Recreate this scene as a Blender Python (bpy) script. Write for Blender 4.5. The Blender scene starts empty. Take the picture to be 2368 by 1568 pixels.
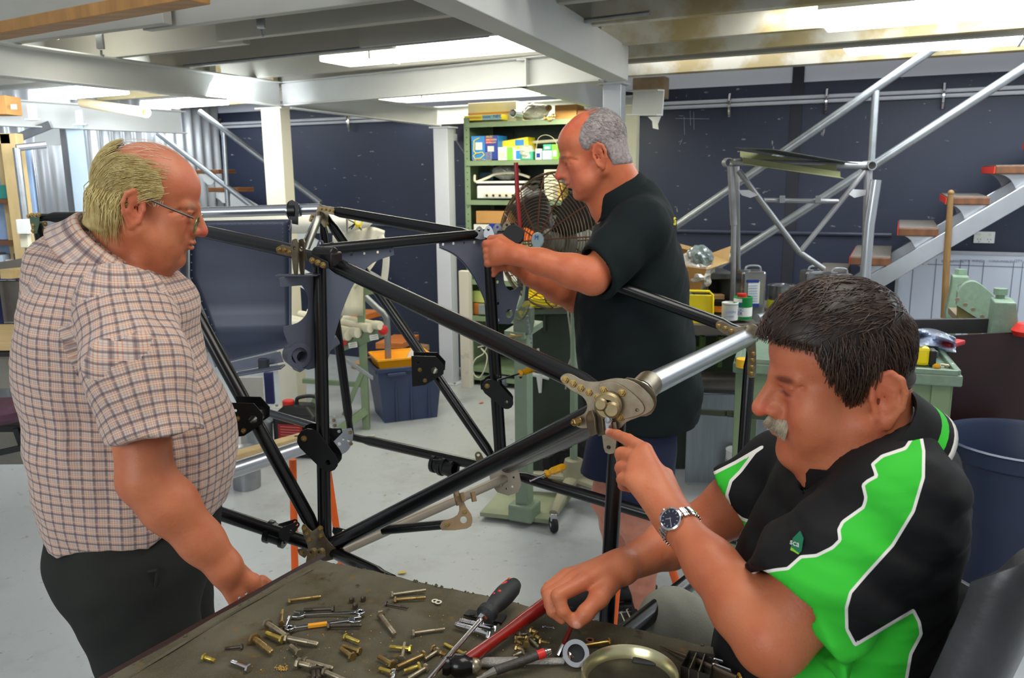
import bpy, bmesh, math, random
import numpy as np
from mathutils import Vector, Matrix
random.seed(7); RS=np.random.RandomState(11)
sc=bpy.context.scene
# ---------------- camera ----------------
FOC=1900.0; HC=1.6; PITCH=math.atan((784-405)/FOC); ROLL=.010
CL=Vector((0,0,HC))
Fw=Vector((0,math.cos(PITCH),-math.sin(PITCH))); R0=Vector((1,0,0)); U0=R0.cross(Fw)
Rt=R0*math.cos(ROLL)-U0*math.sin(ROLL); Up=U0*math.cos(ROLL)+R0*math.sin(ROLL)
cd=bpy.data.cameras.new('camera'); cam=bpy.data.objects.new('camera',cd); sc.collection.objects.link(cam)
cam.matrix_world=Matrix(((Rt.x,Up.x,-Fw.x,0),(Rt.y,Up.y,-Fw.y,0),(Rt.z,Up.z,-Fw.z,HC),(0,0,0,1)))
cd.sensor_width=36; cd.lens=36*FOC/2368; cd.clip_start=.05; cd.clip_end=60
cd.dof.use_dof=True; cd.dof.focus_distance=1.6; cd.dof.aperture_fstop=9.0
sc.camera=cam
sc.view_settings.view_transform='Standard'; sc.view_settings.look='None'
sc.view_settings.exposure=0.0; sc.view_settings.gamma=1; sc.view_settings.use_curve_mapping=False
# ---------------- world and lamps ----------------
w=bpy.data.worlds.new('world'); sc.world=w; w.use_nodes=True
w.node_tree.nodes['Background'].inputs[0].default_value=(.93,.97,1.0,1)
w.node_tree.nodes['Background'].inputs[1].default_value=.43
def lamp(name,loc,target,sx,sy,power,col):
    l=bpy.data.lights.new(name,'AREA'); l.shape='RECTANGLE'; l.size=sx; l.size_y=sy; l.energy=power; l.color=col
    o=bpy.data.objects.new(name,l); sc.collection.objects.link(o); o.location=loc
    o.rotation_euler=(Vector(target)-Vector(loc)).to_track_quat('-Z','Y').to_euler(); return o
lamp('doorway_daylight',(-2.6,-2.6,2.6),(.2,2.4,.9),2.8,2.0,100,(.92,.97,1))
lamp('ceiling_lamp_near',(.8,1.3,3.2),(.4,1.7,0),1.6,1.2,36,(1,.96,.88))
lamp('fluorescent_glow_mid',(-.35,4.6,2.05),(-.35,4.6,0),1.6,.2,14,(1,.97,.80))
lamp('fluorescent_glow_back',(.0,5.7,2.02),(.0,5.9,0),1.5,.2,15,(1,.97,.74))
lamp('left_beam_fill',(-2.1,4.7,2.0),(-3.1,6.2,1.5),1.4,.3,38,(.9,.96,1))  # unseen fill lamp added to brighten the left beam, not a fixture
lamp('fluorescent_glow_right',(2.0,3.6,2.3),(2.0,3.8,0),1.8,.2,22,(1,.98,.92))
lamp('upper_wall_fill',(1.6,4.55,2.42),(2.3,5.6,2.45),2.2,.15,16,(.97,.98,1))  # added lamp without a fixture, lifts the white band of the back wall
# ---------------- geometry helpers ----------------
def V(*a): return Vector(a)
def ray(px,py): return Fw+Rt*((px-1184)/FOC)-Up*((py-784)/FOC)
def P(px,py,d):
    r=ray(px,py); return CL+r*(d/r.y)
def PZ(px,py,z):
    r=ray(px,py); return CL+r*((z-HC)/r.z)
def PN(px,py,p0,n):
    r=ray(px,py); return CL+r*((p0-CL).dot(n)/r.dot(n))
def pj(v):
    q=Vector(v)-CL; k=q.dot(Fw); return (1184+FOC*q.dot(Rt)/k, 784-FOC*q.dot(Up)/k)
def s2l(c): return tuple(((x/255)/12.92 if x/255<=.04045 else ((x/255+.055)/1.055)**2.4) for x in c)
def frame_of(t,ref=None):
    t=t.normalized(); ref=ref or (Vector((0,0,1)) if abs(t.z)<.9 else Vector((1,0,0)))
    a=ref.cross(t).normalized(); b=t.cross(a).normalized(); return a,b,t
class MB:
    def __init__(s): s.v=[]; s.f=[]; s.m=[]; s.mi=0
    def add(s,vs,fs):
        b=len(s.v); s.v+= [tuple(x) for x in vs]; s.f+=[tuple(b+i for i in f) for f in fs]; s.m+=[s.mi]*len(fs); return s
    def box(s,c,size,ax=None):
        c=Vector(c); ax=ax or (V(1,0,0),V(0,1,0),V(0,0,1)); h=[k/2 for k in size]
        vs=[c+ax[0]*(h[0]*i)+ax[1]*(h[1]*j)+ax[2]*(h[2]*k) for i in(-1,1) for j in(-1,1) for k in(-1,1)]
        return s.add(vs,[(0,1,3,2),(4,6,7,5),(0,4,5,1),(2,3,7,6),(0,2,6,4),(1,5,7,3)])
    def box2(s,a,b): # two corners
        a=Vector(a);b=Vector(b); return s.box((a+b)/2,[abs(b[i]-a[i]) for i in range(3)])
    def bar(s,a,b,w,h,up=None):
        a=Vector(a);b=Vector(b);t=(b-a); L=t.length; x,y,z=frame_of(t,up)
        return s.box((a+b)/2,(w,h,L),(x,y,z))
    def tube(s,pts,r,n=12,caps=True,flat=None):
        pts=[Vector(p) for p in pts]; m=len(pts); rs=r if hasattr(r,'__len__') else [r]*m
        rings=[];prev=None
        for i,p in enumerate(pts):
            t=(pts[min(i+1,m-1)]-pts[max(i-1,0)])
            if t.length<1e-9: t=Vector((0,0,1))
            t.normalize()
            if prev is None: a,b,_=frame_of(t)
            else:
                a=prev-t*prev.dot(t); a.normalize(); b=t.cross(a)
            prev=a
            rx=rs[i] if not isinstance(rs[i],tuple) else rs[i][0]; ry=rs[i] if not isinstance(rs[i],tuple) else rs[i][1]
            rings.append([p+a*(rx*math.cos(2*math.pi*k/n))+b*(ry*math.sin(2*math.pi*k/n)) for k in range(n)])
        vs=[v for R in rings for v in R]
        fs=[(i*n+k,i*n+(k+1)%n,(i+1)*n+(k+1)%n,(i+1)*n+k) for i in range(m-1) for k in range(n)]
        if caps: fs+=[tuple(range(n-1,-1,-1)),tuple((m-1)*n+k for k in range(n))]
        return s.add(vs,fs)
    def pipe(s,a,b,ro,ri,n=16): # hollow tube, open ends visible
        a=Vector(a);b=Vector(b); x,y,t=frame_of(b-a); vs=[]
        for p,r in((a,ro),(b,ro),(b,ri),(a,ri)):
            vs+=[p+x*(r*math.cos(2*math.pi*k/n))+y*(r*math.sin(2*math.pi*k/n)) for k in range(n)]
        fs=[(j*n+k,j*n+(k+1)%n,((j+1)%4)*n+(k+1)%n,((j+1)%4)*n+k) for j in range(4) for k in range(n)]
        return s.add(vs,fs)
    def lathe(s,prof,base,axis=(0,0,1),n=24,ref=None,ang=2*math.pi):
        base=Vector(base); x,y,t=frame_of(Vector(axis),ref); m=len(prof); vs=[]
        for r,z in prof: vs+=[base+t*z+x*(r*math.cos(2*math.pi*k/n))+y*(r*math.sin(2*math.pi*k/n)) for k in range(n)]
        fs=[(i*n+k,i*n+(k+1)%n,(i+1)*n+(k+1)%n,(i+1)*n+k) for i in range(m-1) for k in range(n)]
        if prof[0][0]>1e-6: fs.append(tuple(range(n-1,-1,-1)))
        if prof[-1][0]>1e-6: fs.append(tuple((m-1)*n+k for k in range(n)))
        return s.add(vs,fs)
    def ball(s,c,r,n=12,sc3=(1,1,1)):
        c=Vector(c); m=n//2; vs=[]
        for i in range(m+1):
            th=math.pi*i/m
            vs+=[c+Vector((r*sc3[0]*math.sin(th)*math.cos(2*math.pi*k/n),r*sc3[1]*math.sin(th)*math.sin(2*math.pi*k/n),r*sc3[2]*math.cos(th))) for k in range(n)]
        return s.add(vs,[(i*n+k,(i+1)*n+k,(i+1)*n+(k+1)%n,i*n+(k+1)%n) for i in range(m) for k in range(n)])
    def plate(s,out,o,ux,uy,th,holes=()): # flat outline with round holes, thickness along ux x uy
        o=Vector(o);ux=Vector(ux);uy=Vector(uy);nz=ux.cross(uy).normalized()*th
        bm=bmesh.new()
        def loop(p):
            vv=[bm.verts.new((a,b,0)) for a,b in p]
            for i in range(len(vv)): bm.edges.new((vv[i],vv[(i+1)%len(vv)]))
        loop(out)
        for hx,hy,hr in holes: loop([(hx+hr*math.cos(k*math.pi/6),hy+hr*math.sin(k*math.pi/6)) for k in range(12)])
        bmesh.ops.triangle_fill(bm,use_beauty=True,use_dissolve=False,edges=bm.edges[:])
        if th:
            r=bmesh.ops.extrude_face_region(bm,geom=bm.faces[:])
            for e in r['geom']:
                if isinstance(e,bmesh.types.BMVert): e.co.z=1
        bm.verts.index_update()
        vs=[o+ux*v.co.x+uy*v.co.y+nz*v.co.z for v in bm.verts]; fs=[tuple(v.index for v in f.verts) for f in bm.faces]
        bm.free(); return s.add(vs,fs)
    def grid(s,fn,nu,nv,th=0):
        vs=[fn(i/nu,j/nv) for i in range(nu+1) for j in range(nv+1)]
        return s.add(vs,[(i*(nv+1)+j,(i+1)*(nv+1)+j,(i+1)*(nv+1)+j+1,i*(nv+1)+j+1) for i in range(nu) for j in range(nv)])
def seg_round(a,b,ra,rb,n=10): # 2D stadium/teardrop outline
    a=Vector(a);b=Vector(b);t=(b-a).normalized();p=Vector((-t.y,t.x)); o=[]
    for k in range(n+1):
        th=math.pi/2+math.pi*k/n; o.append(tuple(a+(t*math.cos(th)+p*math.sin(th))*ra))
    for k in range(n+1):
        th=-math.pi/2+math.pi*k/n; o.append(tuple(b+(t*math.cos(th)+p*math.sin(th))*rb))
    return o
def spline(pts,k=6,closed=False):
    pts=[Vector(p) for p in pts]; n=len(pts); out=[]
    for i in range(n if closed else n-1):
        p0=pts[(i-1)%n] if (closed or i>0) else pts[0]; p1=pts[i]; p2=pts[(i+1)%n]; p3=pts[(i+2)%n] if (closed or i+2<n) else pts[-1]
        for j in range(k):
            t=j/k; out.append(.5*((2*p1)+(p2-p0)*t+(2*p0-5*p1+4*p2-p3)*t*t+(3*p1-p0-3*p2+p3)*t**3))
    if not closed: out.append(pts[-1])
    return out
WL={}
def ob(name,mb,mat,parent=None,label=None,cat=None,group=None,bevel=0,smooth=35,kind=None,solid=0,subd=0):
    me=bpy.data.meshes.new(name)
    if isinstance(mb,MB): vs=mb.v; fs=mb.f
    else: vs,fs=mb
    arr=np.array(vs,dtype=float).reshape(-1,3)
    loc=Vector(((arr[:,0].min()+arr[:,0].max())/2,(arr[:,1].min()+arr[:,1].max())/2,arr[:,2].min()))
    arr=arr-np.array(loc)
    me.from_pydata(arr.tolist(),[],[list(f) for f in fs])
    for mm in (mat if isinstance(mat,(list,tuple)) else [mat]): me.materials.append(mm)
    if isinstance(mb,MB) and any(mb.m): me.polygons.foreach_set('material_index',mb.m)
    me.validate(); bm=bmesh.new(); bm.from_mesh(me)
    if len(bm.faces)<20000: bmesh.ops.recalc_face_normals(bm,faces=bm.faces)
    bm.to_mesh(me); bm.free()
    if smooth:
        me.polygons.foreach_set('use_smooth',[True]*len(me.polygons))
        if smooth<180: me.set_sharp_from_angle(angle=math.radians(smooth))
    o=bpy.data.objects.new(name,me); sc.collection.objects.link(o)
    place(o,loc,parent)
    if solid:
        md=o.modifiers.new('s','SOLIDIFY'); md.thickness=solid
    if subd:
        md=o.modifiers.new('u','SUBSURF'); md.levels=md.render_levels=subd
    if bevel:
        md=o.modifiers.new('b','BEVEL'); md.width=bevel; md.segments=2; md.limit_method='ANGLE'; md.angle_limit=math.radians(40)
    tag(o,label,cat,group,kind); return o
def place(o,loc,parent):
    WL[o.name]=Vector(loc)
    if parent: o.parent=parent; o.location=Vector(loc)-WL[parent.name]
    else: o.location=loc
def tag(o,label=None,cat=None,group=None,kind=None):
    if label: o['label']=label
    if cat: o['category']=cat
    if group: o['group']=group
    if kind: o['kind']=kind
def T(name,label,cat,loc,group=None):
    o=bpy.data.objects.new(name,None); sc.collection.objects.link(o); o.empty_display_size=.05
    place(o,Vector(loc),None); tag(o,label,cat,group); return o
def text(name,s,mat,o,ux,uy,size,parent,th=.0004,align='LEFT'):
    cu=bpy.data.curves.new(name,'FONT'); cu.body=s; cu.size=size; cu.extrude=th; cu.align_x=align; cu.resolution_u=2
    t=bpy.data.objects.new('t',cu); sc.collection.objects.link(t)
    me=bpy.data.meshes.new_from_object(t); bpy.data.objects.remove(t)
    ux=Vector(ux).normalized();uy=Vector(uy).normalized();nz=ux.cross(uy); o=Vector(o)
    vs=[o+ux*v.co.x+uy*v.co.y+nz*v.co.z for v in me.vertices]; fs=[tuple(p.vertices) for p in me.polygons]
    bpy.data.meshes.remove(me); mb=MB(); mb.add(vs,fs)
    return ob(name,mb,mat,parent,smooth=0)
# ---------------- materials ----------------
MT={}
def M(name,rgb,rough=.5,metal=0,var=.12,scale=8,bump=0,bscale=None,rgb2=None,coat=0,spec=.5,detail=6,thr=None,alpha=1,trans=0,aniso=None,stretch=None):
    if name in MT: return MT[name]
    m=bpy.data.materials.new(name); m.use_nodes=True; nt=m.node_tree; b=nt.nodes['Principled BSDF']
    c=s2l(rgb); c2=s2l(rgb2) if rgb2 else tuple(x*(1-var) for x in c); c1=c if rgb2 else tuple(min(1,x*(1+var)) for x in c)
    tc=nt.nodes.new('ShaderNodeTexCoord'); mp=nt.nodes.new('ShaderNodeMapping'); nt.links.new(tc.outputs['Object'],mp.inputs[0])
    if stretch: mp.inputs['Scale'].default_value=stretch
    no=nt.nodes.new('ShaderNodeTexNoise'); no.inputs['Scale'].default_value=scale; no.inputs['Detail'].default_value=detail; no.inputs['Roughness'].default_value=.6
    nt.links.new(mp.outputs[0],no.inputs['Vector'])
    rp=nt.nodes.new('ShaderNodeValToRGB'); lo,hi=thr or (.3,.7)
    rp.color_ramp.elements[0].position=lo; rp.color_ramp.elements[0].color=(*c2,1); rp.color_ramp.elements[1].position=hi; rp.color_ramp.elements[1].color=(*c1,1)
    nt.links.new(no.outputs['Fac'],rp.inputs[0]); nt.links.new(rp.outputs[0],b.inputs['Base Color'])
    b.inputs['Roughness'].default_value=rough; b.inputs['Metallic'].default_value=metal; b.inputs['Coat Weight'].default_value=coat
    b.inputs['Specular IOR Level'].default_value=spec
    if alpha<1: b.inputs['Alpha'].default_value=alpha
    if trans: b.inputs['Transmission Weight'].default_value=trans
    if bump:
        n2=nt.nodes.new('ShaderNodeTexNoise'); n2.inputs['Scale'].default_value=bscale or scale*4; n2.inputs['Detail'].default_value=4
        nt.links.new(mp.outputs[0],n2.inputs['Vector'])
        bp=nt.nodes.new('ShaderNodeBump'); bp.inputs['Strength'].default_value=bump; bp.inputs['Distance'].default_value=.004
        nt.links.new(n2.outputs['Fac'],bp.inputs['Height']); nt.links.new(bp.outputs[0],b.inputs['Normal'])
    MT[name]=m; return m
def ME(name,rgb,strength):
    if name in MT: return MT[name]
    m=bpy.data.materials.new(name); m.use_nodes=True; b=m.node_tree.nodes['Principled BSDF']
    b.inputs['Base Color'].default_value=(.9,.9,.9,1); b.inputs['Emission Color'].default_value=(*s2l(rgb),1); b.inputs['Emission Strength'].default_value=strength
    MT[name]=m; return m
white_steel=M('white_steel_paint',(205,207,205),.45,var=.05,scale=3,bump=.05)
grey_steel=M('galvanised_steel',(150,154,158),.38,.75,var=.15,scale=12)
silver=M('brushed_aluminium',(196,200,206),.28,.9,var=.06,scale=10)
tube_grey=M('grey_tube_paint',(150,150,152),.38,.5,var=.15,scale=14)
black_tube=M('gloss_black_tube',(12,12,14),.27,0,var=.15,scale=6,coat=.08,spec=.42)
black_plate=M('satin_black_plate',(20,20,22),.34,.1,var=.2,scale=20)
bronze=M('steel_fitting_bronze',(150,140,120),.36,.75,var=.3,scale=25,rgb2=(112,98,76))
brass=M('gold_zinc_bolt',(184,156,98),.36,.8,var=.3,scale=60,rgb2=(128,104,62))
dull_bolt=M('dull_steel_bolt',(160,148,125),.38,.8,var=.3,scale=60)
dark_bolt=M('dark_steel_bolt',(84,76,66),.45,.7,var=.3,scale=60)
chrome=M('chrome',(215,215,218),.12,1,var=.03)
bluegrey=M('blue_grey_primer',(100,106,122),.42,.1,var=.08,scale=5,bump=.03)
green_paint=M('sage_green_paint',(122,142,108),.5,var=.12,scale=6,bump=.06)
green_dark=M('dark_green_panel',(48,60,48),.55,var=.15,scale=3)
green_hammer=M('hammered_green_paint',(120,142,122),.35,var=.12,scale=40,bump=.15,bscale=120)
wood=M('plain_timber',(196,150,96),.6,var=.2,scale=5,stretch=(1,6,20),bump=.05)
wood_orange=M('orange_varnished_timber',(186,108,48),.45,var=.25,scale=4,stretch=(2,2,18))
wood_dark=M('dark_end_grain_timber',(118,72,36),.5,var=.4,scale=10,stretch=(1,1,7))
cardboard=M('brown_cardboard',(190,140,80),.8,var=.1,scale=5)
whitep=M('white_plastic',(225,226,222),.4,var=.04)
cream=M('cream_plastic',(214,208,184),.5,var=.08,scale=5)
blackp=M('black_plastic',(20,20,22),.5,var=.15)
rubber=M('black_rubber',(24,24,26),.7,var=.2)
red=M('red_plastic',(205,40,32),.4,var=.1)
orange=M('orange_paint',(232,96,22),.4,var=.08)
yellow=M('yellow_plastic',(240,215,20),.4,var=.05)
amber=M('amber_handle',(220,160,20),.2,var=.25,scale=30,coat=.5)
navyp=M('navy_plastic',(52,64,96),.45,var=.1,scale=6)
# ================= ROOM =================
A25=math.radians(25); We=V(math.cos(A25),-math.sin(A25),0); Wn=V(-math.sin(A25),-math.cos(A25),0); W0=V(-.3,6.75,0)
def PW(px,py,off=0): return PN(px,py,W0+Wn*off,Wn)
def WP(s,z,off=0): return W0+We*s+Wn*off+V(0,0,z)
def floor_mat():
    m=M('painted_concrete_floor',(182,186,188),.32,var=.04,scale=1.2,bump=.02,spec=.35)
    nt=m.node_tree; b=nt.nodes['Principled BSDF']; src=b.inputs['Base Color'].links[0].from_socket
    tc=nt.nodes.new('ShaderNodeTexCoord')
    def layer(src,scale,lo,hi,col,fac,stretch=(1,1,1)):
        mp=nt.nodes.new('ShaderNodeMapping'); mp.inputs['Scale'].default_value=stretch; nt.links.new(tc.outputs['Object'],mp.inputs[0])
        n=nt.nodes.new('ShaderNodeTexNoise'); n.inputs['Scale'].default_value=scale; n.inputs['Detail'].default_value=9; n.inputs['Roughness'].default_value=.7
        nt.links.new(mp.outputs[0],n.inputs['Vector'])
        r=nt.nodes.new('ShaderNodeValToRGB'); r.color_ramp.elements[0].position=lo; r.color_ramp.elements[0].color=(0,0,0,1); r.color_ramp.elements[1].position=hi; r.color_ramp.elements[1].color=(fac,)*3+(1,)
        nt.links.new(n.outputs['Fac'],r.inputs[0]); x=nt.nodes.new('ShaderNodeMix'); x.data_type='RGBA'
        nt.links.new(r.outputs[0],x.inputs[0]); nt.links.new(src,x.inputs[6]); x.inputs[7].default_value=(*s2l(col),1); return x.outputs[2]
    s=layer(src,2.2,.52,.75,(128,126,118),.5); s=layer(s,24,.62,.70,(110,92,66),.8); s=layer(s,60,.66,.72,(70,66,60),.8,(1,2,1)); s=layer(s,9,.64,.72,(225,228,228),.4)
    nt.links.new(s,b.inputs['Base Color']); return m
def wall_mat(name,rgb):
    m=M(name,rgb,.5,var=.10,scale=1.5,bump=.08,bscale=30)
    nt=m.node_tree; b=nt.nodes['Principled BSDF']; src=b.inputs['Base Color'].links[0].from_socket; tc=nt.nodes.new('ShaderNodeTexCoord')
    for sc_,lo,hi,st in((14,.70,.73,(1,1,2.5)),(5,.735,.75,(3,3,1))):
        mp=nt.nodes.new('ShaderNodeMapping'); mp.inputs['Scale'].default_value=st; nt.links.new(tc.outputs['Object'],mp.inputs[0])
        n=nt.nodes.new('ShaderNodeTexNoise'); n.inputs['Scale'].default_value=sc_; n.inputs['Detail'].default_value=3; nt.links.new(mp.outputs[0],n.inputs['Vector'])
        r=nt.nodes.new('ShaderNodeValToRGB'); r.color_ramp.elements[0].position=lo; r.color_ramp.elements[0].color=(0,0,0,1); r.color_ramp.elements[1].position=hi; r.color_ramp.elements[1].color=(.6,.6,.6,1)
        nt.links.new(n.outputs['Fac'],r.inputs[0]); x=nt.nodes.new('ShaderNodeMix'); x.data_type='RGBA'; nt.links.new(r.outputs[0],x.inputs[0]); nt.links.new(src,x.inputs[6]); x.inputs[7].default_value=(*s2l((170,165,160)),1); src=x.outputs[2]
    nt.links.new(src,b.inputs['Base Color']); return m
navy=wall_mat('navy_painted_wall',(36,43,64)); wallwhite=M('white_painted_wall',(214,218,228),.6,var=.04,scale=2)
o=ob('floor',MB().box((0,3,-.05),(16,14,.1)),floor_mat(),kind='structure',smooth=0)
# back wall navy with white band above
ZB=PW(1568,195).z; ZB2=PW(2368,163).z
sL=-2.65; sR=5.2
m=MB(); m.box(WP((sL+sR)/2,.5*(ZB2),-.06),(sR-sL,.12,ZB2),(We,-Wn,V(0,0,1))); ob('wall_back',m,navy,kind='structure',smooth=0)
m=MB(); m.box(WP((sL+sR)/2,ZB2+.6,-.06),(sR-sL,.12,1.2),(We,-Wn,V(0,0,1))); ob('wall_back_upper',m,wallwhite,kind='structure',smooth=0)
# joints of the wall panels (slim raised strips)
for i,(x,wd) in enumerate(((1834,.075),(489,.02))):
    p=PW(x,400); m=MB(); q=V(p.x,p.y,0)
    m.box(q+Wn*.004+V(0,0,1.2),(wd,.008,2.4),(We,-Wn,V(0,0,1))); ob('trim_%d'%(i+1),m,M('dark_joint_strip',(32,34,46),.6),kind='structure',smooth=0)
# paint marks / chalk marks on wall
chalk=M('chalk_marks',(150,155,165),.9)
m=MB()
for a,b in(((1570,268),(1580,268)),((1582,270),(1583,312)),((1596,256),(1597,290)),((1604,258),(1605,300)),((1562,274),(1640,275)),((1570,328),(1576,326)),((1578,322),(1572,335)),((1580,332),(1587,330))):
    m.tube([PW(*a,.004),PW(*b,.004)],.0016,4)
ob('chalk_marks',m,chalk,bpy.data.objects['wall_back'],smooth=0)
# left corrugated wall from back-left corner toward camera
C0=WP(sL,0,0); Cd=(V(-4.3,4.2,0)-C0).normalized(); Cn=V(-Cd.y,Cd.x,0)
if Cn.x<0: Cn=-Cn
Lw=(V(-4.3,4.2,0)-C0).length
m=MB(); N=150
def corr(u,v):
    t=u*Lw; return C0+Cd*t+Cn*(.018*math.sin(t*2*math.pi/.11))+V(0,0,v*3.2)
m.grid(corr,N*4,1)
corrm=M('corrugated_steel',(176,178,182),.42,.35,var=.08,scale=3)
ob('wall_left',m,corrm,kind='structure',smooth=80,solid=.003)
# ceiling
ZJ=2.20; ZC=2.40
tan_sheet=M('stained_ceiling_board',(150,140,120),.7,var=.12,scale=1.2,rgb2=(112,96,68),thr=(.35,.6))
joistm=M('painted_timber_joist',(178,177,168),.55,var=.05,scale=4,bump=.06,stretch=(1,1,3))
joist_stain=M('stained_timber_joist',(176,160,118),.6,var=.05,scale=3,rgb2=(206,204,192),thr=(.42,.55))
Jd=We.copy()
JA=math.radians(27); Jd=V(math.cos(JA),-math.sin(JA),0); Jn=V(-math.sin(JA),-math.cos(JA),0)
cc=V(-.6,5.35,0)
m=MB()
for q in ([V(-5.5,(2.45+5.5*.454)/.891,0),V(.62,(2.45-.62*.454)/.891,0),V(.62,(5.98-.62*.454)/.891,0),V(-5.5,(5.98+5.5*.454)/.891,0)],[V(.62,(2.45-.62*.454)/.891,0),V(4.6,(2.45-4.6*.454)/.891,0),V(4.6,(5.22-4.6*.454)/.891,0),V(.62,(5.22-.62*.454)/.891,0)]):
    m.add([p+V(0,0,ZC) for p in q]+[p+V(0,0,ZC+.06) for p in q],[(0,1,2,3),(4,5,6,7),(0,1,5,4),(1,2,6,5),(2,3,7,6),(3,0,4,7)])
ceil=ob('ceiling',m,tan_sheet,kind='structure',smooth=0)
def OFF(x,off): # point on joist line `off`, at world x
    # x*.454+y*.891=off
    return V(x,(off-x*.454)/.891,0)
def joist(xa,xb,off,mat=None,h=.19,w_=.045,z=ZJ):
    a=OFF(xa,off);b=OFF(xb,off); t=(b-a).normalized(); m=MB(); L=(b-a).length
    m.box((a+b)/2+V(0,0,z+h/2),(L,w_,h),(t,V(-t.y,t.x,0),V(0,0,1))); return ob('joist',m,mat or joistm,ceil,smooth=0,bevel=.003)
for xa,xb,off,mt in ((-4,-1.35,2.45,0),(-1.5,1,2.52,0),(-4.2,-1.2,2.98,0),(-1.3,1.2,2.87,0),(-4.5,-.55,3.42,0),(-.7,.35,3.34,0),(-.62,.3,2.3,0),
    (-4.6,-1.7,3.62,0),(-1.8,.45,4.0,0),(-4.8,-1.6,4.5,1),(-1.7,.6,4.6,0),(-5,-1.5,5.3,1),(-1.6,.5,5.25,0),(-5,.7,5.9,0),
    (.35,4,3.35,1),(.45,4,3.9,1),(.55,4.2,4.35,1),(.6,4.3,4.55,0),(.6,4.4,5.12,1)):
    joist(xa,xb,off,[joistm,joist_stain][mt])
# doubled edge beam of mezzanine on the right
joist(.62,4.4,5.17,joist_stain,h=.2)
# loose orange board lying under the near joists
a=PZ(-60,95,2.17);b=PZ(458,3,2.17); m=MB(); m.bar(a+V(0,0,.02),b+V(0,0,.02),.10,.045,V(0,0,1)); ob('timber_board',m,M('brown_pine_board',(176,128,70),.5,var=.25,scale=3,stretch=(1,8,1)),None,'long orange-brown timber board tucked under the ceiling joists at the top left corner','timber board',smooth=0,bevel=.003)
# dark conduit under joists and small pipe clips
m=MB(); m.tube([PZ(425,153,2.2),PZ(1130,82,2.2)],.008,8); ob('conduit',m,grey_steel,None,'thin dark steel conduit running under the ceiling joists left of the diagonal beam','conduit')
m=MB(); m.tube([PZ(1335,50,2.2),PZ(1502,30,2.2)],.010,8); ob('conduit',m,grey_steel,None,'short loose grey rod under the ceiling right of the diagonal beam','conduit')
for i,(px,py) in enumerate(((232,100),(603,50))):
    m=MB(); p=PZ(px,py,2.21); m.box(p+V(0,0,.08),(.03,.02,.21)); m.tube([p+V(0,0,-.03),p+V(.0,0,-.05),p+V(.01,0,-.055)],.006,8); ob('pipe_clip',m,grey_steel,None,['small galvanised pipe clip on the ceiling joist left of the first bright gap','small galvanised pipe clip hanging from the joist above the middle of the left beam'][i],'clip')
# ---- steel beams (C channels with flanges) ----
def cbeam(name,a,b,h,label,fl=.07,side=1,mat=None,th=.009,grp=None):
    a=Vector(a);b=Vector(b);t=(b-a).normalized(); L=(b-a).length; n=V(-t.y,t.x,0).normalized()*side; u=t.cross(n).normalized()
    if u.z<0:u=-u
    m=MB(); c=(a+b)/2; m.box(c+u*h/2,(L,th,h),(t,n,u)); m.box(c+u*th/2+n*fl/2,(L,fl,th),(t,n,u)); m.box(c+u*(h-th/2)+n*fl/2,(L,fl,th),(t,n,u))
    return ob(name,m,mat or white_steel,None,label,'beam',smooth=0,bevel=.003)
lp=V(-1.50,5.56,0)
pA0=PZ(0,180,2.05); pA1=PZ(648,247,2.05); dA=(pA1-pA0).normalized()
# flange toward camera-left side
cbeam('steel_beam',pA0-dA*1.2,pA1,.15,'long white steel beam running from the top left edge back to the left post',side=-1)
pB0=PZ(969,0,2.05); pB1=PZ(1422,187,2.05); dB=(pB1-pB0).normalized()
cbeam('steel_beam',pB0-dB*.9+V(.10,0,0),pB1+V(.06,.0,0),.16,'white steel beam slanting down from the top centre to the square post behind the man in black',side=1,fl=.10)
pC0=PZ(655,247,2.05); pC1=PZ(1395,189,2.05)
cbeam('steel_beam',pC0,pC1,.15,'white steel cross beam spanning between the left post and the post behind the man in black',side=-1,fl=.05)
cbeam('steel_beam',P(665,252,5.62),P(1010,293,6.28),.13,'cream steel beam from the left post back to the middle wall post',side=-1)
cbeam('steel_beam',PZ(1215,200,2.05),PZ(1425,263,2.05),.14,'short white beam running back to the wall above the green shelves',side=1,fl=.05)
cbeam('steel_beam',PW(1008,290,.10),PW(1470,268,.10),.14,'cream steel beam behind the top of the green shelf unit',side=-1,fl=.05)
cbeam('steel_beam',P(1462,268,4.9),P(1532,268,4.7),.14,'stub end of white steel beam jutting right of the post towards the navy wall',side=-1,fl=.05)
cbeam('steel_beam',P(-60,290,5.3),P(420,310,6.6),.17,'pale blue-white steel beam ending above the old man, carrying the cardboard tube',side=-1,fl=.08)
def post(label,p,top,wx,wy,mat,ang=25,base=True,name='steel_post'):
    t=T(name,label,'post',V(p.x,p.y,0)); ca,sa=math.cos(math.radians(ang)),math.sin(math.radians(ang)); ax=(V(ca,-sa,0),V(sa,ca,0),V(0,0,1))
    m=MB(); m.box(V(p.x,p.y,top/2),(wx,wy,top),ax); ob('column',m,mat,t,smooth=0,bevel=.004)
    m=MB(); m.box(V(p.x,p.y,top-.005),(wx*1.4,wy*1.4,.01),ax); ob('cap_plate',m,mat,t,smooth=0)
    if base:
        m=MB(); m.box(V(p.x,p.y,.006),(wx*1.7,wy*1.7,.012),ax); ob('base_plate',m,mat,t,smooth=0)
        for i in(-1,1):
            m=MB(); m.lathe([(.01,0),(.01,.012),(0,.012)],V(p.x,p.y,.012)+ax[0]*(wx*.65*i)-ax[1]*wy*.6,n=6); ob('bolt',m,grey_steel,t)
    return t
pm=P(1408,240,4.28); post('square silver steel post rising behind the head of the man in black',P(1420,260,4.32),2.05,.095,.085,M('silver_grey_steel',(186,190,194),.35,.5,var=.06,scale=5))
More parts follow.
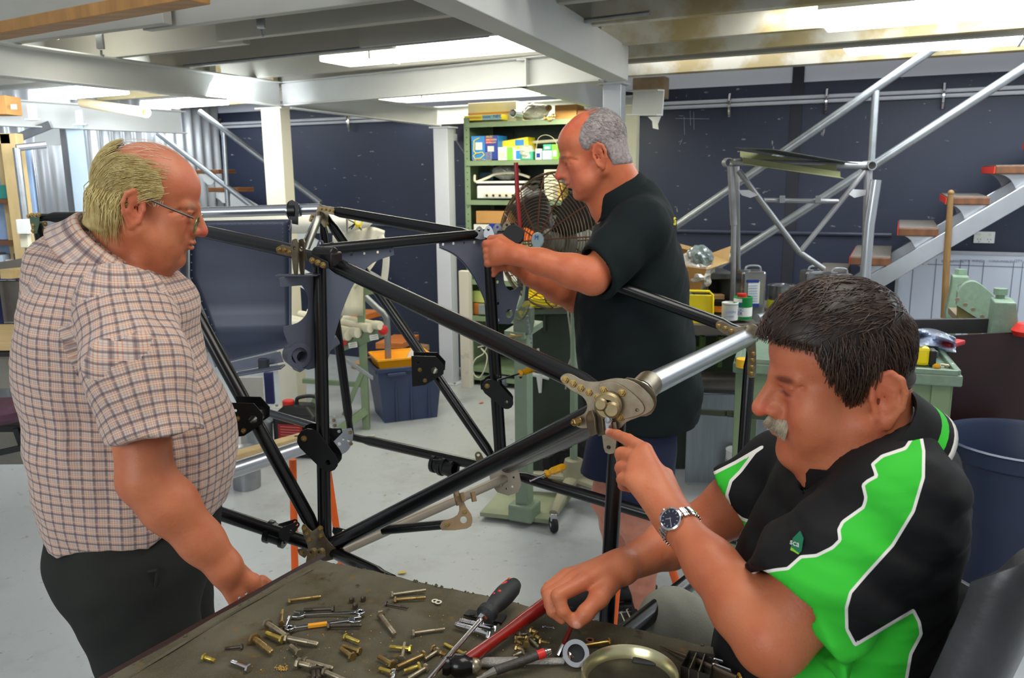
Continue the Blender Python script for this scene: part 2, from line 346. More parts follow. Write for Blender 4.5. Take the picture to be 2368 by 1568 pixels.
post('broad white steel post standing behind the blue-grey seat pan',P(652,500,5.62),2.05,.16,.10,M('cream_post_paint',(206,200,180),.5,var=.05,scale=3),ang=25)
post('slender pale post against the navy wall left of the green shelves',P(1033,600,6.28),1.955,.12,.10,M('pale_post_paint',(196,200,208),.45,var=.05,scale=3))
post('cream steel post beside the silver post, behind the neck of the man in black',P(1462,300,5.3),2.02,.075,.07,M('cream_post_paint2',(206,204,176),.5,var=.05))
post('pale blue steel post under the left beam, beside the corrugated wall',P(186,400,5.9),1.98,.11,.07,M('paleblue_post',(184,202,214),.4,.1,var=.05),ang=-15)
post('grey steel post directly left of the pale blue post',P(158,400,6.05),1.98,.04,.06,M('midgrey_post',(112,112,114),.5,.1,var=.05),ang=-15)
post('narrow silver steel post at the left end of the corrugated sheet',P(76,440,6.1),1.84,.07,.03,silver,ang=-15)
# white lintel panel above corrugated sheet, dark diagonal brace
m=MB(); m.box((P(90,332,6.15)+P(143,298,6.15))/2+V(.02,0,0),(.30,.03,.13)); ob('lintel_panel',m,whitep,None,'white flat panel under the left beam above the corrugated wall','panel',smooth=0)
m=MB(); m.bar(P(28,324,5.6),P(118,288,5.6),.03,.05,V(0,0,1)); ob('diagonal_brace',m,grey_steel,None,'dark grey diagonal strut below the beam at the far left','brace',smooth=0)
# ply panel above far-left doorway
m=MB(); m.box2(P(-90,318,6.2),P(95,290,6.25)); ob('ply_panel',m,M('pale_ply',(184,176,160),.6,var=.05),None,'pale board above the timber door frame at the far left edge','panel',smooth=0)
# cardboard tube lying on left beam, with bracket tabs
m=MB(); m.pipe(P(190,238,5.3),P(338,260,4.75),.028,.024,16); ob('cardboard_tube',m,M('cream_card_tube',(214,196,160),.7,var=.08),None,'cream cardboard tube lying open-ended over the left beam','tube')
t=T('cardboard_box','small brown cardboard box with white label on the beam at the far left','box',P(8,268,5.2))
m=MB(); m.box(P(2,245,5.2),(.16,.16,.11)); ob('box_body',m,cardboard,t,smooth=0,bevel=.002)
m=MB(); m.box(P(32,247,5.11),(.035,.002,.028)); ob('paper_label',m,whitep,t,smooth=0)
for i,(px,py) in enumerate(((75,260),(185,272))):
    m=MB(); m.box(P(px,py,5.35+i*.3),(.05,.02,.10)); m.box(P(px,py+16,5.33+i*.3),(.09,.02,.01)); ob('beam_cleat',m,white_steel,None,['white steel cleat on the left beam beside the cardboard box','white steel cleat on the left beam below the cardboard tube'][i],'cleat',smooth=0)
# ---- fluorescent fixtures ----
tubeE=ME('fluorescent_diffuser',(255,252,236),9); tubeE2=ME('fluorescent_diffuser_cool',(240,250,255),13)
def fixture(xa,xb,off,label,wd=.2,z=2.28,cool=0,seam=None):
    a=OFF(xa,off)+V(0,0,z);b=OFF(xb,off)+V(0,0,z); t=T('fluorescent_light',label,'light',(a+b)/2,'fluorescent lights between the joists')
    d=(b-a).normalized(); n=V(-d.y,d.x,0); L=(b-a).length
    m=MB(); m.box((a+b)/2+V(0,0,.03),(L,wd,.03),(d,n,V(0,0,1))); ob('batten',m,whitep,t,smooth=0)
    m=MB(); m.box((a+b)/2-V(0,0,.01),(L*.995,wd*.92,.045),(d,n,V(0,0,1))); ob('diffuser',m,tubeE2 if cool else tubeE,t,smooth=0,bevel=.008)
    m=MB(); q=a+(b-a)*(seam or .3); m.box(q-V(0,0,.012),(.012,wd*.95,.055),(d,n,V(0,0,1))); ob('seam_clip',m,whitep,t,smooth=0)
fixture(-.93,.10,3.66,'bright fluorescent light left of the diagonal beam, above the man in black',.28,2.22,seam=.28)
fixture(-1.0,.28,5.62,'bright fluorescent light strip in front of the green shelves under the cross beam',.26,2.22)
fixture(1.3,3.6,3.80,'nearest bright fluorescent light at the top right edge',.30,2.22,1)
fixture(1.75,4.1,4.8,'bright fluorescent light behind the joist at the top right, near the wall',.36,2.24,1)
fixture(-3.5,-2.75,4.05,'bright fluorescent light under the left beam, left one of two',.28,2.22,1)
fixture(-3.1,-2.35,5.05,'bright fluorescent light under the left beam, right one of two above the old man',.28,2.22,1)
fixture(-2.35,-1.85,2.66,'small sliver of fluorescent light above the long left beam',.14,2.3)
# ---- wall conduits ----
def conduit(label,pix,r,offw,mat,extra=()):
    m=MB(); pts=[PW(*p,offw) for p in pix]; m.tube(pts,r,10); return ob('conduit',m,mat,None,label,'conduit')
cgrey=M('grey_pvc_conduit',(196,198,204),.45,var=.05)
p1=PW(1530,240,.03);p2=PW(2368,205,.03); d12=(p2-p1).normalized()
for k,(z,l) in enumerate(((2.02,'upper grey conduit of the pair along the navy wall'),(1.955,'lower grey conduit of the pair along the navy wall'))):
    z=[p1.z,PW(1530,250,.03).z][k]
    m=MB(); m.tube([WP(-3.2,z+.0,.03),WP(5.1,z,.03)],.0125,10); ob('conduit',m,cgrey,None,l,'conduit')
for i,x in enumerate((1681,1901,2166,813,520,440)):
    p=PW(x,400,.03); z0=p1.z; m=MB(); q=V(p.x,p.y,z0-.03)
    m.tube([q+V(0,0,.07)+Wn*0,q+V(0,0,.06)+Wn*.012,q+Wn*.025,q+V(0,0,-.05)+Wn*.012,q+V(0,0,-.075)],.012,6); ob('saddle_clip',m,chrome,None,['zinc conduit saddle on the navy wall at the left end of the right-hand run','zinc conduit saddle above the vertical handrail strut','zinc conduit saddle nearest the right edge of the navy wall','zinc conduit saddle on the navy wall beside the mid steel beam','zinc conduit saddle behind the left stair rail','zinc conduit saddle on the navy wall near the far left corner'][i],'saddle clip')
navypaint=M('navy_painted_pipe',(52,58,78),.4,var=.1)
zz=PW(1700,537,.02).z
m=MB(); m.tube([WP(-1.6,zz,.02),PW(2062,543,.02)],.014,8); ob('wall_pipe',m,navypaint,None,'navy painted pipe running low along the navy wall','pipe')
m=MB(); m.tube([V(-.62,6.5,.06),V(-.08,6.12,.06)],.03,10); m.tube([V(-.10,6.13,.06),V(-.04,6.09,.06)],.04,10); ob('floor_pipe',m,M('grey_floor_pipe',(104,112,122),.4,.2),None,'grey pipe lying on the floor in front of the green shelves','pipe')
# power outlet
q=PW(2276,549,.008); t=T('power_outlet','white double power outlet on the navy wall below the staircase','outlet',q)
m=MB(); m.box(q,(.115,.014,.072),(We,-Wn,V(0,0,1))); ob('face_plate',m,whitep,t,smooth=0,bevel=.003)
for i in(-1,1):
    m=MB(); m.lathe([(.008,0),(.008,.004),(0,.004)],q+We*(.028*i)+V(0,0,.018)+Wn*.007,Wn,n=12); ob('switch',m,cream,t)
    for a in((-.008,-.012),(.008,-.012),(0,-.026)):
        m=MB(); m.box(q+We*(.028*i+a[0])+V(0,0,a[1])+Wn*.008,(.003,.002,.008),(We,-Wn,V(0,0,1))); ob('socket_slot',m,blackp,t,smooth=0)
# small bracket lamp on wall left of shelf
m=MB(); q=PW(1050,318,.1); m.box(q,(.05,.05,.05)); m.tube([q,PW(1078,360,.05)],.006,6); m.tube([q,q+V(0,0,.07)],.02,8); ob('wall_bracket',m,grey_steel,None,'small metal bracket with rod on the navy wall left of the green shelves','bracket')
# ruled whiteboard on the wall
zt=PW(2200,583,.03).z; pL=PW(2070,700,.03); pR=WP(5.0,0,.03)
wb=M('ruled_white_board',(196,202,216),.35,var=.04,scale=2)
t=T('whiteboard','ruled white parts board with faint handwritten headings below the staircase','whiteboard',V(pL.x,pL.y,.6))
a=V(pL.x,pL.y,0);b=V(pR.x,pR.y,0);cx=(a+b)/2; z0=.55
m=MB(); m.box(cx+V(0,0,(zt+z0)/2),((b-a).length,.02,zt-z0),(We,-Wn,V(0,0,1))); ob('board',m,wb,t,smooth=0)
m=MB(); m.box(cx+V(0,0,zt)+Wn*.012,((b-a).length,.012,.02),(We,-Wn,V(0,0,1))); m.box(a+V(0,0,(zt+z0)/2)+Wn*.012,(.02,.012,zt-z0),(We,-Wn,V(0,0,1))); ob('board_frame',m,silver,t,smooth=0)
line=M('ruled_line',(110,116,130),.7)
for x in(2110,2162,2218,2238,2272,2341,2362):
    q=PW(x,640,.042); m=MB(); m.box(V(q.x,q.y,(zt+z0)/2-.02),(.004,.002,zt-z0-.05),(We,-Wn,V(0,0,1))); ob('ruled_line',m,line,t,smooth=0)
zl=PW(2200,613,.042).z; m=MB(); m.box(cx+V(0,0,zl)+Wn*.012,((b-a).length*.97,.002,.004),(We,-Wn,V(0,0,1))); ob('ruled_line',m,line,t,smooth=0)
for x,s_ in((2178,'DESCRIPTION'),(2223,'QTY'),(2247,'WING'),(2286,'CONSUMABLES'),(2345,'QTY')):
    text('heading',s_,line,PW(x,606,.043),We,V(0,0,1),.022 if len(s_)<5 else .019,t)
# ================= STAIRCASES =================
def tread(t,c,dep,lng,th,mat,ax,strip=None,name='tread'):
    m=MB(); m.box(c,(dep,lng,th),ax); return ob(name,m,mat,t,smooth=0,bevel=.006)
axw=(We,-Wn,V(0,0,1))
st=T('staircase','aluminium staircase with red-edged timber treads climbing right along the navy wall','staircase',PW(2020,660,1.0))
tread_top=M('worn_tread_timber',(98,60,33),.55,var=.35,scale=9,stretch=(1,8,1)); redstrip=M('red_nosing_tape',(236,62,36),.5,var=.1); grit=M('grey_grit_top',(120,114,108),.8,var=.2,scale=60)
offS=1.0
# near-side lower corner pixels of each tread's end face: (xl,xr,yt,yb)
TR=[(1966,2060,594,613),(2078,2172,527,546),(2190,2290,456,474),(2303,2420,383,403),(2416,2530,318,340),(1876,1950,640,664)]
for i,(xl,xr,yt,yb) in enumerate(TR):
    a=PW(xl,yt,offS);b=PW(xr,yt,offS);c=PW(xl,yb,offS); th=a.z-c.z; dep=(b-a).length; L=.80
    ctr=V((a.x+b.x)/2,(a.y+b.y)/2,(a.z+c.z)/2)-Wn*(L/2)
    tr=tread(st,ctr,dep,L,th,tread_top,axw)
    m=MB(); m.box(ctr+V(0,0,th/2+.0015),(dep*.98,L*.98,.003),axw); ob('grit_surface',m,grit,tr,smooth=0)
    m=MB(); m.box(ctr-We*(dep/2+.002),(.004,L*.97,th*.85),axw); ob('nosing_strip',m,redstrip,tr,smooth=0)
    # curved support bracket under the tread
    k=ctr+V(0,0,-th/2)+Wn*(L/2-.06); out=[(-dep*.42,0)]+[(-dep*.42+dep*.45*math.sin(u*math.pi/2*1),-.145*(1-math.cos(u*math.pi/2))) for u in [j/8 for j in range(1,9)]]+[(dep*.30,-.16),(dep*.5,-.02),(dep*.5,0)]
    m=MB(); m.plate(out,k,We,V(0,0,1),.006); ob('tread_bracket',m,silver,st,smooth=0)
    m=MB(); m.plate(out,k-Wn*(L-.12),We,V(0,0,1),.006); ob('tread_bracket',m,grey_steel,st,smooth=0)
for off_,nm in((offS,'stringer'),(offS-.72,'stringer')):
    a=PW(2020,654,offS);b=PW(2368,450,offS)
    d=(b-a).normalized(); a2=a-d*.9; b2=b+d*.9
    sh=-Wn*(offS-off_)
    m=MB(); m.bar(a2+sh+V(0,0,-.0),b2+sh+V(0,0,0),.05,.088,Wn.cross(d)); ob(nm,m,silver,st,smooth=0,bevel=.004)
# handrails
for k,(pa,pb) in enumerate((((1535,543),(2210,76)),((1600,654),(2430,117)))):
    m=MB(); m.tube([PW(*pa,offS+.02),PW(*pb,offS+.02)],.024,12); ob('handrail',m,grey_steel,st)
m=MB(); m.tube([PW(2026,200,offS+.02),PW(2014,386,offS+.02)],.02,12); ob('rail_strut',m,grey_steel,st)
# left staircase
st2=T('staircase','narrow staircase with orange timber treads descending left to right behind the old man','staircase',PW(900,860,.9))
oL=.75
TL=[(200,243,309,319),(249,300,349,359),(452,505,393,402),(480,548,434,444)]
for xl,xr,yt,yb in TL:
    a=PW(xl,yt,oL);b=PW(xr,yt,oL);c=PW(xl,yb,oL); L=.7; th=a.z-c.z
    if xl<300: b=a+We*.22
    L=.7 if xl<300 else .2; ctr=V((a.x+b.x)/2,(a.y+b.y)/2,(a.z+c.z)/2)-Wn*(L/2)
    tread(st2,ctr,(b-a).length,L,th,wood_orange if xl<300 else wood_dark,axw)
    m=MB(); m.plate([(-.07,0),(.07,0),(.05,-.07),(.02,-.09),(-.02,-.09),(-.06,-.06)],ctr+V(0,0,-th/2)+Wn*(L/2-.02),We,V(0,0,1),.004); ob('tread_bracket',m,white_steel,st2,smooth=0)
for (xa,ya,xb,yb) in ((835,850,970,800),(900,800,940,780),(790,740,860,722)):
    a=P(xa,ya,5.75); b=P(xb,yb,6.3); m=MB(); m.bar(a,b,.2,.045,V(0,0,1)); ob('tread',m,wood_orange if xa!=835 else M('worn_grey_tread',(150,120,88),.6,var=.3,scale=8),st2,smooth=0,bevel=.004)
for oo in(oL+.02,.1):
    m=MB(); a=PW(200,325,oL);b=PW(490,500,oL); d=(b-a).normalized(); m.bar(a-Wn*(oL-oo)+V(0,0,-.05),a-Wn*(oL-oo)+d*3.0+V(0,0,-.05),.03,.14,Wn.cross(d)); ob('stringer',m,white_steel,st2,smooth=0)
for pa,pb in (((462,258),(742,470)),((365,309),(600,490)),):
    m=MB(); m.tube([PW(*pa,oL+.04),PW(*pb,oL+.04)],.022,12); ob('handrail',m,grey_steel,st2)
m=MB(); m.tube([PW(517,297,oL+.04),PW(527,480,oL+.04)],.020,12); ob('rail_strut',m,grey_steel,st2)
m=MB(); m.tube(spline([P(838,680,5.4),P(872,712,5.4),P(889,728,5.4),P(895,750,5.4),P(898,842,5.4)],5),.022,12); ob('handrail',m,grey_steel,st2)
# ================= FAR LEFT: doorway, conduit, window =================
dw=M('raw_timber_frame',(196,170,120),.6,var=.15,scale=3,stretch=(4,4,1))
t=T('window_unit','timber framed window with books on its sills at the far left edge','window',P(20,640,5.0))
for (a,b,wd) in ((P(28,320,5.2),P(62,640,5.2),.10),(P(12,322,5.3),P(38,640,5.3),.05)):
    m=MB(); a2=V((a.x+b.x)/2,a.y,0); m.box2(V(a2.x-wd/2,a.y-.03,.55),V(a2.x+wd/2,a.y+.05,1.88)); ob('jamb',m,dw,t,smooth=0,bevel=.003)
m=MB(); m.box2(V(P(-80,330,5.2).x,5.17,1.82),V(P(30,330,5.2).x,5.25,1.88)); ob('lintel',m,dw,t,smooth=0)
glassy=M('pale_blue_pane',(150,176,212),.2,var=.15,scale=4)
m=MB(); m.box2(V(-4.0,5.34,.9),V(-3.05,5.36,1.82)); ob('pane',m,glassy,t,smooth=0)
for z in (1.46,1.20,.92):
    m=MB(); m.box2(V(-3.9,5.18,z),V(-3.07,5.34,z+.025)); ob('shelf_board',m,tread_top,t,smooth=0)
for k,(x,h,c) in enumerate(((-3.32,.2,(220,224,228)),(-3.26,.19,(190,205,220)),(-3.20,.16,(230,228,220)),(-3.145,.20,(40,44,52)),(-3.10,.18,(206,210,214)))):
    m=MB(); m.box2(V(x,5.2,.945),V(x+.045,5.32,.945+h)); ob('binder',m,M('binder%d'%k,c,.6),None,['thick white binder on the lowest shelf of the far left window','pale blue binder on the lowest far left window shelf','short cream binder on the lowest far left window shelf','black binder on the lowest far left window shelf','light grey binder against the window jamb'][k],'binder',group='binders on the window shelf',smooth=0,bevel=.002)
m=MB(); m.box2(V(-3.3,5.2,1.487),V(-3.12,5.3,1.57)); ob('storage_tin',m,M('teal_card',(40,120,110),.5),None,'small teal box on the upper shelf of the far left window','box',smooth=0)
m=MB(); pts=[P(38,342,5.0),P(52,560,5.0)]; m.tube([V(P(38,342,5).x,5,P(38,342,5).z),V(P(38,342,5).x,5,.9)],.022,10); m.tube([V(P(38,342,5).x,5,P(38,342,5).z),V(P(38,342,5).x+.12,5.1,P(38,342,5).z+.02)],.022,10); ob('conduit',m,grey_steel,None,'vertical grey steel conduit beside the timber window frame','conduit')
t=T('switch_box','white electrical switch box at the end of the vertical conduit','switch box',P(55,560,4.9))
m=MB(); m.box(P(56,524,4.9),(.065,.05,.085)); ob('box_body',m,whitep,t,smooth=0,bevel=.004)
m=MB(); m.box(P(60,557,4.92),(.05,.04,.08)); ob('lower_box',m,cream,t,smooth=0,bevel=.004)

m=MB(); m.box(PW(1505,205,.35),(.22,.12,.14),axw); ob('timber_block',m,M('rough_timber_block',(150,128,100),.7,var=.3,scale=9),None,'rough timber block packed above the end of the stub beam at the navy wall','timber block',smooth=0,bevel=.004)
m=MB(); a=PW(1505,270,.42); m.add([a+We*-.02,a+We*.07,a+We*.05-V(0,0,.05),a+We*.055-V(0,0,.085),a+We*.015-V(0,0,.075),a+We*.01-V(0,0,.03)],[(0,1,2,3,4,5)]); ob('hanging_tape',m,whitep,None,'torn strip of white tape hanging below the stub beam on the navy wall','tape',smooth=0,solid=.002)
# ================= TUBULAR AIRFRAME =================
N1=P(738,595,2.15);N0=P(742,483,2.85);N8=P(1125,550,2.5);N3=P(1738,775,2.3);N2=P(1432,925,1.5)
N4=P(752,1268,2.0);N5=P(812,1010,2.85);N6=P(1160,1088,2.5);N10=P(1398,1500,1.45);N11=P(1705,1250,2.2)
fr=T('airframe_truss','black tubular aircraft fuselage frame with bronze bolted joints, standing on trestles','airframe',V(.1,2.2,.6))
def tb(a,b,r,mat=black_tube,n=20,taper=1,parent=None,label=None,nm='frame_tube'):
    a=Vector(a);b=Vector(b);L=(b-a).length; d=(b-a)/L; k=min(.09,L*.2); m=MB()
    if taper: m.tube([a,a+d*k*.7,a+d*k,b-d*k,b-d*k*.7,b],[(r*.95,r*.72),(r*.95,r*.72),r,r,(r*.95,r*.72),(r*.95,r*.72)],n)
    else: m.tube([a,b],r,n)
    return ob(nm,m,mat,parent or fr,label,smooth=50)
tb(N1,N2,.0205); tb(N0,N8,.018); tb(N8,N3,.0185); tb(P(745,577,2.14),P(1128,540,2.5),.0150,taper=0)
tb(N2,N3,.0245,silver,taper=0,label='bright aluminium cross tube')
tb(P(300,497,2.9),N0,.019,silver,taper=0,label='silver cross tube')
tb(P(84,503,2.95),P(300,500,2.9),.0185)
tb(P(88,515,2.95),P(112,640,3.0),.020); tb(P(165,512,2.95),P(230,560,3.0),.012)
tb(P(255,487,2.75),N1,.019)
tb(N1,N4,.0175,taper=0); tb(N0,N5,.016); tb(P(740,495,2.8),P(698,590,2.3),.014); tb(N0,N6,.0165)
tb(N8,N6,.0195,taper=0); tb(P(378,590,2.2),N4,.0185); tb(N4,N2,.0195,taper=0)
tb(P(480,1178,2.05),N4,.0185,taper=0); tb(N5,N6,.0175); tb(N6,N11,.0185); tb(N6,P(1392,982,1.62),.0165)
beige_tube=M('beige_primer_tube',(158,148,132),.4,.3,var=.1)
tb(P(770,1282,2.0),P(1172,1104,2.44),.0140,beige_tube,taper=0,label='beige primed cross tube')
tb(P(615,953,2.95),N5,.0145,M('dark_chrome_tube',(92,94,98),.22,.85),taper=0)
tb(N2,N10,.0155,taper=0); tb(N3,N11,.0165); tb(P(1610,1335,1.62),P(1430,1478,1.38),.0185,taper=0); tb(N4,P(905,1340,1.75),.0155)
def basis(n):
    n=Vector(n).normalized()
    if n.y>0: n=-n
    ux=V(0,0,1).cross(n); ux.normalize()
    if ux.x<0: ux=-ux
    uy=n.cross(ux); return ux,uy,n  # ux x uy = n (toward camera)
def plpx(mb,pix,p0,n,th,holes=()):
    ux,uy,nn=basis(n); f=lambda x,y:(lambda q:((q-p0).dot(ux),(q-p0).dot(uy)))(PN(x,y,p0,nn))
    out=[f(*p) for p in pix]; hs=[]
    for x,y,r in holes:
        a=f(x,y);b=f(x+r,y); hs.append((a[0],a[1],math.hypot(b[0]-a[0],b[1]-a[1])))
    mb.plate(out,p0,ux,uy,th,hs); return nn
def bolt(p,n,r=.006,mat=None,parent=None,h=.005):
    n=Vector(n).normalized(); m=MB(); m.lathe([(r*1.25,-.001),(r*1.25,.001)],p,n,12); m.lathe([(r,0),(r,h),(r*.8,h+.001)],p,n,6); m.lathe([(r*.45,h),(r*.45,h+.004),(r*.3,h+.005)],p,n,8)
    return ob('bolt',m,mat or brass,parent)
def gus(pix,d,mat=bronze,n=(0,-1,0),th=.003,holes=(),bolts=(),name='gusset_plate',label=None,br=.0052,p0=None,bm=None,parent=None):
    p0=p0 or P(*pix[0],d); m=MB(); nn=plpx(m,pix,p0,n,th,holes); o=ob(name,m,mat,parent or fr,label,smooth=30,bevel=.0006)
    for x,y in bolts: bolt(PN(x,y,p0+nn*th,nn),nn,br,bm,o)
    return o
def tear(x0,y0,x1,y1,r0,r1): return seg_round((x0,y0),(x1,y1),r0,r1,7)
# --- N2 the joint the seated man points at ---
nf=V(-.25,-1,.12)
cpts=[tuple(v)[:2] for v in spline([V(1297,878,0),V(1303,866,0),V(1320,864,0),V(1352,880,0),V(1385,882,0),V(1425,874,0),V(1465,882,0),V(1498,908,0),V(1513,932,0),V(1505,950,0),V(1478,964,0),V(1450,975,0),V(1430,992,0),V(1395,985,0),V(1352,990,0),V(1332,984,0),V(1330,968,0),V(1352,955,0),V(1358,935,0),V(1346,916,0),V(1318,900,0)],3,True)]
gus(cpts[::-1],1.46,n=nf,th=.004,bolts=((1308,879),(1326,888),(1344,898),(1363,908),(1383,919)),br=.0062,p0=P(1405,930,1.462))
gus([tuple(v)[:2] for v in spline([V(1440,878,0),V(1480,880,0),V(1513,905,0),V(1517,938,0),V(1495,962,0),V(1440,950,0)],3,True)][::-1],1.5,n=nf,th=.004,p0=P(1460,915,1.495))
gus([tuple(v)[:2] for v in spline([V(1385,895,0),V(1400,883,0),V(1432,888,0),V(1470,915,0),V(1490,940,0),V(1484,956,0),V(1455,966,0),V(1420,970,0),V(1402,955,0)],3,True)][::-1],1.45,n=nf,th=.004,holes=((1474,948,4),),bolts=((1396,903),(1439,909),(1433,965)),br=.0065,p0=P(1430,930,1.452))
pc=P(1408,936,1.447); nn=nf.normalized(); 
m=MB(); m.lathe([(.024,0),(.025,.004),(.025,.016),(.021,.020),(.012,.020),(.012,.004)],pc,nn,24); m.lathe([(.015,.014),(.015,.024),(.011,.028),(0,.028)],pc+V(.008,0,-.006),nn,20); m.lathe([(.012,.014),(.012,.022),(.009,.026),(0,.026)],pc+V(-.012,0,.004),nn,16); ob('hub_boss',m,M('pale_bronze_boss',(150,134,98),.4,.6,var=.2,scale=30),fr)
bolt(P(1338,975,1.45),V(-.8,-.5,0),.007,brass,fr,h=.012)
for x in (1368,1386):
    gus([(x-4,950),(x+4,948),(x+10,965),(x+12,990),(x+14,1004),(x+2,1008),(x-8,985),(x-10,962)],1.445,n=V(-.8,-.6,0),th=.004,name='lug_plate')
gus(tear(1407,975,1409,992,7,7),1.43,chrome,n=nf,th=.006,name='clevis_lug')
bolt(P(1407,972,1.425),nf,.0055,grey_steel,fr)
gus([(1388,975),(1425,975),(1428,1000),(1424,1040),(1420,1048),(1409,1050),(1400,1046),(1396,1036),(1392,1004)],1.44,n=nf,th=.003,holes=((1408,1034,4.5),),name='tongue_plate')
m=MB(); m.pipe(P(1455,910,1.50)+V(.02,.0,0),P(1500,888,1.56),.027,.0245,20); ob('end_collar',m,bronze,fr)
# --- N1 ---
nb=(N8-N1).cross(V(0,0,1)); 
if nb.y>0: nb=-nb
pg=N1+nb.normalized()*.006
out=[tuple(v)[:2] for v in [V(785,572,0),V(908,564,0),V(911,590,0)]+spline([V(911,590,0),V(862,608,0),V(822,650,0),V(796,705,0),V(778,760,0),V(757,835,0)],3)[1:]+[V(748,846,0),V(712,855,0),V(688,848,0),V(676,825,0),V(655,768,0),V(655,755,0)]+spline([V(655,755,0),V(688,746,0),V(708,726,0),V(713,700,0),V(709,678,0),V(697,660,0)],3)[1:]+[V(647,664,0),V(645,642,0),V(735,628,0)]]
gus(out[::-1],2.1,bluegrey,n=nb,th=.002,p0=pg,holes=((727,644,3),(727,678,3),(732,787,3),(735,834,3),(812,589,2.8),(842,586,2.8),(873,583,2.8),(902,581,2.8),(698,825,12)),name='gusset_panel',label='blue-grey curved gusset panel')
m=MB(); a=PN(645,642,pg,nb)+V(0,-.0,0); b=PN(735,628,pg,nb); m.box((a+b)/2+V(0,-.012,0),((b-a).length,.03,.003)); ob('gusset_flange',m,bluegrey,fr,smooth=0)
m=MB(); c=PN(668,825,pg,nb)+V(0,.04,0); m.lathe([(.030,0),(.034,.03),(.034,.04),(.022,.04),(.022,.0)],c,nb,20); ob('pulley_boss',m,bluegrey,fr)
gus([(640,572),(652,566),(705,580),(712,600),(700,612),(672,592),(642,586)],2.13,n=V(.1,-1,0),bolts=((645,577),(657,578),(668,583)),br=.0062,name='gusset_plate')
for x in(685,700):
    gus([tuple(v)[:2] for v in spline([V(x-10,562,0),V(x,552,0),V(x+7,560,0),V(x+6,600,0),V(x+4,635,0),V(x-2,636,0),V(x-7,600,0)],2,True)],2.1,n=V(-.7,-.7,0),th=.004,name='lug_plate',holes=((x-1,575,3.5),))
m=MB(); m.box(P(757,600,2.08),(.062,.045,.038),(We,-Wn,V(0,0,1))); m.lathe([(.019,-.03),(.019,.03)],P(752,588,2.08),We,16); ob('saddle_block',m,black_plate,fr,bevel=.004)
gus([(712,590),(722,588),(760,606),(762,620),(748,622),(716,606)],2.05,black_plate,n=V(0,-1,0),bolts=((722,602),(735,607),(747,613)),br=.0062)
for x,y in((742,562),(768,566)): gus(tear(x,y,x-6,y+22,7,9),2.16,bluegrey,n=V(0,-1,0),holes=((x,y,3),),name='tab')
# --- N0 ---
gus([(735,476),(770,479),(776,487),(773,496),(760,495),(758,522),(750,526),(740,512),(728,514),(715,512),(717,500),(730,494)],2.8,n=V(0,-1,0),bolts=((742,483),(752,484),(761,486),(770,488),(722,500),(733,497),(746,500),(719,509),(733,511),(756,518)),br=.0052)
m=MB(); m.pipe(P(668,487,2.84),P(685,487,2.84),.030,.0195,24); ob('tube_collar',m,black_plate,fr)
m=MB(); m.pipe(P(664,487,2.84),P(668,487,2.84),.0215,.019,20); m.pipe(P(687,487,2.84),P(694,486,2.84),.0215,.019,20); ob('collar_ring',m,silver,fr)
gus([(668,465),(676,462),(690,470),(690,520),(668,516)],2.82,black_plate,n=V(0,-1,0),name='gusset_plate')
# --- N8 area ---
out=[V(1015,553,0),V(1118,545,0),V(1150,560,0),V(1162,600,0),V(1163,625,0)]+spline([V(1163,625,0),V(1166,655,0),V(1180,672,0),V(1202,660,0)],3)[1:]+[V(1206,664,0),V(1186,740,0),V(1178,750,0),V(1132,748,0)]+spline([V(1132,748,0),V(1120,690,0),V(1090,630,0),V(1055,590,0),V(1015,570,0)],3)[1:]
pg8=N8+nb.normalized()*.006
gus([tuple(v)[:2] for v in out][::-1],2.4,bluegrey,n=nb,th=.002,p0=pg8,holes=((1024,565,2.8),(1048,563,2.8),(1073,561,2.8),(1096,560,2.8),(1150,652,3),(1151,702,3),(1151,740,3),(1177,725,8)),name='gusset_panel',label='blue-grey curved gusset panel at the hands')
m=MB(); pts=spline([PN(x,y,pg8,nb) for x,y in ((1015,572),(1055,592),(1090,632),(1120,692),(1132,748))],4); 
vs=[];fs=[]
for i,p in enumerate(pts): vs+=[p,p+V(.0,.045,0)]
fs=[(2*i,2*i+1,2*i+3,2*i+2) for i in range(len(pts)-1)]; m.add(vs,fs); ob('gusset_flange',m,bluegrey,fr,solid=.002)
for x,y,a in((1108,535,1),(1130,533,-1),(1150,528,1),(1172,523,0)):
    gus([tuple(v)[:2] for v in spline([V(x-9,y-2,0),V(x,y-12,0),V(x+9,y-3,0),V(x+14,y+18,0),V(x-10,y+16,0)],2,True)],2.45+a*.01,grey_steel if a else bronze,n=V(.3*a,-1,.2),th=.003,holes=((x,y-2,3),),name='lug_plate')
m=MB(); m.tube([P(1150,547,2.44),P(1210,545,2.44)],.018,14); m.lathe([(.03,-.025),(.03,.025)],P(1188,545,2.42),V(0,-1,0.2),16); ob('pivot_block',m,black_plate,fr,bevel=.002)
# far right joint N3
gus([tuple(v)[:2] for v in spline([V(1655,748,0),V(1668,742,0),V(1700,756,0),V(1738,752,0),V(1745,770,0),V(1748,800,0),V(1748,862,0),V(1740,873,0),V(1728,866,0),V(1728,815,0),V(1712,792,0),V(1690,780,0),V(1662,764,0)],3,True)][::-1],2.27,n=V(-.15,-1,0),bolts=((1662,754),(1677,759),(1691,765),(1741,818),(1739,833),(1738,849),(1737,864)),br=.0065,bm=brass)
m=MB(); m.lathe([(.02,0),(.02,.02),(.01,.022),(0,.022)],P(1738,765,2.25),V(-.15,-1,0),18); ob('hub_boss',m,bronze,fr)
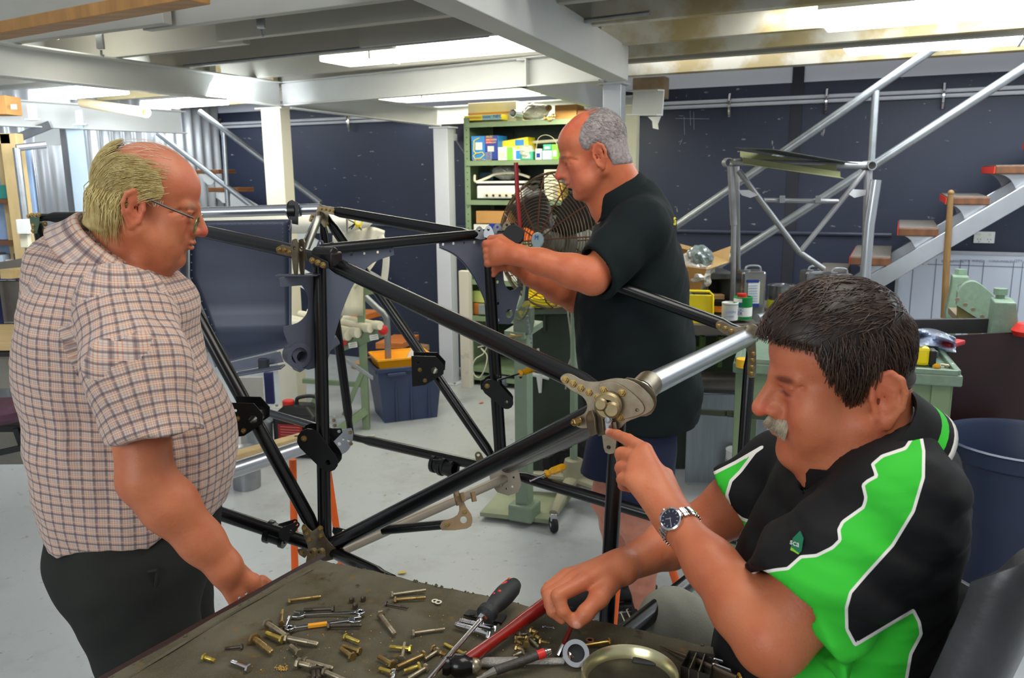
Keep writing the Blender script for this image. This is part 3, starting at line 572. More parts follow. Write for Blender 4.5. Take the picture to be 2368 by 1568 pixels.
# brackets
def clevis(x,y,w_,h_,d,mat=black_plate,ang=0,boss=True):
    p=P(x,y,d); sx=w_*d/FOC/2; sy=h_*d/FOC/2
    o=T_=None
    for dy in(-.03,.03):
        m=MB(); m.plate([(-sx,-sy),(-sx*.2,-sy*.9),(sx*.95,-sy*.2),(sx,.35*sy),(sx*.5,.95*sy),(-sx,sy)],p+V(0,dy,0),V(math.cos(ang),0,math.sin(ang)),V(-math.sin(ang),0,math.cos(ang)),.003,((-sx*.6,sy*.55,.004),(-sx*.6,-sy*.6,.003),(sx*.4,sy*.05,.012))); o=ob('bracket_plate',m,mat,fr,smooth=30)
    m=MB(); m.pipe(p+V(sx*.4,-.034,sy*.05),p+V(sx*.4,.034,sy*.05),.017,.011,16); m.box(p+V(-sx*.3,0,-sy*.6),(sx*.8,.058,.004)); ob('pivot_bush',m,mat,fr)
    bolt(p+V(-sx*.5,-.034,sy*.1),V(0,-1,0),.0055,brass,fr); bolt(p+V(-sx*.2,-.034,-sy*.6),V(0,-1,0),.0055,brass,fr)
clevis(579,963,80,86,2.02); clevis(992,853,76,74,2.58)
def lugpair(pa,pb,d,w=.026,mat=black_plate):
    for dy in(-.028,.022):
        a=P(*pa,d);b=P(*pb,d+.0); t=(b-a); m=MB(); u=V(1,0,0); 
        o2=seg_round((0,0),(t.x,t.z),w,w*.8,6); m.plate(o2,a+V(0,dy,0),V(1,0,0),V(0,0,1),.004,((t.x,t.z,.007),)); o=ob('bracket_plate',m,mat,fr,smooth=30)
        bolt(a+V(-w*.4,dy-.006,w*.2),V(0,-1,0),.0065,brass,fr)
    m=MB(); m.pipe(P(*pb,d)+V(0,-.03,0),P(*pb,d)+V(0,.03,0),.012,.007,14); ob('pivot_bush',m,mat,fr)
lugpair((722,1010),(765,1060),2.05,.032); lugpair((1135,890),(1172,925),2.48,.026)
gus([(748,990),(790,990),(792,1000),(770,1022),(750,1010)],2.1,black_plate,holes=((784,997,4),),n=V(.2,-1,0))
gus([(1110,880),(1130,872),(1150,880),(1130,905),(1112,900)],2.5,black_plate,holes=((1118,888,3),),n=V(.2,-1,0))
for (x,y,d,ax) in((640,1235,2.03,(N4-P(480,1178,2.05))),(1018,1075,2.62,(N6-N5)),(1035,1082,2.6,(N6-N5))):
    m=MB(); c=P(x,y,d); a=ax.normalized(); m.pipe(c-a*.022,c+a*.022,.027,.0186,18); m.pipe(c-a*.028,c-a*.016,.031,.0186,18); m.pipe(c+a*.016,c+a*.028,.031,.0186,18); ob('tube_collar',m,black_plate,fr)
for dy in(0,.03): gus(tear(655+dy*200,1225+dy*300,682+dy*140,1207+dy*200,17,7),2.03-dy,black_plate,n=V(.3,-1,.3),th=.004,holes=((682+dy*140,1207+dy*200,3),(668+dy*140,1222+dy*200,3)),name='bracket_plate')
gus([(1000,1062),(1045,1066),(1048,1072),(1035,1075),(1030,1095),(1015,1092)],2.6,black_plate,n=V(.1,-1,0))
# N4 joint
gus([tuple(v)[:2] for v in spline([V(698,1218,0),V(706,1212,0),V(722,1228,0),V(738,1216,0),V(745,1218,0),V(752,1240,0),V(772,1262,0),V(792,1266,0),V(797,1276,0),V(788,1288,0),V(775,1292,0),V(740,1300,0),V(715,1296,0),V(712,1262,0),V(703,1240,0)],2,True)][::-1],1.96,n=V(0,-1,.1),bolts=((704,1222),(741,1222),(711,1234),(716,1248),(778,1277),(742,1240)),br=.006)
gus([(688,1270),(705,1266),(716,1278),(705,1290),(692,1282)],1.97,n=V(0,-1,.1),bolts=((698,1279),),br=.006)
for x in(726,744): gus(tear(x,1275,x-3,1320,9,13),1.90,M('olive_bronze_lug',(132,112,76),.5,.4),n=V(-.4,-1,0),th=.012,name='lug_plate',holes=((x,1274,3.5),))
for x,y in((778,1222),(786,1222)): gus([(x-8,y-4),(x+14,y+2),(x+4,y+26),(x-10,y+8)],2.05,black_plate,holes=((x+8,y+5,3),),n=V(.3,-1,0),name='bracket_plate')
# N5 silver joint
gus([tuple(v)[:2] for v in spline([V(768,968,0),V(776,964,0),V(782,990,0),V(800,992,0),V(812,990,0),V(817,1005,0),V(812,1030,0),V(800,1046,0),V(785,1048,0),V(772,1020,0)],2,True)][::-1],2.8,silver,holes=((806,1018,3),(794,1015,3),(785,1026,4)),bolts=((772,972),(774,984),(810,1000),(812,1026)),br=.005)
# N6 plates
gus([(1132,1098),(1152,1085),(1190,1080),(1200,1090),(1206,1120),(1198,1138),(1176,1146),(1150,1138),(1135,1118)],2.44,beige_tube,holes=((1172,1112,2.5),(1185,1125,2.5),(1172,1130,2.5),(1188,1104,2.5),(1160,1122,2.5)),n=V(-.2,-1,.2))
for x in(1106,1146): gus(tear(x,1052,x+12 if x<1120 else x-6,1084,8,11),2.5,bronze,n=V(0,-1,0),holes=((x,1052,3.5),(x+6 if x<1120 else x-3,1066,3)))
# left L joint green
gus([(68,495),(92,492),(92,515),(86,540),(76,540),(70,515)],2.92,M('zinc_chromate_green',(62,92,66),.5),n=V(.1,-1,0),bolts=((66,500),(74,497),(82,498),(90,496),(76,522),(76,534)),br=.006)
for y in(518,532): bolt(P(104,y,2.93),V(1,-.3,0),.007,brass,fr)
# rings and mid fittings on the brace tube
for x,y in((1302,1024),(1310,1020),(1262,1043),(1268,1040)):
    m=MB(); a=(P(1392,982,1.62)-N6).normalized(); d=2.5-.88*(x-1160)/232; c=P(x,y,d); m.pipe(c-a*.004,c+a*.004,.0195,.016,18); ob('tube_collar',m,black_plate,fr)
# control arm with fork
ca=M('tan_steel_fitting',(150,124,92),.45,.4,var=.25,scale=20)
m=MB(); m.tube([P(885,1226,2.0),P(1040,1212,1.95)],.012,12); ob('control_arm',m,black_tube,fr)
for dy in(0,-.02): gus([tuple(v)[:2] for v in spline([V(1022,1206,0),V(1040,1200,0),V(1058,1190,0),V(1062,1170,0),V(1050,1150,0),V(1066,1148,0),V(1078,1172,0),V(1090,1190,0),V(1092,1208,0),V(1080,1222,0),V(1022,1226,0)],2,True)][::-1],1.93+dy,ca,n=V(0,-1,.35),holes=((1072,1202,8),),th=.005,name='bell_crank',bolts=((1034,1213),(1074,1184)) if dy else ())
m=MB(); m.tube([P(1062,1168,1.94),P(1052,1128,1.96)],.008,10); m.tube([P(1093,1138,1.95),P(1097,1160,1.94)],.007,8); m.tube([P(1066,1140,1.93),P(1072,1160,1.92)],.007,8); ob('link_rod',m,ca,fr)
for x,y in((1048,1114),(1074,1100)): bolt(P(x,y,1.97),V(-.3,-.3,1),.006,brass,fr,h=.008)
# seat pan ---------------------------------------------------------
sp=T('seat_pan','large blue-grey riveted sheet metal seat pan held inside the frame behind the old man','seat pan',P(560,860,2.5))
prof=[(2.72,511),(2.73,560),(2.74,640),(2.74,720),(2.72,765),(2.66,800),(2.58,822),(2.50,838)]
L0=P(440,511,2.70);R0_=P(672,508,2.70)
def seatpt(px_l,px_r,u,v):
    i=v*(len(prof)-1); k=min(int(i),len(prof)-2); f=i-k; d=prof[k][0]*(1-f)+prof[k+1][0]*f; y=prof[k][1]*(1-f)+prof[k+1][1]*f
    xl=440+max(0,(y-640))*.42; xr=672+max(0,y-640)*.0+max(0,(y-760))*.15
    return P(xl+(xr-xl)*u,y-u*4-max(0,(y-780))*.6*u,d)
m=MB(); m.grid(lambda u,v:seatpt(0,0,u,v),14,28); pan_m=M('dark_blue_grey_pan',(72,78,96),.42,.1,var=.08,scale=5); ob('pan_back',m,pan_m,sp,smooth=80,solid=.003)
m=MB(); m.grid(lambda u,v:seatpt(0,0,1,v)+V(.0+.012*math.sin(u*1.57)*2,-.10*u,-.02*(u**2) if v<.05 else 0),5,28); ob('side_flange',m,bluegrey,sp,smooth=80,solid=.003)
m=MB(); m.grid(lambda u,v:seatpt(0,0,0,v)+V(-.01,-.0+.07*(-u),0),4,28); ob('side_flange',m,bluegrey,sp,smooth=80,solid=.003)
m=MB(); a=P(532,838,2.46);b=P(648,812,2.46);a2=P(536,860,2.44);b2=P(655,836,2.44); m.add([a,b,b2,a2],[(0,1,2,3)]); ob('front_lip',m,bluegrey,sp,smooth=0,solid=.006,bevel=.002)
m=MB(); a=P(545,866,2.40);b=P(655,848,2.40); m.bar(a,b,.05,.006,V(0,0,1)); ob('lower_rail',m,bluegrey,sp,smooth=0,bevel=.002)
m=MB(); m.box(P(610,842,2.42),(.03,.02,.035)); ob('latch_tab',m,M('dark_primer',(50,54,64),.4),sp,smooth=0,bevel=.003)
m=MB(); a=P(680,850,2.46);b=P(775,782,2.55); m.bar(a,b,.05,.035,V(0,0,1)); ob('side_rail',m,bluegrey,sp,smooth=0,bevel=.006)
m=MB()
for k in range(14):
    q=P(449+ k*16.5,520-k*.5,2.69); m.ball(q,.0028,6)
for k in range(15): m.ball(P(443+max(0,(535+k*18-640))*.42,535+k*18,2.69),.0028,6)
for k in range(6): m.ball(P(668+k*.5,522+k*9,2.64),.0028,6); m.ball(P(654,520+k*9,2.69),.0028,6)
ob('rivets',m,bluegrey,sp,kind='stuff')
# ---------------- trestles ----------------
tr=T('timber_beam','pale timber beam resting on the trestle left of the frame','beam',P(620,1040,2.5))
m=MB(); m.bar(P(500,1078,2.75),P(712,1018,3.0),.05,.06,V(0,0,1)); ob('beam_body',m,M('pale_pine',(206,178,126),.6,var=.12,scale=4,stretch=(1,8,8)),tr,smooth=0,bevel=.003)
m=MB(); m.lathe([(.008,0),(.008,.002),(0,.002)],P(686,1016,2.93)+V(0,0,.012),V(0,0,1),n=10); ob('bolt_hole',m,blackp,tr)
m=MB(); m.tube([P(470,1110,2.35),P(742,1020,2.6)],.025,20); ob('aluminium_tube',m,silver,None,'thick bright aluminium tube lying beside the timber beam under the frame','tube')
def trestle(label,segs):
    t=T('trestle_stand',label,'trestle',P(*segs[0][1])); 
    for a,b in segs:
        m=MB(); m.tube([P(*a),P(*b)],.0125,12); ob('leg',m,orange,t)
        m=MB(); q=P(*b); d=(P(*b)-P(*a)).normalized(); m.tube([q-d*.01,q+d*.04],.015,12); ob('foot',m,rubber,t)
    return t
trestle('orange trestle leg standing left of the front bottom joint of the frame',[((677,1062,2.62),(685,1475,2.62))])
trestle('orange trestle leg right of the lower left joint, leaning outward',[((757,1080,2.75),(806,1415,2.72))])
trestle('orange trestle leg behind the hand holding the wrench',[((1428,1330,2.25),(1405,1580,2.2))])
trestle('orange trestle leg seen through the crossed arms of the seated man',[((1552,1310,2.35),(1604,1470,2.35))])
# ================= GREEN SHELF UNIT =================
SO=.50 # front face offset from wall
SB=.06
sh=T('metal_shelving','sage green slotted metal shelving unit full of boxes against the navy wall','shelving',WP(.5,0,.3))
sa=PW(1079,600,SO); sl=(sa-W0).dot(We); zt=PW(1079,272,SO).z
s1=sl+.95; dpt=SO-SB
for s_ in(sl+.015,s1-.015):
    for o_ in(SO-.015,SB+.015):
        m=MB(); m.box(WP(s_,zt/2,o_),(.045 if o_>.3 else .03,.004,zt),axw); m.box(WP(s_+(-.022 if s_<sl+.1 else .022),zt/2,o_-.02),(.004,.04,zt),axw); po=ob('upright',m,green_paint,sh,smooth=0)
        if o_>.3:
            m=MB()
            for k in range(38): m.lathe([(.0045,0),(.0045,.001),(0,.001)],WP(s_,.04+k*.051,o_+.0022),Wn,6)
            ob('slot_holes',m,blackp,po,kind='stuff')
shz=[PW(1200,279,SO).z,PW(1200,370,SO).z,PW(1200,463,SO).z,PW(1150,560,SO).z,PW(1150,650,SO).z,PW(1150,735,SO).z,PW(1110,850,SO).z,.08]
for i,z in enumerate(shz):
    m=MB(); m.box(WP((sl+s1)/2,z-.004,(SO+SB)/2),(.93,dpt,.004),axw); m.box(WP((sl+s1)/2,z-.018,SO-.002),(.93,.003,.034),axw); ob('shelf_board',m,green_paint,sh,smooth=0)
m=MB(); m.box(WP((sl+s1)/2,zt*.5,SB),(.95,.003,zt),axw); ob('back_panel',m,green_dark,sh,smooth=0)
m=MB(); m.box(WP(sl,zt*.5,(SO+SB)/2),(.003,dpt*.95,zt),axw); ob('side_panel',m,green_paint,sh,smooth=0)
def sbox(name,xl,xr,yt,zi,dep,mat,label,cat='box',off=SO-.02,yb=None,name2='carton',mats=None,tilt=0):
    z=shz[zi] if yb is None else None
    a=PW(xl,400,off);b=PW(xr,400,off); sa_=(a-W0).dot(We);sb_=(b-W0).dot(We)
    top=PW((xl+xr)/2,yt,off).z; z=z if z is not None else PW((xl+xr)/2,yb,off).z
    t=T(name,label,cat,WP((sa_+sb_)/2,z,off)); m=MB(); ax=axw
    if tilt: q=Matrix.Rotation(tilt,3,Wn); ax=tuple(q@v for v in axw)
    m.box(WP((sa_+sb_)/2,(z+top)/2,off-dep/2),(sb_-sa_,dep,top-z),ax); ob(name2,m,mat,t,smooth=0,bevel=.003)
    t['_s']=0; del t['_s']; t_info=(sa_,sb_,z,top,off); return t,t_info
def face(t,inf,fx0,fx1,fz0,fz1,mat,name='printed_patch',e=.0015):
    sa_,sb_,z,top,off=inf; m=MB(); m.box(WP(sa_+(sb_-sa_)*(fx0+fx1)/2,z+(top-z)*(fz0+fz1)/2,off+e),((sb_-sa_)*(fx1-fx0),.001,(top-z)*(fz1-fz0)),axw); return ob(name,m,mat,t,smooth=0)
blue=M('print_blue',(40,130,205),.4); dblue=M('print_navy',(28,52,140),.4); yel=M('print_yellow',(238,215,40),.4); grn=M('print_green',(120,200,60),.4); teal=M('print_teal',(60,160,130),.4); wht=M('print_white',(225,225,215),.5); redp=M('print_red',(215,60,50),.5)
# top
t,i_=sbox('carton',1085,1195,236,0,.25,cream,'large cream carton with brown tape line on top of the green shelves','box',off=.36); face(t,i_,0,1,.42,.52,cardboard,'tape_band')
t,i_=sbox('lamp_carton',1076,1160,266,0,.12,yel,'flat yellow and pale blue carton at the front left of the shelf top','box',yb=278); face(t,i_,.5,1,.02,.98,M('print_paleblue',(140,190,200),.5)); 
text('lettering','NEC',dblue,WP(i_[0]+(i_[1]-i_[0])*.80,i_[2]+.012,i_[4]+.003),We,V(0,0,1),.034,t); text('lettering','PRINTER',dblue,WP(i_[0]+(i_[1]-i_[0])*.52,i_[2]+.014,i_[4]+.003),We,V(0,0,1),.016,t); text('lettering','MADE IN JAPAN',redp,WP(i_[0]+.045,i_[2]+.014,i_[4]+.003),We,V(0,0,1),.013,t)
m=MB(); c=PW(1186,262,.45); m.pipe(c,c-Wn*.2,.028,.025,18); ob('tape_roll',m,silver,None,'open silver tube end on top of the shelves between the carton and the bag','tube')
m=MB(); c=PW(1212,262,.40); m.lathe([(.022,0),(.028,.01),(.028,.05),(.02,.06)],c-V(0,0,.02),We,14); ob('tube_offcut',m,brass,None,'short brassy pipe offcut on top of the shelves beside the bag','tube')
plastic=M('clear_plastic_bag',(206,206,190),.22,var=.25,scale=14,coat=.6,bump=.6,bscale=22,alpha=.82)
def crumple(name,c,r,label,mat=None,cat='bag',seed=1,amp=.25,parent=None):
    rr=np.random.RandomState(seed); D=[(rr.normal(size=3)*rr.uniform(1.2,3.2),rr.uniform(0,6.3),rr.uniform(.4,1)) for _ in range(9)]
    bm=bmesh.new(); bmesh.ops.create_icosphere(bm,subdivisions=4,radius=1); vs=[]
    for v in bm.verts:
        n=np.array(v.co); k=1+amp*sum(a*abs(math.sin(n@d+p))-.4*a for d,p,a in D)*.35+rr.uniform(-.045,.045)
        vs.append((c[0]+n[0]*r[0]*k,c[1]+n[1]*r[1]*k,c[2]+n[2]*r[2]*k))
    fs=[tuple(v.index for v in f.verts) for f in bm.faces]; bm.free(); m=MB(); m.add(vs,fs)
    return ob(name,m,mat or plastic,parent,label,cat if label else None,smooth=12)
crumple('plastic_bag',PW(1240,258,.42),(.085,.07,.05),'crumpled clear plastic bag on top of the green shelves',seed=3)
for i,(x,y,r) in enumerate(((1270,250,.022),(1272,275,.018),(1262,273,.014),(1280,268,.014))):
    m=MB(); m.lathe([(r,0),(r,.012),(r*.6,.014),(r*.6,.02)],PW(x,y,.5),Wn,10); m.lathe([(r*.4,-.01),(r*.4,.03)],PW(x,y,.5),Wn+We*.8,8); ob('brass_fitting',m,brass,None,['round brass fitting behind the plastic bag on the shelf top','brass coil fitting hanging over the front of the shelf top','smaller brass fitting left of the hanging brass coil','small brass fitting right of the hanging brass coil'][i],'fitting')
t,i_=sbox('cardboard_box',1283,1332,242,0,.16,cardboard,'small open brown cardboard box on the right of the shelf top','box')
t,i_=sbox('cardboard_box',1334,1352,252,0,.14,M('dark_cardboard',(150,100,60),.8),'dark brown little carton at the far right of the shelf top','box')
# shelf 1
t,i_=sbox('worklight_carton',1091,1152,314,1,.16,blue,'bright blue and navy work lamp carton with a yellow lamp picture'); face(t,i_,.52,1,0,1,dblue); 
face(t,i_,.55,.92,.68,.90,redp); face(t,i_,.16,.42,.44,.74,wht); face(t,i_,.62,.86,.36,.58,wht); face(t,i_,0,1,0,.05,blackp)
m=MB(); f=lambda a,b: WP(i_[0]+(i_[1]-i_[0])*a,i_[2]+(i_[3]-i_[2])*b,i_[4]+.004)
m.tube([f(.32,.92),f(.12,.82),f(.10,.40),f(.18,.30),f(.42,.34),f(.5,.24),f(.36,.10),f(.14,.08),f(.08,.2),f(.2,.32)],.004,6); ob('lamp_picture',m,yel,t)
text('lettering','ARLEC',yel,f(.56,.92),We,V(0,0,1),.02,t); text('lettering','HALOGEN',wht,f(.57,.80),We,V(0,0,1),.018,t); text('lettering','WORKLIGHT',wht,f(.57,.70),We,V(0,0,1),.014,t); text('lettering','HANDY MULTI PURPOSE LIGHT',wht,f(.06,.008),We,V(0,0,1),.011,t)
for k in range(5): text('lettering','use for work',wht,f(.54,.30-k*.055),We,V(0,0,1),.010,t)
t,i_=sbox('yellow_carton',1156,1222,322,1,.14,yel,'yellow and blue carton lying tilted on top of the white boxes','box',off=.40,yb=352,tilt=.12); face(t,i_,.55,.85,.5,.95,blue); face(t,i_,.12,.28,.1,.45,wht); face(t,i_,.7,.85,.05,.4,wht)
t,i_=sbox('bulb_carton',1152,1186,340,1,.12,wht,'white and lime green carton below the tilted yellow carton'); face(t,i_,.62,1,.02,.98,grn); face(t,i_,.08,.5,.2,.6,cream)
t,i_=sbox('small_carton',1187,1204,346,1,.10,wht,'narrow white and blue carton right of the lime green one'); face(t,i_,.4,1,.1,.9,blue)
crumple('plastic_bag',PW(1218,352,.44),(.05,.05,.05),'clear plastic bag of bulbs in the middle of the upper shelf',seed=5)
for k,(xl,xr,yt,yb,mt,lb) in enumerate(((1203,1232,350,None,teal,'teal printed bulb carton at the front of the upper shelf'),(1238,1252,344,None,wht,'small white carton with barcode right of the teal one'),(1254,1276,348,None,M('print_lightblue',(170,200,225),.5),'pale blue bulb carton on the upper shelf'),(1256,1275,334,347,teal,'tiny green carton stacked on the pale blue one'),(1276,1290,334,None,grn,'black and lime green blister pack beside the head of the man in black'))):
    t,i_=sbox('bulb_carton',xl,xr,yt,1,.08,mt,lb,yb=yb); face(t,i_,.2,.8,.2,.6,wht if mt is not wht else dblue)
m=MB(); m.tube([PW(1225,330,.3),PW(1295,325,.3)],.012,10); ob('pvc_pipe',m,cream,None,'cream pipe lying at the back of the upper shelf','pipe')
m=MB(); m.tube(spline([PW(1240,345,.4),PW(1245,320,.4),PW(1262,312,.4),PW(1280,320,.4),PW(1290,340,.4)],6),.002,5); ob('wire_loop',m,cream,None,'thin white wire loop over the cartons on the upper shelf','wire')
# shelf 2
pw=T('power_supply','white bench power supply with a row of black knob holes','power supply',PW(1150,460,SO))
def wbx(xl,xr,yt,yb,off,dep,mat,nm,par,bev=.006):
    a=PW(xl,yb,off);b=PW(xr,yb,off); z0=a.z; z1=PW(xl,yt,off).z; m=MB(); m.box((a+b)/2-Wn*dep/2+V(0,0,(z1-z0)/2),((b-a).length,dep,z1-z0),axw); return ob(nm,m,mat,par,smooth=0,bevel=bev)
wbx(1103,1208,430,459,SO,.3,whitep,'housing',pw); wbx(1101,1212,419,424,SO,.3,whitep,'lid',pw,.002); wbx(1106,1208,424,430,SO-.02,.26,blackp,'vent_gap',pw,.001)
wbx(1118,1206,447,456,SO+.002,.004,cream,'knob_panel',pw,.001)
for k in range(5):
    m=MB(); m.lathe([(.009,0),(.009,.004),(.006,.012),(0,.012)],PW(1126+k*15,452,SO+.004),Wn,12); ob('knob',m,blackp,pw)
m=MB(); m.tube(spline([PW(1098,405,.45),PW(1100,420,.47),PW(1125,412,.45),PW(1150,402,.4),PW(1190,400,.4),PW(1225,410,.4)],6),.009,8); ob('hose_loop',m,cream,None,'cream hose looped over the white power supply','hose')
wbx(1108,1140,398,418,.3,.15,M('petrol_blue_box',(46,76,96),.5),'storage_box',None).update_tag()
tag(bpy.data.objects['storage_box'],'dark petrol blue box behind the cream hose on the second shelf','box')
crumple('plastic_bag',PW(1172,398,.3),(.09,.07,.05),'grey crumpled plastic bag above the white power supply',M('grey_bag',(150,150,146),.3,var=.3,scale=12,coat=.4,bump=.4),seed=9)
t,i_=sbox('meter_box',1258,1292,392,2,.15,cream,'cream instrument with black holes behind the fan cage'); 
t,i_=sbox('yellow_pot',1278,1300,425,2,.12,M('mustard_box',(220,180,90),.5),'mustard yellow box behind the top of the fan cage')
t,i_=sbox('grey_roll',1215,1262,440,2,.2,M('grey_roll_m',(110,110,112),.5),'grey rounded case behind the fan cage on the second shelf','case')
# shelf 3
t,i_=sbox('cardboard_box',1099,1174,488,3,.25,cardboard,'long plain brown cardboard box on the third shelf','box',yb=517)
t,i_=sbox('white_carton',1093,1130,519,3,.2,wht,'flat white carton under the long brown box','box'); 
t,i_=sbox('label_carton',1128,1162,517,3,.2,dblue,'navy and white carton right of the flat white one','box'); face(t,i_,.2,.8,.1,.5,wht); face(t,i_,.3,.45,.15,.3,redp)
t,i_=sbox('orange_pouch',1210,1240,527,3,.1,M('orange_cloth',(240,110,40),.6),'orange pouch behind the rim of the fan cage','pouch',off=.4)
t,i_=sbox('white_carton',1160,1206,600,4,.3,wht,'big blank white carton on the fourth shelf behind the hand','box')
t,i_=sbox('white_canister',1235,1268,500,3,.15,wht,'white plastic canister seen through the fan cage','canister',off=.4)
# lower left shelf items
t=T('plastic_tub','pale yellow-green plastic tub on the lower shelf','tub',PW(1112,690,SO-.05))
c=PW(1112,697,SO-.12); m=MB(); z1=PW(1112,672,SO-.12).z; h=z1-c.z
m.add([c+We*(.06*sx)+Wn*(.05*sy) for sx,sy in((-1,-1),(1,-1),(1,1),(-1,1))]+[c+V(0,0,h)+We*(.072*sx)+Wn*(.06*sy) for sx,sy in((-1,-1),(1,-1),(1,1),(-1,1))],[(0,1,2,3),(0,1,5,4),(1,2,6,5),(2,3,7,6),(3,0,4,7)]); ob('tub_body',m,M('lime_tub',(206,216,120),.4),t,smooth=0,solid=.003)
m=MB(); m.box(c+V(0,0,h),(.155,.13,.008),axw); ob('tub_rim',m,M('lime_tub',(206,216,120)),t,smooth=0,bevel=.002)
wbx(1094,1120,702,728,SO-.05,.15,wood_orange,'wood_offcut',None); tag(bpy.data.objects['wood_offcut'],'orange-brown wooden block below the lime tub','wood block')
wbx(1106,1122,704,728,SO-.02,.1,M('grey_block',(130,142,138),.5),'metal_block',None); tag(bpy.data.objects['metal_block'],'grey metal block against the wooden block on the lower shelf','block')
m=MB(); m.tube(spline([PW(1105,803,.5),PW(1125,800,.5),PW(1118,818,.5),PW(1100,830,.53),PW(1092,850,.53),PW(1098,868,.53),PW(1110,872,.53),PW(1122,850,.53),PW(1126,822,.5),PW(1112,805,.5),PW(1120,815,.5)],6),.0045,6); ob('cable',m,cream,None,'cream electric cable dangling from the lower green shelf','cable')
# whitewashed timber leaning beside the shelf
m=MB(); a=P(1079,895,5.75);b=P(1077,626,5.75); m.box((a+b)/2,(.077,.05,b.z-a.z),axw); ob('timber_post',m,M('whitewashed_timber',(206,200,184),.7,var=.05,scale=6,rgb2=(150,138,118),thr=(.28,.42),bump=.1),None,'upright whitewashed timber plank standing against the left of the green shelves','plank',smooth=0,bevel=.003)
# ================= GREEN BENCH WITH YELLOW TRAY =================
gb=T('green_workbench','dark green steel workbench with a painted white cross mark behind the man in black','workbench',P(1300,1080,4.35))
def fbx(nm,xl,xr,yt,yb,d,dep,mat,par,bev=.003,yaw=0,lab=None,cat=None):
    a=P(xl,yb,d);b=P(xr,yb,d);z1=P((xl+xr)/2,yt,d).z; z0=P((xl+xr)/2,yb,d).z; m=MB(); c,s_=math.cos(yaw),math.sin(yaw); ax=(V(c,-s_,0),V(s_,c,0),V(0,0,1))
    m.box((a+b)/2*1+V(0,0,0)+ax[1]*dep/2+V(0,0,(z0+z1)/2-(a.z+b.z)/2),((b-a).length,dep,abs(z1-z0)),ax); return ob(nm,m,mat,par,lab,cat,smooth=0,bevel=bev)
fbx('bench_top',1195,1650,713,725,4.2,.7,M('olive_bench_top',(84,98,84),.5),gb); fbx('front_panel',1208,1600,727,1085,4.3,.02,green_dark,gb,0)
fbx('panel_rib',1256,1262,725,768,4.28,.02,green_dark,gb,0)
m=MB()
ch=lambda x,y:P(x,y,4.285)
m.tube([ch(1244,806),ch(1246,820)],.008,6); ob('paint_mark',m,whitep,gb,smooth=0)
m=MB(); m.tube([ch(1247,866),ch(1249,908)],[.02,.009],6); m.tube([ch(1230,865),ch(1270,874)],[.012,.012],6); ob('paint_mark',m,whitep,gb,smooth=0)
yt=T('yellow_tray','bright yellow plastic tray on the green workbench behind the fan cage','tray',P(1290,705,4.2))
for (xl,xr,yt_,yb_,d,dep) in((1215,1340,690,712,4.18,.02),(1222,1345,665,690,4.45,.02)): fbx('tray_wall',xl,xr,yt_,yb_,d,dep,yellow,yt)
fbx('tray_floor',1216,1345,707,712,4.18,.28,yellow,yt); fbx('tray_lid',1232,1330,655,668,4.5,.15,yellow,yt)
crumple('red_printed_bag',P(1243,656,4.3),(.06,.05,.03),'red and white printed plastic bag on the yellow tray',M('red_white_print',(222,190,186),.4,rgb2=(214,60,70),scale=30,thr=(.45,.55)),seed=12)
m=MB(); m.tube(spline([P(1312,715,4.1),P(1320,780,4.1),P(1322,820,4.1),P(1314,848,4.1),P(1308,900,4.1)],5),.0045,6); m.tube(spline([P(1329,715,4.1),P(1324,790,4.1),P(1322,830,4.1),P(1328,860,4.1),P(1326,940,4.1)],5),.0045,6); ob('cable',m,M('grey_cable',(150,150,132),.5),None,'pair of grey cables hanging in front of the dark green bench','cable')
# ================= PUNCH ON PEDESTAL =================
gp=M('pedestal_green',(128,146,124),.5,var=.12,scale=5,bump=.1)
pe=T('pedestal_stand','sage green steel pedestal stand on a tread-plate base','stand',PZ(1213,1178,0))
b0=[PZ(1110,1197,.012),PZ(1180,1140,.012),PZ(1312,1140,.012),PZ(1275,1212,.012)]
base=[PZ(1110,1194,.02),PZ(1276,1212,.02),PZ(1322,1150,.02),PZ(1158,1140,.02)]
m=MB(); m.add(base,[(0,1,2,3)]); ob('base_plate',m,M('tread_plate',(150,158,128),.5,var=.1,scale=8,bump=.5,bscale=60),pe,smooth=0,solid=-.02)
cx_=P(1213,1165,3.62)
m=MB(); m.box(V(cx_.x,cx_.y,.46),(.062,.07,.88),axw); ob('column',m,gp,pe,smooth=0,bevel=.003)
m=MB(); m.box(V(cx_.x,cx_.y,.06),(.12,.12,.08),axw); ob('column_foot',m,gp,pe,smooth=0,bevel=.01)
m=MB(); tp=[P(1166,780,3.5),P(1213,784,3.45),P(1256,757,3.7),P(1210,752,3.8)]; zt_=.9
tp=[PZ(1166,780,.895),PZ(1213,786,.895),PZ(1256,757,.895),PZ(1210,752,.895)]; m.add(tp,[(0,1,2,3)]); ob('top_plate',m,gp,pe,smooth=0,solid=-.03,bevel=.002)
m=MB(); q=V(cx_.x+.01,cx_.y-.036,.62); m.lathe([(.007,0),(.007,.002),(0,.002)],P(1204,872,3.56),V(0,-1,0),10); ob('bolt_hole',m,blackp,pe)
pu=T('lever_punch','green hand lever punch with yellow worn link bolted on the pedestal','lever punch',P(1215,768,3.6))
m=MB(); m.plate([(-.055,.10),(-.05,.075),(-.035,.06),(-.035,0),(.04,0),(.05,.05),(.05,.115),(.02,.12),(-.02,.105)],P(1213,768,3.58),We,V(0,0,1),.045); ob('punch_body',m,M('grey_green_cast',(116,128,112),.5,.2,var=.15,scale=12),pu,smooth=0,bevel=.004)
m=MB(); m.tube(spline([P(1204,730,3.57),P(1206,705,3.57),P(1214,685,3.57),P(1216,655,3.57),P(1218,640,3.57)],4),[.018,.018,.018,.018,.016,.016,.016,.016,.014,.014,.012,.012,.011,.011,.010,.010,.01],10); ob('lever_arm',m,gp,pu)
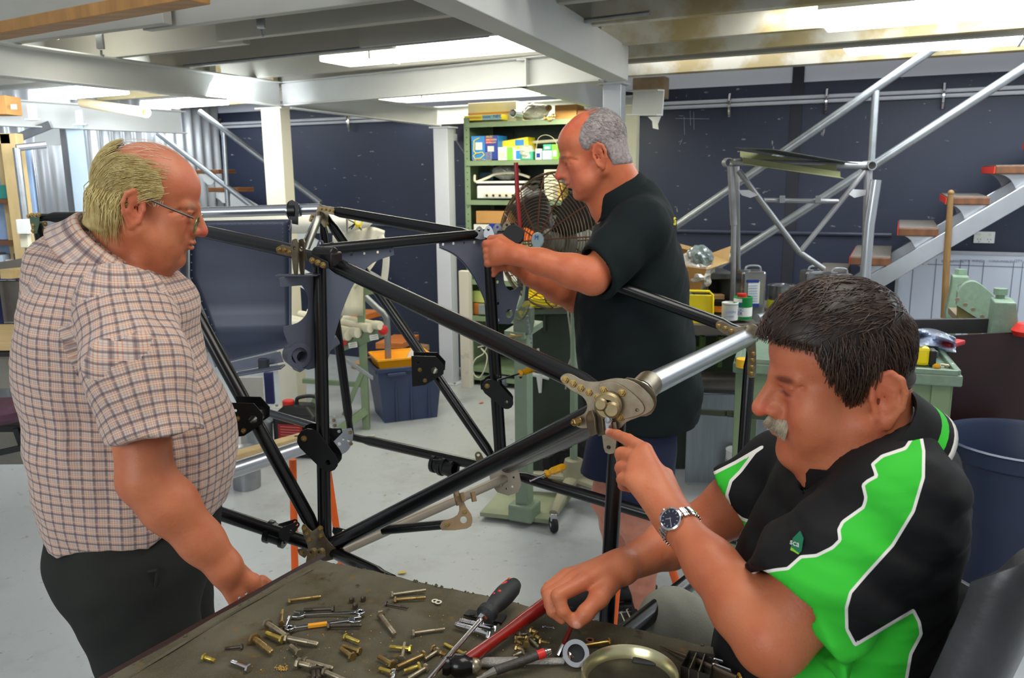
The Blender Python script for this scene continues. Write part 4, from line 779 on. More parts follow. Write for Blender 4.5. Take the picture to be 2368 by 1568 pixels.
m=MB(); m.plate(seg_round((0,0),(.035,.05),.02,.014,7),P(1203,728,3.53),We,V(0,0,1),.008); ob('link_plate',m,M('worn_yellow_link',(176,160,60),.5,rgb2=(96,110,84),scale=30,thr=(.45,.55)),pu)
m=MB(); m.tube([P(1217,695,3.55),P(1224,600,3.56)],[.008,.006],8); ob('lever_handle',m,M('dark_steel_bar',(60,64,66),.4,.6),pu)
m=MB()
for k in range(14): m.lathe([(.004,-.0015),(.006,0),(.004,.0015)],P(1219+ (k%2)*1.5+ k*.8,732+k*5,3.5),V(k%2,1-(k%2),.2),8)
ob('chain',m,grey_steel,pu)
m=MB(); m.tube([PZ(1176,779,.915),PZ(1206,776,.915)],.005,8); m.tube([PZ(1180,774,.912),PZ(1200,779,.912)],.005,8); ob('punch_pins',m,brass,None,'small brass punch pins lying on the front of the pedestal top','pins')
# ================= FAN =================
fanm=M('rusty_fan_wire',(112,92,66),.5,.5,var=.3,scale=30)
fn=T('pedestal_fan','large rusty wire-caged industrial pedestal fan standing behind the frame','fan',P(1345,1150,3.9))
FC=P(1277,557,3.72); fax=V(-.66,-.75,.10).normalized(); fx,fy,_=frame_of(fax)
Rf=.305
# cage front dome
def cagept(r,th,side=1):
    k=math.sqrt(max(0,1-(r/Rf)**2)); return FC+(fx*math.cos(th)+fy*math.sin(th))*r+fax*(.10*side*k**.8)
m=MB()
for k in range(2,21):
    r=Rf*math.sin(k/20*math.pi/2*.999); r=Rf*(k/20)**.85
    m.tube([cagept(r,2*math.pi*j/40) for j in range(41)],.0019,4,caps=False)
ob('front_rings',m,fanm,fn,smooth=60)
m=MB()
for k in range(1,11):
    r=Rf*(k/10)**.8; m.tube([cagept(r,2*math.pi*j/40,-1) for j in range(41)],.0019,4,caps=False)
ob('rear_rings',m,fanm,fn,smooth=60)
for k in range(12):
    th=2*math.pi*k/12+.1; m=MB(); m.tube([cagept(Rf*j/10,th) for j in range(11)]+[cagept(Rf*(10-j)/10,th,-1) for j in range(11)],.0032,5,caps=False); ob('cage_spoke',m,M('rust_spoke',(110,60,36),.6,.3,var=.2,scale=30),fn,smooth=60)
m=MB(); m.tube([cagept(Rf,2*math.pi*j/48) for j in range(49)],.006,6,caps=False); ob('cage_rim',m,fanm,fn)
m=MB(); m.lathe([(.034,0),(.034,.006),(.03,.010),(0,.011)],FC+fax*.10,fax,24); ob('hub_badge',m,M('pale_blue_badge',(170,190,196),.4,var=.05),fn)
text('lettering','M',M('badge_blue',(50,100,180),.4),FC+fax*.112+fy*0,V(.75,-.66,0),V(0,0,1),.03,fn,align='CENTER')
blade=M('dark_fan_blade',(50,46,44),.45,.2,var=.2,scale=10)
for k in range(4):
    th0=k*math.pi/2+.75; m=MB()
    def bp(u,v,th0=th0):
        r=.05+u*.22; wd=(.55+.35*math.sin(u*math.pi))*.75; th=th0+(v-.5)*wd*1.2; return FC+(fx*math.cos(th)+fy*math.sin(th))*r+fax*((v-.5)*.09)
    m.grid(bp,6,5); ob('fan_blade',m,blade,fn,solid=.003,smooth=80)
m=MB(); m.lathe([(.05,-.03),(.055,.02),(.03,.04),(0,.042)],FC,fax,20); m.lathe([(.0,-.28),(.06,-.27),(.075,-.2),(.075,-.09),(.05,-.07)],FC,fax,20); ob('motor',m,M('fan_motor_grey',(120,120,110),.5,.2),fn)
mb_=FC-fax*.17; m=MB(); m.tube([V(mb_.x,mb_.y,mb_.z-.02),V(mb_.x,mb_.y,.2)],.019,14); ob('pole',m,gp,fn)
pb=V(mb_.x,mb_.y,0)
m=MB(); m.lathe([(.034,.17),(.045,.165),(.052,.13),(.058,.05),(.062,.045)],pb+V(0,0,.06),n=16); ob('pole_socket',m,M('cast_leg_paint',(150,146,122),.5,var=.1,scale=8),fn)
for a in(2.9,-1.9,-.9,.9):
    e=pb+V(.36*math.cos(a),.36*math.sin(a),.09); m=MB(); m.tube([pb+V(0,0,.13),pb+(e-pb)*.5+V(0,0,.085),e],[(.04,.022),(.028,.02),(.022,.018)],10); lg=ob('cast_leg',m,M('cast_leg_paint',(150,146,122)),fn)
    m=MB(); m.lathe([(.034,-.012),(.037,-.008),(.037,.008),(.034,.012)],V(e.x,e.y,.037),V(1,.3,0),18); ob('castor_wheel',m,rubber,lg)
    m=MB(); m.box(V(e.x,e.y,.075),(.03,.03,.035)); m.lathe([(.012,-.018),(.012,.018)],V(e.x,e.y,.037),V(1,.3,0),10); ob('castor_fork',m,chrome,lg,bevel=.002)
m=MB(); cc_=P(1302,1052,4.15); cc_.z=.13
m.lathe([(.09,-.03),(.12,-.028),(.13,0),(.12,.028),(.09,.03),(.07,.012),(.04,.012),(.03,.03),(0,.03)],V(cc_.x,4.1,.135),V(.2,-1,0),28); ob('rubber_wheel',m,rubber,None,'big black rubber wheel standing under the dark green bench','wheel')
# red rod held up by the man
m=MB(); m.tube([P(1193,376,2.47),P(1197,460,2.47),P(1204,545,2.47)],.0068,10); ob('red_rod',m,M('red_rod_paint',(138,22,20),.3,var=.1,coat=.3),None,'dark red upright rod rising from the joint in front of the fan','rod')
# screwdrivers stuck in frame / punch
def screwdriver(label,tip,end,d0,d1,mat,rs=.0035,rh=.011,frac=.5):
    a=P(*tip,d0);b=P(*end,d1); mid=a+(b-a)*frac; t=T('screwdriver',label,'screwdriver',a); d=(b-a).normalized(); L=(b-mid).length
    m=MB(); m.tube([a,mid],rs,8); ob('shaft',m,chrome,t); m=MB(); m.lathe([(rh*.5,0),(rh*1.05,L*.08),(rh*.7,L*.22),(rh,L*.4),(rh,L*.85),(rh*.7,L*.98),(0,L)],mid,d,8); ob('handle',m,mat,t,smooth=20)
screwdriver('amber handled screwdriver poking from the black bracket on the far vertical tube',(1150,880),(1238,852),2.45,2.6,amber,frac=.55)
screwdriver('yellow handled screwdriver lying over the lower black tube near the fan base',(1226,1112),(1306,1078),2.4,2.5,amber,frac=.42,rh=.013)
# ================= TROLLEY RACK, TUB, JERRY CAN =================
rk=T('pipe_rack','sage green steel rack holding white plastic pipes with red end caps','rack',P(850,960,5.2))
def vbar(x0,y0,x1,y1,d,wd,mat,par,nm='rack_bar',d1=None,th=None):
    m=MB(); m.bar(P(x0,y0,d),P(x1,y1,d1 or d),wd,th or wd,V(0,1,0)); return ob(nm,m,mat,par,smooth=0,bevel=.002)
vbar(833,662,848,1000,5.1,.045,green_paint,rk); vbar(795,682,875,668,5.1,.05,green_paint,rk,th=.03); vbar(782,802,888,764,5.08,.07,green_paint,rk,th=.03)
vbar(845,950,765,1010,5.1,.05,green_paint,rk,d1=4.9); vbar(838,860,796,960,5.08,.03,green_paint,rk); vbar(700,880,840,890,5.3,.03,green_paint,rk); vbar(740,905,700,1000,5.3,.05,green_paint,rk)
for i,(x,y,r) in enumerate(((806,775,.036),(828,770,.032),(857,759,.030),(880,753,.028))):
    m=MB(); a=P(x,y,5.02); m.tube([a,a+V(-.55,.45,.02)],r*.8,14); m.tube([a+V(-.0,-.0,0),a+V(-.04,.03,0)],r,14); ob('pvc_pipe',m,cream,None,['leftmost white plastic pipe end on the rack arm','second white plastic pipe end on the rack arm','third white plastic pipe end, right of the green upright','rightmost white plastic pipe end on the rack'][i],'pipe',group='white pipes on the rack')
for i,(x,y) in enumerate(((791,790),(886,763))):
    m=MB(); m.lathe([(.032,0),(.032,.006),(.012,.010),(.010,.016),(0,.016)],P(x,y,5.04),V(-.1,-1,0),18,); ob('red_cap',m,red,rk)
for x,y in((812,672),(816,798),(865,780)):
    m=MB(); m.box(P(x,y,5.03),(.055,.002,.034),(V(.96,.1,.12),V(-.1,.99,0),V(-.12,0,.99))); lb=ob('paper_label',m,wht,rk,smooth=0)
    for k in(-1,1): 
        m=MB(); m.box(P(x,y+k*2.5,5.02),(.04,.001,.002),(V(.96,.1,.12),V(-.1,.99,0),V(-.12,0,.99))); ob('print_line',m,blackp,lb,smooth=0)
# stowed wing panel / white cylinder / canvas
ww=M('off_white_fabric',(222,216,200),.65,var=.06,scale=5,bump=.2,bscale=12)
cv=T('canvas_cover','off-white canvas cover draped over a stored part behind the frame','cover',P(840,660,4.9))
def canv(u,v):
    x=770+120*u+18*math.sin(v*3)*u; top=545-22*math.sin(u*2.6); bot=780-120*u; y=top+(bot-top)*v; return P(x-(v*60)*(1-u)*0-u*v*70,y,4.9+.03*math.sin(u*14+v*3)+.12*v*(1-u))
m=MB(); m.grid(canv,18,18); ob('cloth_sheet',m,ww,cv,solid=.004,smooth=80)
m=MB(); m.tube(spline([P(880,545,4.8),P(893,590,4.8),P(888,650,4.82),P(884,655,4.8)],5),[(.012,.02)]*16,8); ob('cloth_edge',m,ww,cv)
m=MB(); m.tube([P(470,520,4.6),P(700,515,4.75),P(800,512,4.8)],[.055,.062,.065],20); m.tube([P(800,512,4.8),P(850,512,4.85),P(864,510,4.9)],[.065,.035,.01],20); ob('white_cylinder',m,M('white_cylinder_paint',(226,224,214),.35,var=.03),None,'long white cylinder lying across behind the top of the seat pan','cylinder')
t=T('yellow_clamp','yellow plastic clamp with black prongs on the white cylinder','clamp',P(829,514,4.7))
m=MB(); m.pipe(P(829,512,4.70),P(829,512,4.66),.024,.014,14); m.box(P(829,523,4.68),(.03,.03,.02)); ob('clamp_ring',m,yellow,t,bevel=.002)
for k,(x,y) in enumerate(((805,508),(806,528),(812,530),(836,532))):
    m=MB(); m.tube([P(822,516,4.68),P(x,y,4.66)],.004,6); ob('prong',m,blackp,t)
m=MB(); a=P(700,700,4.95); m.grid(lambda u,v:P(755+85*u,600+130*v-0*u,5.0-.15*math.sin(u*3)),6,6); ob('cream_sheet',m,cream,None,'plain cream sheet standing behind the pipe rack upright','sheet',solid=.004)
tb_=T('storage_tub','navy blue plastic storage tub on the floor right of the pipe rack','tub',PZ(930,985,0))
c=PZ(931,975,0); c.y+=.17; ax=(V(.96,-.28,0),V(.28,.96,0),V(0,0,1)); zt_=P(930,870,5.0).z
def frus(c,w0,d0,w1,d1,h,ax): return [c+ax[0]*(w0*sx/2)+ax[1]*(d0*sy/2) for sx,sy in((-1,-1),(1,-1),(1,1),(-1,1))]+[c+ax[0]*(w1*sx/2)+ax[1]*(d1*sy/2)+V(0,0,h) for sx,sy in((-1,-1),(1,-1),(1,1),(-1,1))]
OPEN=[(0,1,2,3),(0,1,5,4),(1,2,6,5),(2,3,7,6),(3,0,4,7)]
ax=(V(.93,.36,0).normalized(),V(-.36,.93,0).normalized(),V(0,0,1))
m=MB(); m.add(frus(c,.36,.30,.44,.36,zt_,ax),OPEN); ob('tub_body',m,navyp,tb_,smooth=0,solid=.004,bevel=.012)
m=MB()
for sx,sy,L,k in((0,-1,.46,0),(0,1,.46,0),(-1,0,.38,1),(1,0,.38,1)): m.box(c+ax[0]*(.225*sx)+ax[1]*(.185*sy)+V(0,0,zt_-.01),(L,.02,.03) if not k else (.02,L,.03),ax)
ob('tub_rim',m,navyp,tb_,smooth=0,bevel=.004)
m=MB(); m.box(c-ax[1]*.2+V(0,0,zt_-.035)-ax[0]*.1,(.12,.03,.02),ax); ob('handle',m,navyp,tb_,smooth=0,bevel=.004)
for k in(-.1,.0,.12):
    m=MB(); m.box(c-ax[1]*.168+ax[0]*k+V(0,0,zt_*.45),(.012,.012,zt_*.85),ax); ob('rib',m,navyp,tb_,smooth=0,bevel=.003)
ot=T('storage_tray','orange-yellow plastic tray sitting on top of the navy tub','tray',c+V(0,0,zt_))
ym=M('amber_plastic',(248,170,30),.4,var=.05); m=MB(); m.add(frus(c+V(-.02,0,zt_-.02),.34,.24,.37,.28,.07,ax),OPEN); ob('tray_body',m,ym,ot,smooth=0,solid=.005,bevel=.004)
m=MB(); 
for sx,sy,L,k in((0,-1,.38,0),(0,1,.38,0),(-1,0,.29,1),(1,0,.29,1)): m.box(c+V(-.02,0,zt_+.048)+ax[0]*(.186*sx)+ax[1]*(.141*sy),(L,.012,.014) if not k else (.012,L,.014),ax)
ob('tray_rim',m,ym,ot,smooth=0,bevel=.002)
m=MB(); q=c+V(.07,0,zt_); m.add([q+V(-.07,-.04,0),q+V(.07,-.05,0),q+V(.06,.05,0),q+V(-.05,.05,0),q+V(.02,0,.16)],[(0,1,4),(1,2,4),(2,3,4),(3,0,4),(0,1,2,3)]); ob('plastic_bag',m,plastic,None,'pointed clear plastic bag standing in the orange tray','bag',smooth=0,bevel=.006)
m=MB()
for k in range(3): m.tube([P(795+k*3,825+k*5,4.95),P(862,872+k*3,4.95)],.006,6)
ob('steel_rods',m,grey_steel,None,'bundle of dark steel rods leaning into the navy tub','rods')
jc=T('jerry_can','black plastic oil jerry can with red cap and dark red label','jerry can',PZ(690,1070,0))
c=PZ(688,1062,0); c.y+=.1; m=MB(); m.box(c+V(0,0,.13),(.27,.17,.26),(V(.98,-.2,0),V(.2,.98,0),V(0,0,1))); ob('can_body',m,blackp,jc,smooth=0,bevel=.022)
m=MB(); m.add(frus(c+V(0,0,.25),.26,.16,.14,.10,.055,(V(.98,-.2,0),V(.2,.98,0),V(0,0,1))),OPEN+[(4,5,6,7)]); ob('can_shoulder',m,blackp,jc,smooth=0,bevel=.01)
m=MB(); m.lathe([(.032,0),(.034,.004),(.034,.034),(.028,.038),(0,.038)],c+V(-.06,0,.29),n=16); ob('screw_cap',m,red,jc,smooth=30)
m=MB(); m.tube(spline([c+V(-.01,0,.30),c+V(0,0,.34),c+V(.1,0,.345),c+V(.125,0,.27)],5),.011,8); ob('handle',m,blackp,jc)
m=MB(); m.box(c+V(-.035,-.087,.12),(.15,.003,.17),(V(.98,-.2,0),V(.2,.98,0),V(0,0,1))); lb=ob('front_label',m,M('dark_red_label',(150,24,30),.4),jc,smooth=0)
for k in range(9):
    m=MB(); m.box(c+V(-.035,-.090,.19-k*.016),(.12,.001,.004),(V(.98,-.2,0),V(.2,.98,0),V(0,0,1))); ob('print_line',m,M('label_print',(200,120,110),.5),lb,smooth=0)
# dark blue sheet and shaped grey panel below pan
fbx('blue_strut',614,634,862,935,4.9,.03,M('deep_blue_strut',(36,44,96),.5),None,lab='deep blue upright strut beneath the seat pan',cat='strut')
m=MB(); m.plate([(-.1,0),(-.03,0),(.02,.1),(.05,.3),(.05,.45),(-.1,.45)],P(600,1040,4.7),V(1,0,0),V(0,0,1),.02); ob('cream_cover',m,M('pale_primer_cover',(176,172,164),.5,var=.08),None,'pale grey curved cover standing behind the seat pan legs','cover',smooth=0)
# metal buckets bottom left of pan
for i,(x,y,d) in enumerate(((566,1050,4.1),(600,1000,4.6))):
    m=MB(); m.lathe([(.07,0),(.08,.2),(.084,.2),(.084,.212),(.07,.2)],V(P(x,y,d).x,d,0),n=20); ob('metal_bucket',m,grey_steel,None,['small galvanised bucket on the floor behind the old man','second galvanised bucket behind the jerry can'][i],'bucket')
# ================= RIGHT BENCH =================
rb=T('long_bench','long dark workbench along the right behind the man in black with lime green legs','workbench',P(1680,1000,3.8))
fbx('bench_top',1560,2010,752,776,3.62,.75,M('dark_bench_top',(92,86,78),.6,var=.2,scale=8),rb,yaw=.08)
lime=M('lime_green_steel',(76,104,30),.5)
for x in(1620,1660): fbx('bench_leg',x,x+10,778,850,3.9,.05,lime,rb)
fbx('green_rail',1560,1760,800,808,4.2,.03,lime,rb); fbx('back_panel',1560,1800,778,900,4.25,.02,M('dark_green_back',(40,58,26),.6),rb)  # back panel is a darker green than the rail
m=MB(); m.tube([P(1590,880,3.9),P(1730,882,3.9)],.045,18); ob('steel_pipe',m,M('weathered_steel_pipe',(96,92,86),.4,.6,var=.3,scale=10),None,'thick weathered steel pipe lying below the right bench','pipe')
m=MB(); m.tube([P(1590,898,3.95),P(1730,902,3.95)],.022,14); ob('steel_pipe',m,M('dark_steel_bar',(60,64,66)),None,'thinner dark pipe directly under the thick steel pipe','pipe')
fbx('galvanised_sheet',1585,1765,912,1118,4.05,.01,M('galvanised_sheet_m',(150,158,166),.35,.5,var=.1,scale=5,stretch=(8,1,1)),None,lab='grey galvanised sheet standing on edge behind the man in black',cat='sheet',yaw=.1)
# second green table (right)
gt=T('machine_table','sage green steel table with raised-rim tray top behind the seated man','table',P(2000,1000,2.95))
ztop=P(2232,862,2.75).z
cor=[PZ(2232,866,ztop),PZ(1690,820,ztop),PZ(1700,790,ztop)]
A=PZ(2228,870,ztop);B=PZ(1695,838,ztop);n_=V(-(B-A).normalized().y,(B-A).normalized().x,0); 
if n_.y<0:n_=-n_
u_=(A-B).normalized(); Cq=A+n_*.62; Dq=B+n_*.62; axt=(u_,n_,V(0,0,1)); Lx=(A-B).length
m=MB(); m.box((A+Cq+B+Dq)/4-V(0,0,.02),(Lx,.62,.04),axt); ob('table_top',m,green_hammer,gt,smooth=0,bevel=.006)
m=MB()
for p,q in((A,B),(A,Cq),(B,Dq),(Cq,Dq)):
    p2=p+((A+Cq+B+Dq)/4-p).normalized()*.02; q2=q+((A+Cq+B+Dq)/4-q).normalized()*.02; m.bar(p2+V(0,0,.008),q2+V(0,0,.008),.02,.018,V(0,0,1))
ob('raised_rim',m,green_hammer,gt,smooth=0,bevel=.003)
for p in(A+n_*.05-u_*.06,B+n_*.05+u_*.04,Cq-n_*.05-u_*.06,Dq-n_*.05+u_*.05):
    m=MB(); m.box(V(p.x,p.y,(ztop-.04)/2),(.06,.06,ztop-.04),axt); ob('leg',m,green_paint,gt,smooth=0,bevel=.003)
m=MB(); m.box((A+B)/2+n_*.04-V(0,0,.11),(Lx*.94,.02,.14),axt); ob('apron',m,green_paint,gt,smooth=0); m=MB(); m.box((A+Cq)/2-u_*.05-V(0,0,.11),(.02,.5,.14),axt); ob('apron',m,green_paint,gt,smooth=0)
m=MB(); m.bar(P(1560,948,3.3),V(B.x,B.y+.05,P(1700,955,3.0).z),.025,.02,V(0,0,1)); m.bar(V(B.x,B.y+.05,P(1700,955,3.0).z),V(A.x,A.y+.05,P(1700,955,3.0).z),.025,.02,V(0,0,1)); ob('stretcher',m,M('dark_green_rail',(56,70,48),.5),gt,smooth=0)
m=MB(); m.lathe([(.03,0),(.03,.03),(.0,.035)],P(1722,836,2.9)+V(0,0,-.02),n=14); ob('plastic_puck',m,M('yellow_orange_cap',(246,190,40),.4),None,'small orange-yellow plastic puck on the table behind the far joint','puck')
# items on the right table
zt2=ztop+.003
tm=T('tape_measure','yellow and black tape measure on the sage green table','tape measure',PZ(2128,848,zt2))
q=PZ(2126,846,zt2); axm=(V(.95,-.3,0),V(.3,.95,0),V(0,0,1)); m=MB(); m.box(q+V(0,.02,.034),(.075,.045,.068),axm); ob('case',m,yellow,tm,smooth=0,bevel=.012)
m=MB(); m.box(q+V(.045,.005,.030),(.022,.05,.058),axm); ob('rubber_grip',m,blackp,tm,smooth=0,bevel=.006); m=MB(); m.lathe([(.018,0),(.018,.002),(0,.002)],q+V(0,.02,.068),V(0,0,1),16); ob('top_dial',m,grey_steel,tm)
m=MB(); q=PZ(2166,850,zt2+.015); m.lathe([(.0,-.022),(.012,-.016),(.014,.004),(.008,.018),(0,.02)],q,V(-.3,-.6,.5),12); tq=T('screwdriver','stubby screwdriver with amber handle right of the tape measure','screwdriver',q); ob('handle',m,amber,tq); m=MB(); m.tube([q+V(.002,.01,-.012),q+V(.02,.05,-.012)],.003,8); ob('shaft',m,chrome,tq)
for k,(x,y) in enumerate(((2190,848),(2205,846))):
    q=PZ(x,y,zt2+.006); m=MB(); m.lathe([(.009,0),(.009,.006),(.0035,.006),(.0035,.04)] if k else [(.009,-.004),(.009,.004),(.005,.004),(.005,-.004)],q,V(-.8,.5,0) if k else V(0,0,1),8); ob('loose_bolt' if k else 'loose_nut',m,dull_bolt,None,'loose steel bolt on the right corner of the green table' if k else 'loose steel nut beside the bolt on the green table','bolt' if k else 'nut')
m=MB()
def wrapf(u,v):
    x=2085+125*u; y=765+ 30*v+ 12*u - 20*(1-v)*math.sin(u*3); return PZ(x,y+8,zt2+.06+.02*math.sin(u*9+v*5)+.015*math.cos(v*11-u*4)-.04*v)
m.grid(wrapf,16,10); ob('plastic_wrap',m,M('pale_blue_wrap',(206,216,236),.15,var=.08,scale=20,coat=.8),None,'crumpled pale blue plastic wrap on the sage green table','plastic wrap',solid=.002,smooth=20)
m=MB(); m.bar(PZ(2085,800,zt2+.03),PZ(2160,822,zt2+.025),.05,.03,V(0,0,1)); ob('grey_caliper_case',m,M('slate_plastic',(66,72,84),.4),None,'slate grey plastic tool case under the plastic wrap','case',bevel=.008,smooth=0)
m=MB(); m.bar(PZ(2186,800,zt2+.01),PZ(2222,790,zt2+.012),.04,.02,V(0,0,1)); ob('red_pouch',m,M('red_pouch_m',(180,40,44),.4),None,'red edged pouch under the end of the plastic wrap','pouch',bevel=.006,smooth=0)
# dark panels and guillotine
fbx('dark_panel',2070,2300,738,772,3.5,.02,M('charcoal_panel',(50,48,50),.4,var=.1),None,lab='narrow charcoal panel behind the sage green table',cat='panel')
mp=P(2190,765,3.15);
bs=T('brown_sheet','large dark brown laminate sheet leaning at the right edge','sheet',P(2290,1030,3.1)); 
m=MB(); pts=[P(2192,776,3.36),P(2440,762,3.34),V(P(2440,762,3.34).x,3.28,.01),V(P(2205,776,3.36).x,3.30,.01)]; m.add(pts,[(0,1,2,3)]); ob('sheet_body',m,M('dark_brown_laminate',(48,28,30),.28,var=.15,scale=4),bs,smooth=0,solid=.012)
gl=T('guillotine_machine','hammered green sheet metal guillotine with arched beam at the right','guillotine',P(2260,760,3.9))
def gp2(pix,d,th,mat=green_hammer,name='casting',holes=()):
    m=MB(); plpx(m,pix,P(*pix[0],d),V(-.45,-1,0),th,holes); return ob(name,m,mat,gl,smooth=0,bevel=.006)
gp2([(2278,772),(2291,686),(2339,688),(2346,770)],3.55,.16,name='right_end_casting')
gp2([(2182,770),(2184,715),(2196,660),(2199,632),(2237,634),(2236,648),(2212,655),(2210,700),(2206,770)],4.25,.12,name='left_end_casting')
gp2([tuple(v)[:2] for v in [V(2210,702,0),V(2212,672,0)]+spline([V(2212,672,0),V(2230,652,0),V(2252,648,0),V(2275,662,0),V(2300,686,0)],4)[1:]+[V(2292,725,0),V(2278,745,0)]][::-1],3.9,.06,name='arched_beam')
gp2([(2212,704),(2278,746),(2274,764),(2212,735)],3.95,.04,M('olive_blade_guard',(104,98,52),.5,var=.25,scale=12),'blade_guard')
m=MB(); a=P(2205,718,4.1);b=P(2256,770,3.7); m.bar(a,b,.05,.03,V(0,0,1)); ob('bed_rail',m,M('bare_steel_bed',(150,132,112),.4,.4),gl,smooth=0)
for x,y,d in((2221,636,4.2),(2313,683,3.5)):
    m=MB(); m.lathe([(.018,-.03),(.018,0),(.028,.004),(.028,.03),(0,.03)],P(x,y,d),n=8); ob('adjusting_bolt',m,green_hammer,gl)
m=MB(); m.lathe([(.024,0),(.024,.02),(0,.02)],P(2314,733,3.42),V(-.45,-1,0),8); ob('pivot_bolt',m,green_hammer,gl); m=MB(); m.lathe([(.018,0),(.018,.004),(0,.004)],P(2314,722,3.43),V(-.45,-1,0),12); ob('slot_hole',m,blackp,gl)
for x,y in((2214,692),(2232,704),(2250,715),(2271,731)):
    m=MB(); m.lathe([(.010,0),(.010,.02),(0,.02)],P(x,y,3.78),V(-.45,-1,0),8); ob('guard_bolt',m,dull_bolt,gl)
m=MB(); m.lathe([(.05,0),(.06,.02),(.04,.05),(0,.06)],P(2375,776,3.3),n=16); ob('red_tub_lid',m,red,None,'bit of a red plastic lid at the right edge above the brown sheet','lid')
m=MB(); m.tube([P(2183,735,4.35),P(2190,590,4.35),P(2199,445,4.35)],[.017,.017,.014],12); m.ball(P(2199,446,4.35),.0165,12); ob('wooden_pole',m,M('brown_pole_wood',(122,92,52),.6,var=.2,scale=10,stretch=(8,8,1)),None,'brown wooden pole standing upright in front of the stair stringer','pole')
# yellow toolbox, cardboard box, tins
zb=P(1640,755,3.62).z
yb_=T('yellow_toolbox','bright yellow steel lid of an open box beside the man in black','box',P(1620,750,3.7))
m=MB(); m.plate([(-.12,0),(.105,0),(.105,.125),(.09,.14),(-.12,.145)],P(1595,752,3.7)+V(0,0,0),V(1,0,0),V(0,0,1),.012); ob('lid_panel',m,yellow,yb_,smooth=0,bevel=.004)
m=MB(); m.tube([P(1560,672,3.68),P(1640,674,3.68),P(1648,682,3.68),P(1648,750,3.68)],.006,8); ob('rolled_edge',m,yellow,yb_)
cb=T('cardboard_box','open brown cardboard box with raised flap full of plastic bags','box',P(1600,668,3.95))
m=MB()
f4=[P(1555,668,3.9),P(1636,668,3.9),P(1648,600,3.95),P(1555,585,3.95)]
m.add([P(1540,672,3.92),P(1618,672,3.92),P(1634,622,3.88),P(1540,612,3.88),P(1540,650,4.3),P(1630,650,4.3),P(1648,584,4.25),P(1560,562,4.25)],[(0,1,2,3),(4,5,6,7),(1,5,6,2),(0,4,7,3),(0,1,5,4)]); ob('carton_body',m,cardboard,cb,smooth=0,solid=.004)
m=MB(); m.add([P(1646,585,4.2),P(1689,569,4.05),P(1685,605,3.95),P(1634,622,3.9)],[(0,1,2,3)]); ob('flap',m,M('light_cardboard',(214,176,118),.8,var=.05),cb,smooth=0,solid=.004)
m=MB(); m.add([P(1566,562,4.2),P(1648,583,4.2),P(1646,590,4.18),P(1566,572,4.18)],[(0,1,2,3)]); ob('flap',m,M('light_cardboard',(214,176,118)),cb,smooth=0,solid=.004)
crumple('plastic_bag',P(1602,628,4.0),(.085,.09,.075),'clear crumpled bag bulging out of the cardboard box',M('frosty_bag',(206,200,188),.2,var=.2,scale=18,coat=.8,bump=.8,bscale=30,alpha=.9),seed=21,amp=.3)
crumple('plastic_bag',P(1618,596,3.97),(.055,.06,.05),'grey-green glossy bag of parts on top of the clear bag in the cardboard box',M('grey_green_bag',(120,134,134),.15,var=.5,scale=20,coat=.8,bump=.8,bscale=30),seed=22,amp=.35)
# dark open metal cabinet behind tins
oc=T('open_bin','dark open-fronted steel parts bin behind the tins','bin',P(1665,745,4.0))
for nm,xl,xr,yt_,yb2,d,dep in(('bin_top',1632,1700,633,646,3.98,.25),('bin_side',1686,1694,645,705,3.98,.25),('bin_side',1632,1637,645,705,3.98,.25),('bin_back',1632,1696,645,705,4.22,.01),('bin_floor',1632,1700,702,708,3.98,.25)): fbx(nm,xl,xr,yt_,yb2,d,dep,M('dark_grey_steel_bin',(92,92,92),.45,.3),oc,.002)
fbx('small_carton',1648,1675,682,705,3.97,.06,M('tan_small_box',(176,140,90),.7),None,lab='small tan carton inside the dark parts bin',cat='box')
def tin(label,x,yb2,yt_,wpx,d,mat,lid=None,name='paint_tin',cat='tin',handle=False):
    p=PZ(x,yb2,.945) if d>3.2 else PZ(x,yb2,0); r=wpx*p.y/FOC/2; d=p.y; p.y+=r; h=P(x,yt_,d).z-p.z; t=T(name,label,cat,p)
    m=MB(); m.lathe([(r*.98,0),(r,.004),(r,h-.004),(r*1.03,h-.002),(r*1.03,h+.002),(r*.92,h+.003),(r*.9,h-.004),(0,h-.004)],p,n=28); ob('can_body',m,mat,t)
    return t,p,r,h
def band(t,p,r,z0,z1,mat,a0=0,a1=360,nm='label_band'):
    m=MB(); n=24; vs=[];fs=[]
    for k in range(n+1):
        a=math.radians(a0+(a1-a0)*k/n); 
        for z in(z0,z1): vs.append(p+V(math.cos(a)*(r+.0008),math.sin(a)*(r+.0008),z))
    fs=[(2*k,2*k+2,2*k+3,2*k+1) for k in range(n)]; m.add(vs,fs); return ob(nm,m,mat,t,smooth=60)
t,p,r,h=tin('small white paint tin with faded blue lettering','x' and 1692,742,703,38,3.45,whitep); band(t,p,r,h*.9,h*.93,grey_steel); text('lettering','GREEN',M('faded_blue_print',(140,160,215),.5),p+V(-.03,-r-.001,h*.45),V(1,0,0),V(0,0,1),.015,t); text('lettering','PRIMER',M('faded_blue_print',(140,160,215)),p+V(-.03,-r-.001,h*.2),V(1,0,0),V(0,0,1),.012,t)
t,p,r,h=tin('small black and orange paint tin half hidden by the white tin',1666,728,698,32,3.6,blackp); band(t,p,r,h*.2,h*.65,M('tin_orange',(240,150,40),.4)); text('lettering','MATT',redp,p+V(-.012,-r-.002,h*.45),V(1,0,0),V(0,0,1),.014,t)
t,p,r,h=tin('green and white thinner tin with red cap',1722,740,690,44,3.5,M('tin_green',(10,140,66),.35),name='thinner_tin'); band(t,p,r,h*.14,h*.56,whitep); m=MB(); m.lathe([(.022,0),(.022,.016),(0,.016)],p+V(-.005,0,h),n=16); ob('screw_cap',m,red,t,smooth=30); band(t,p,r,h*.8,h*.97,wht,185,250)
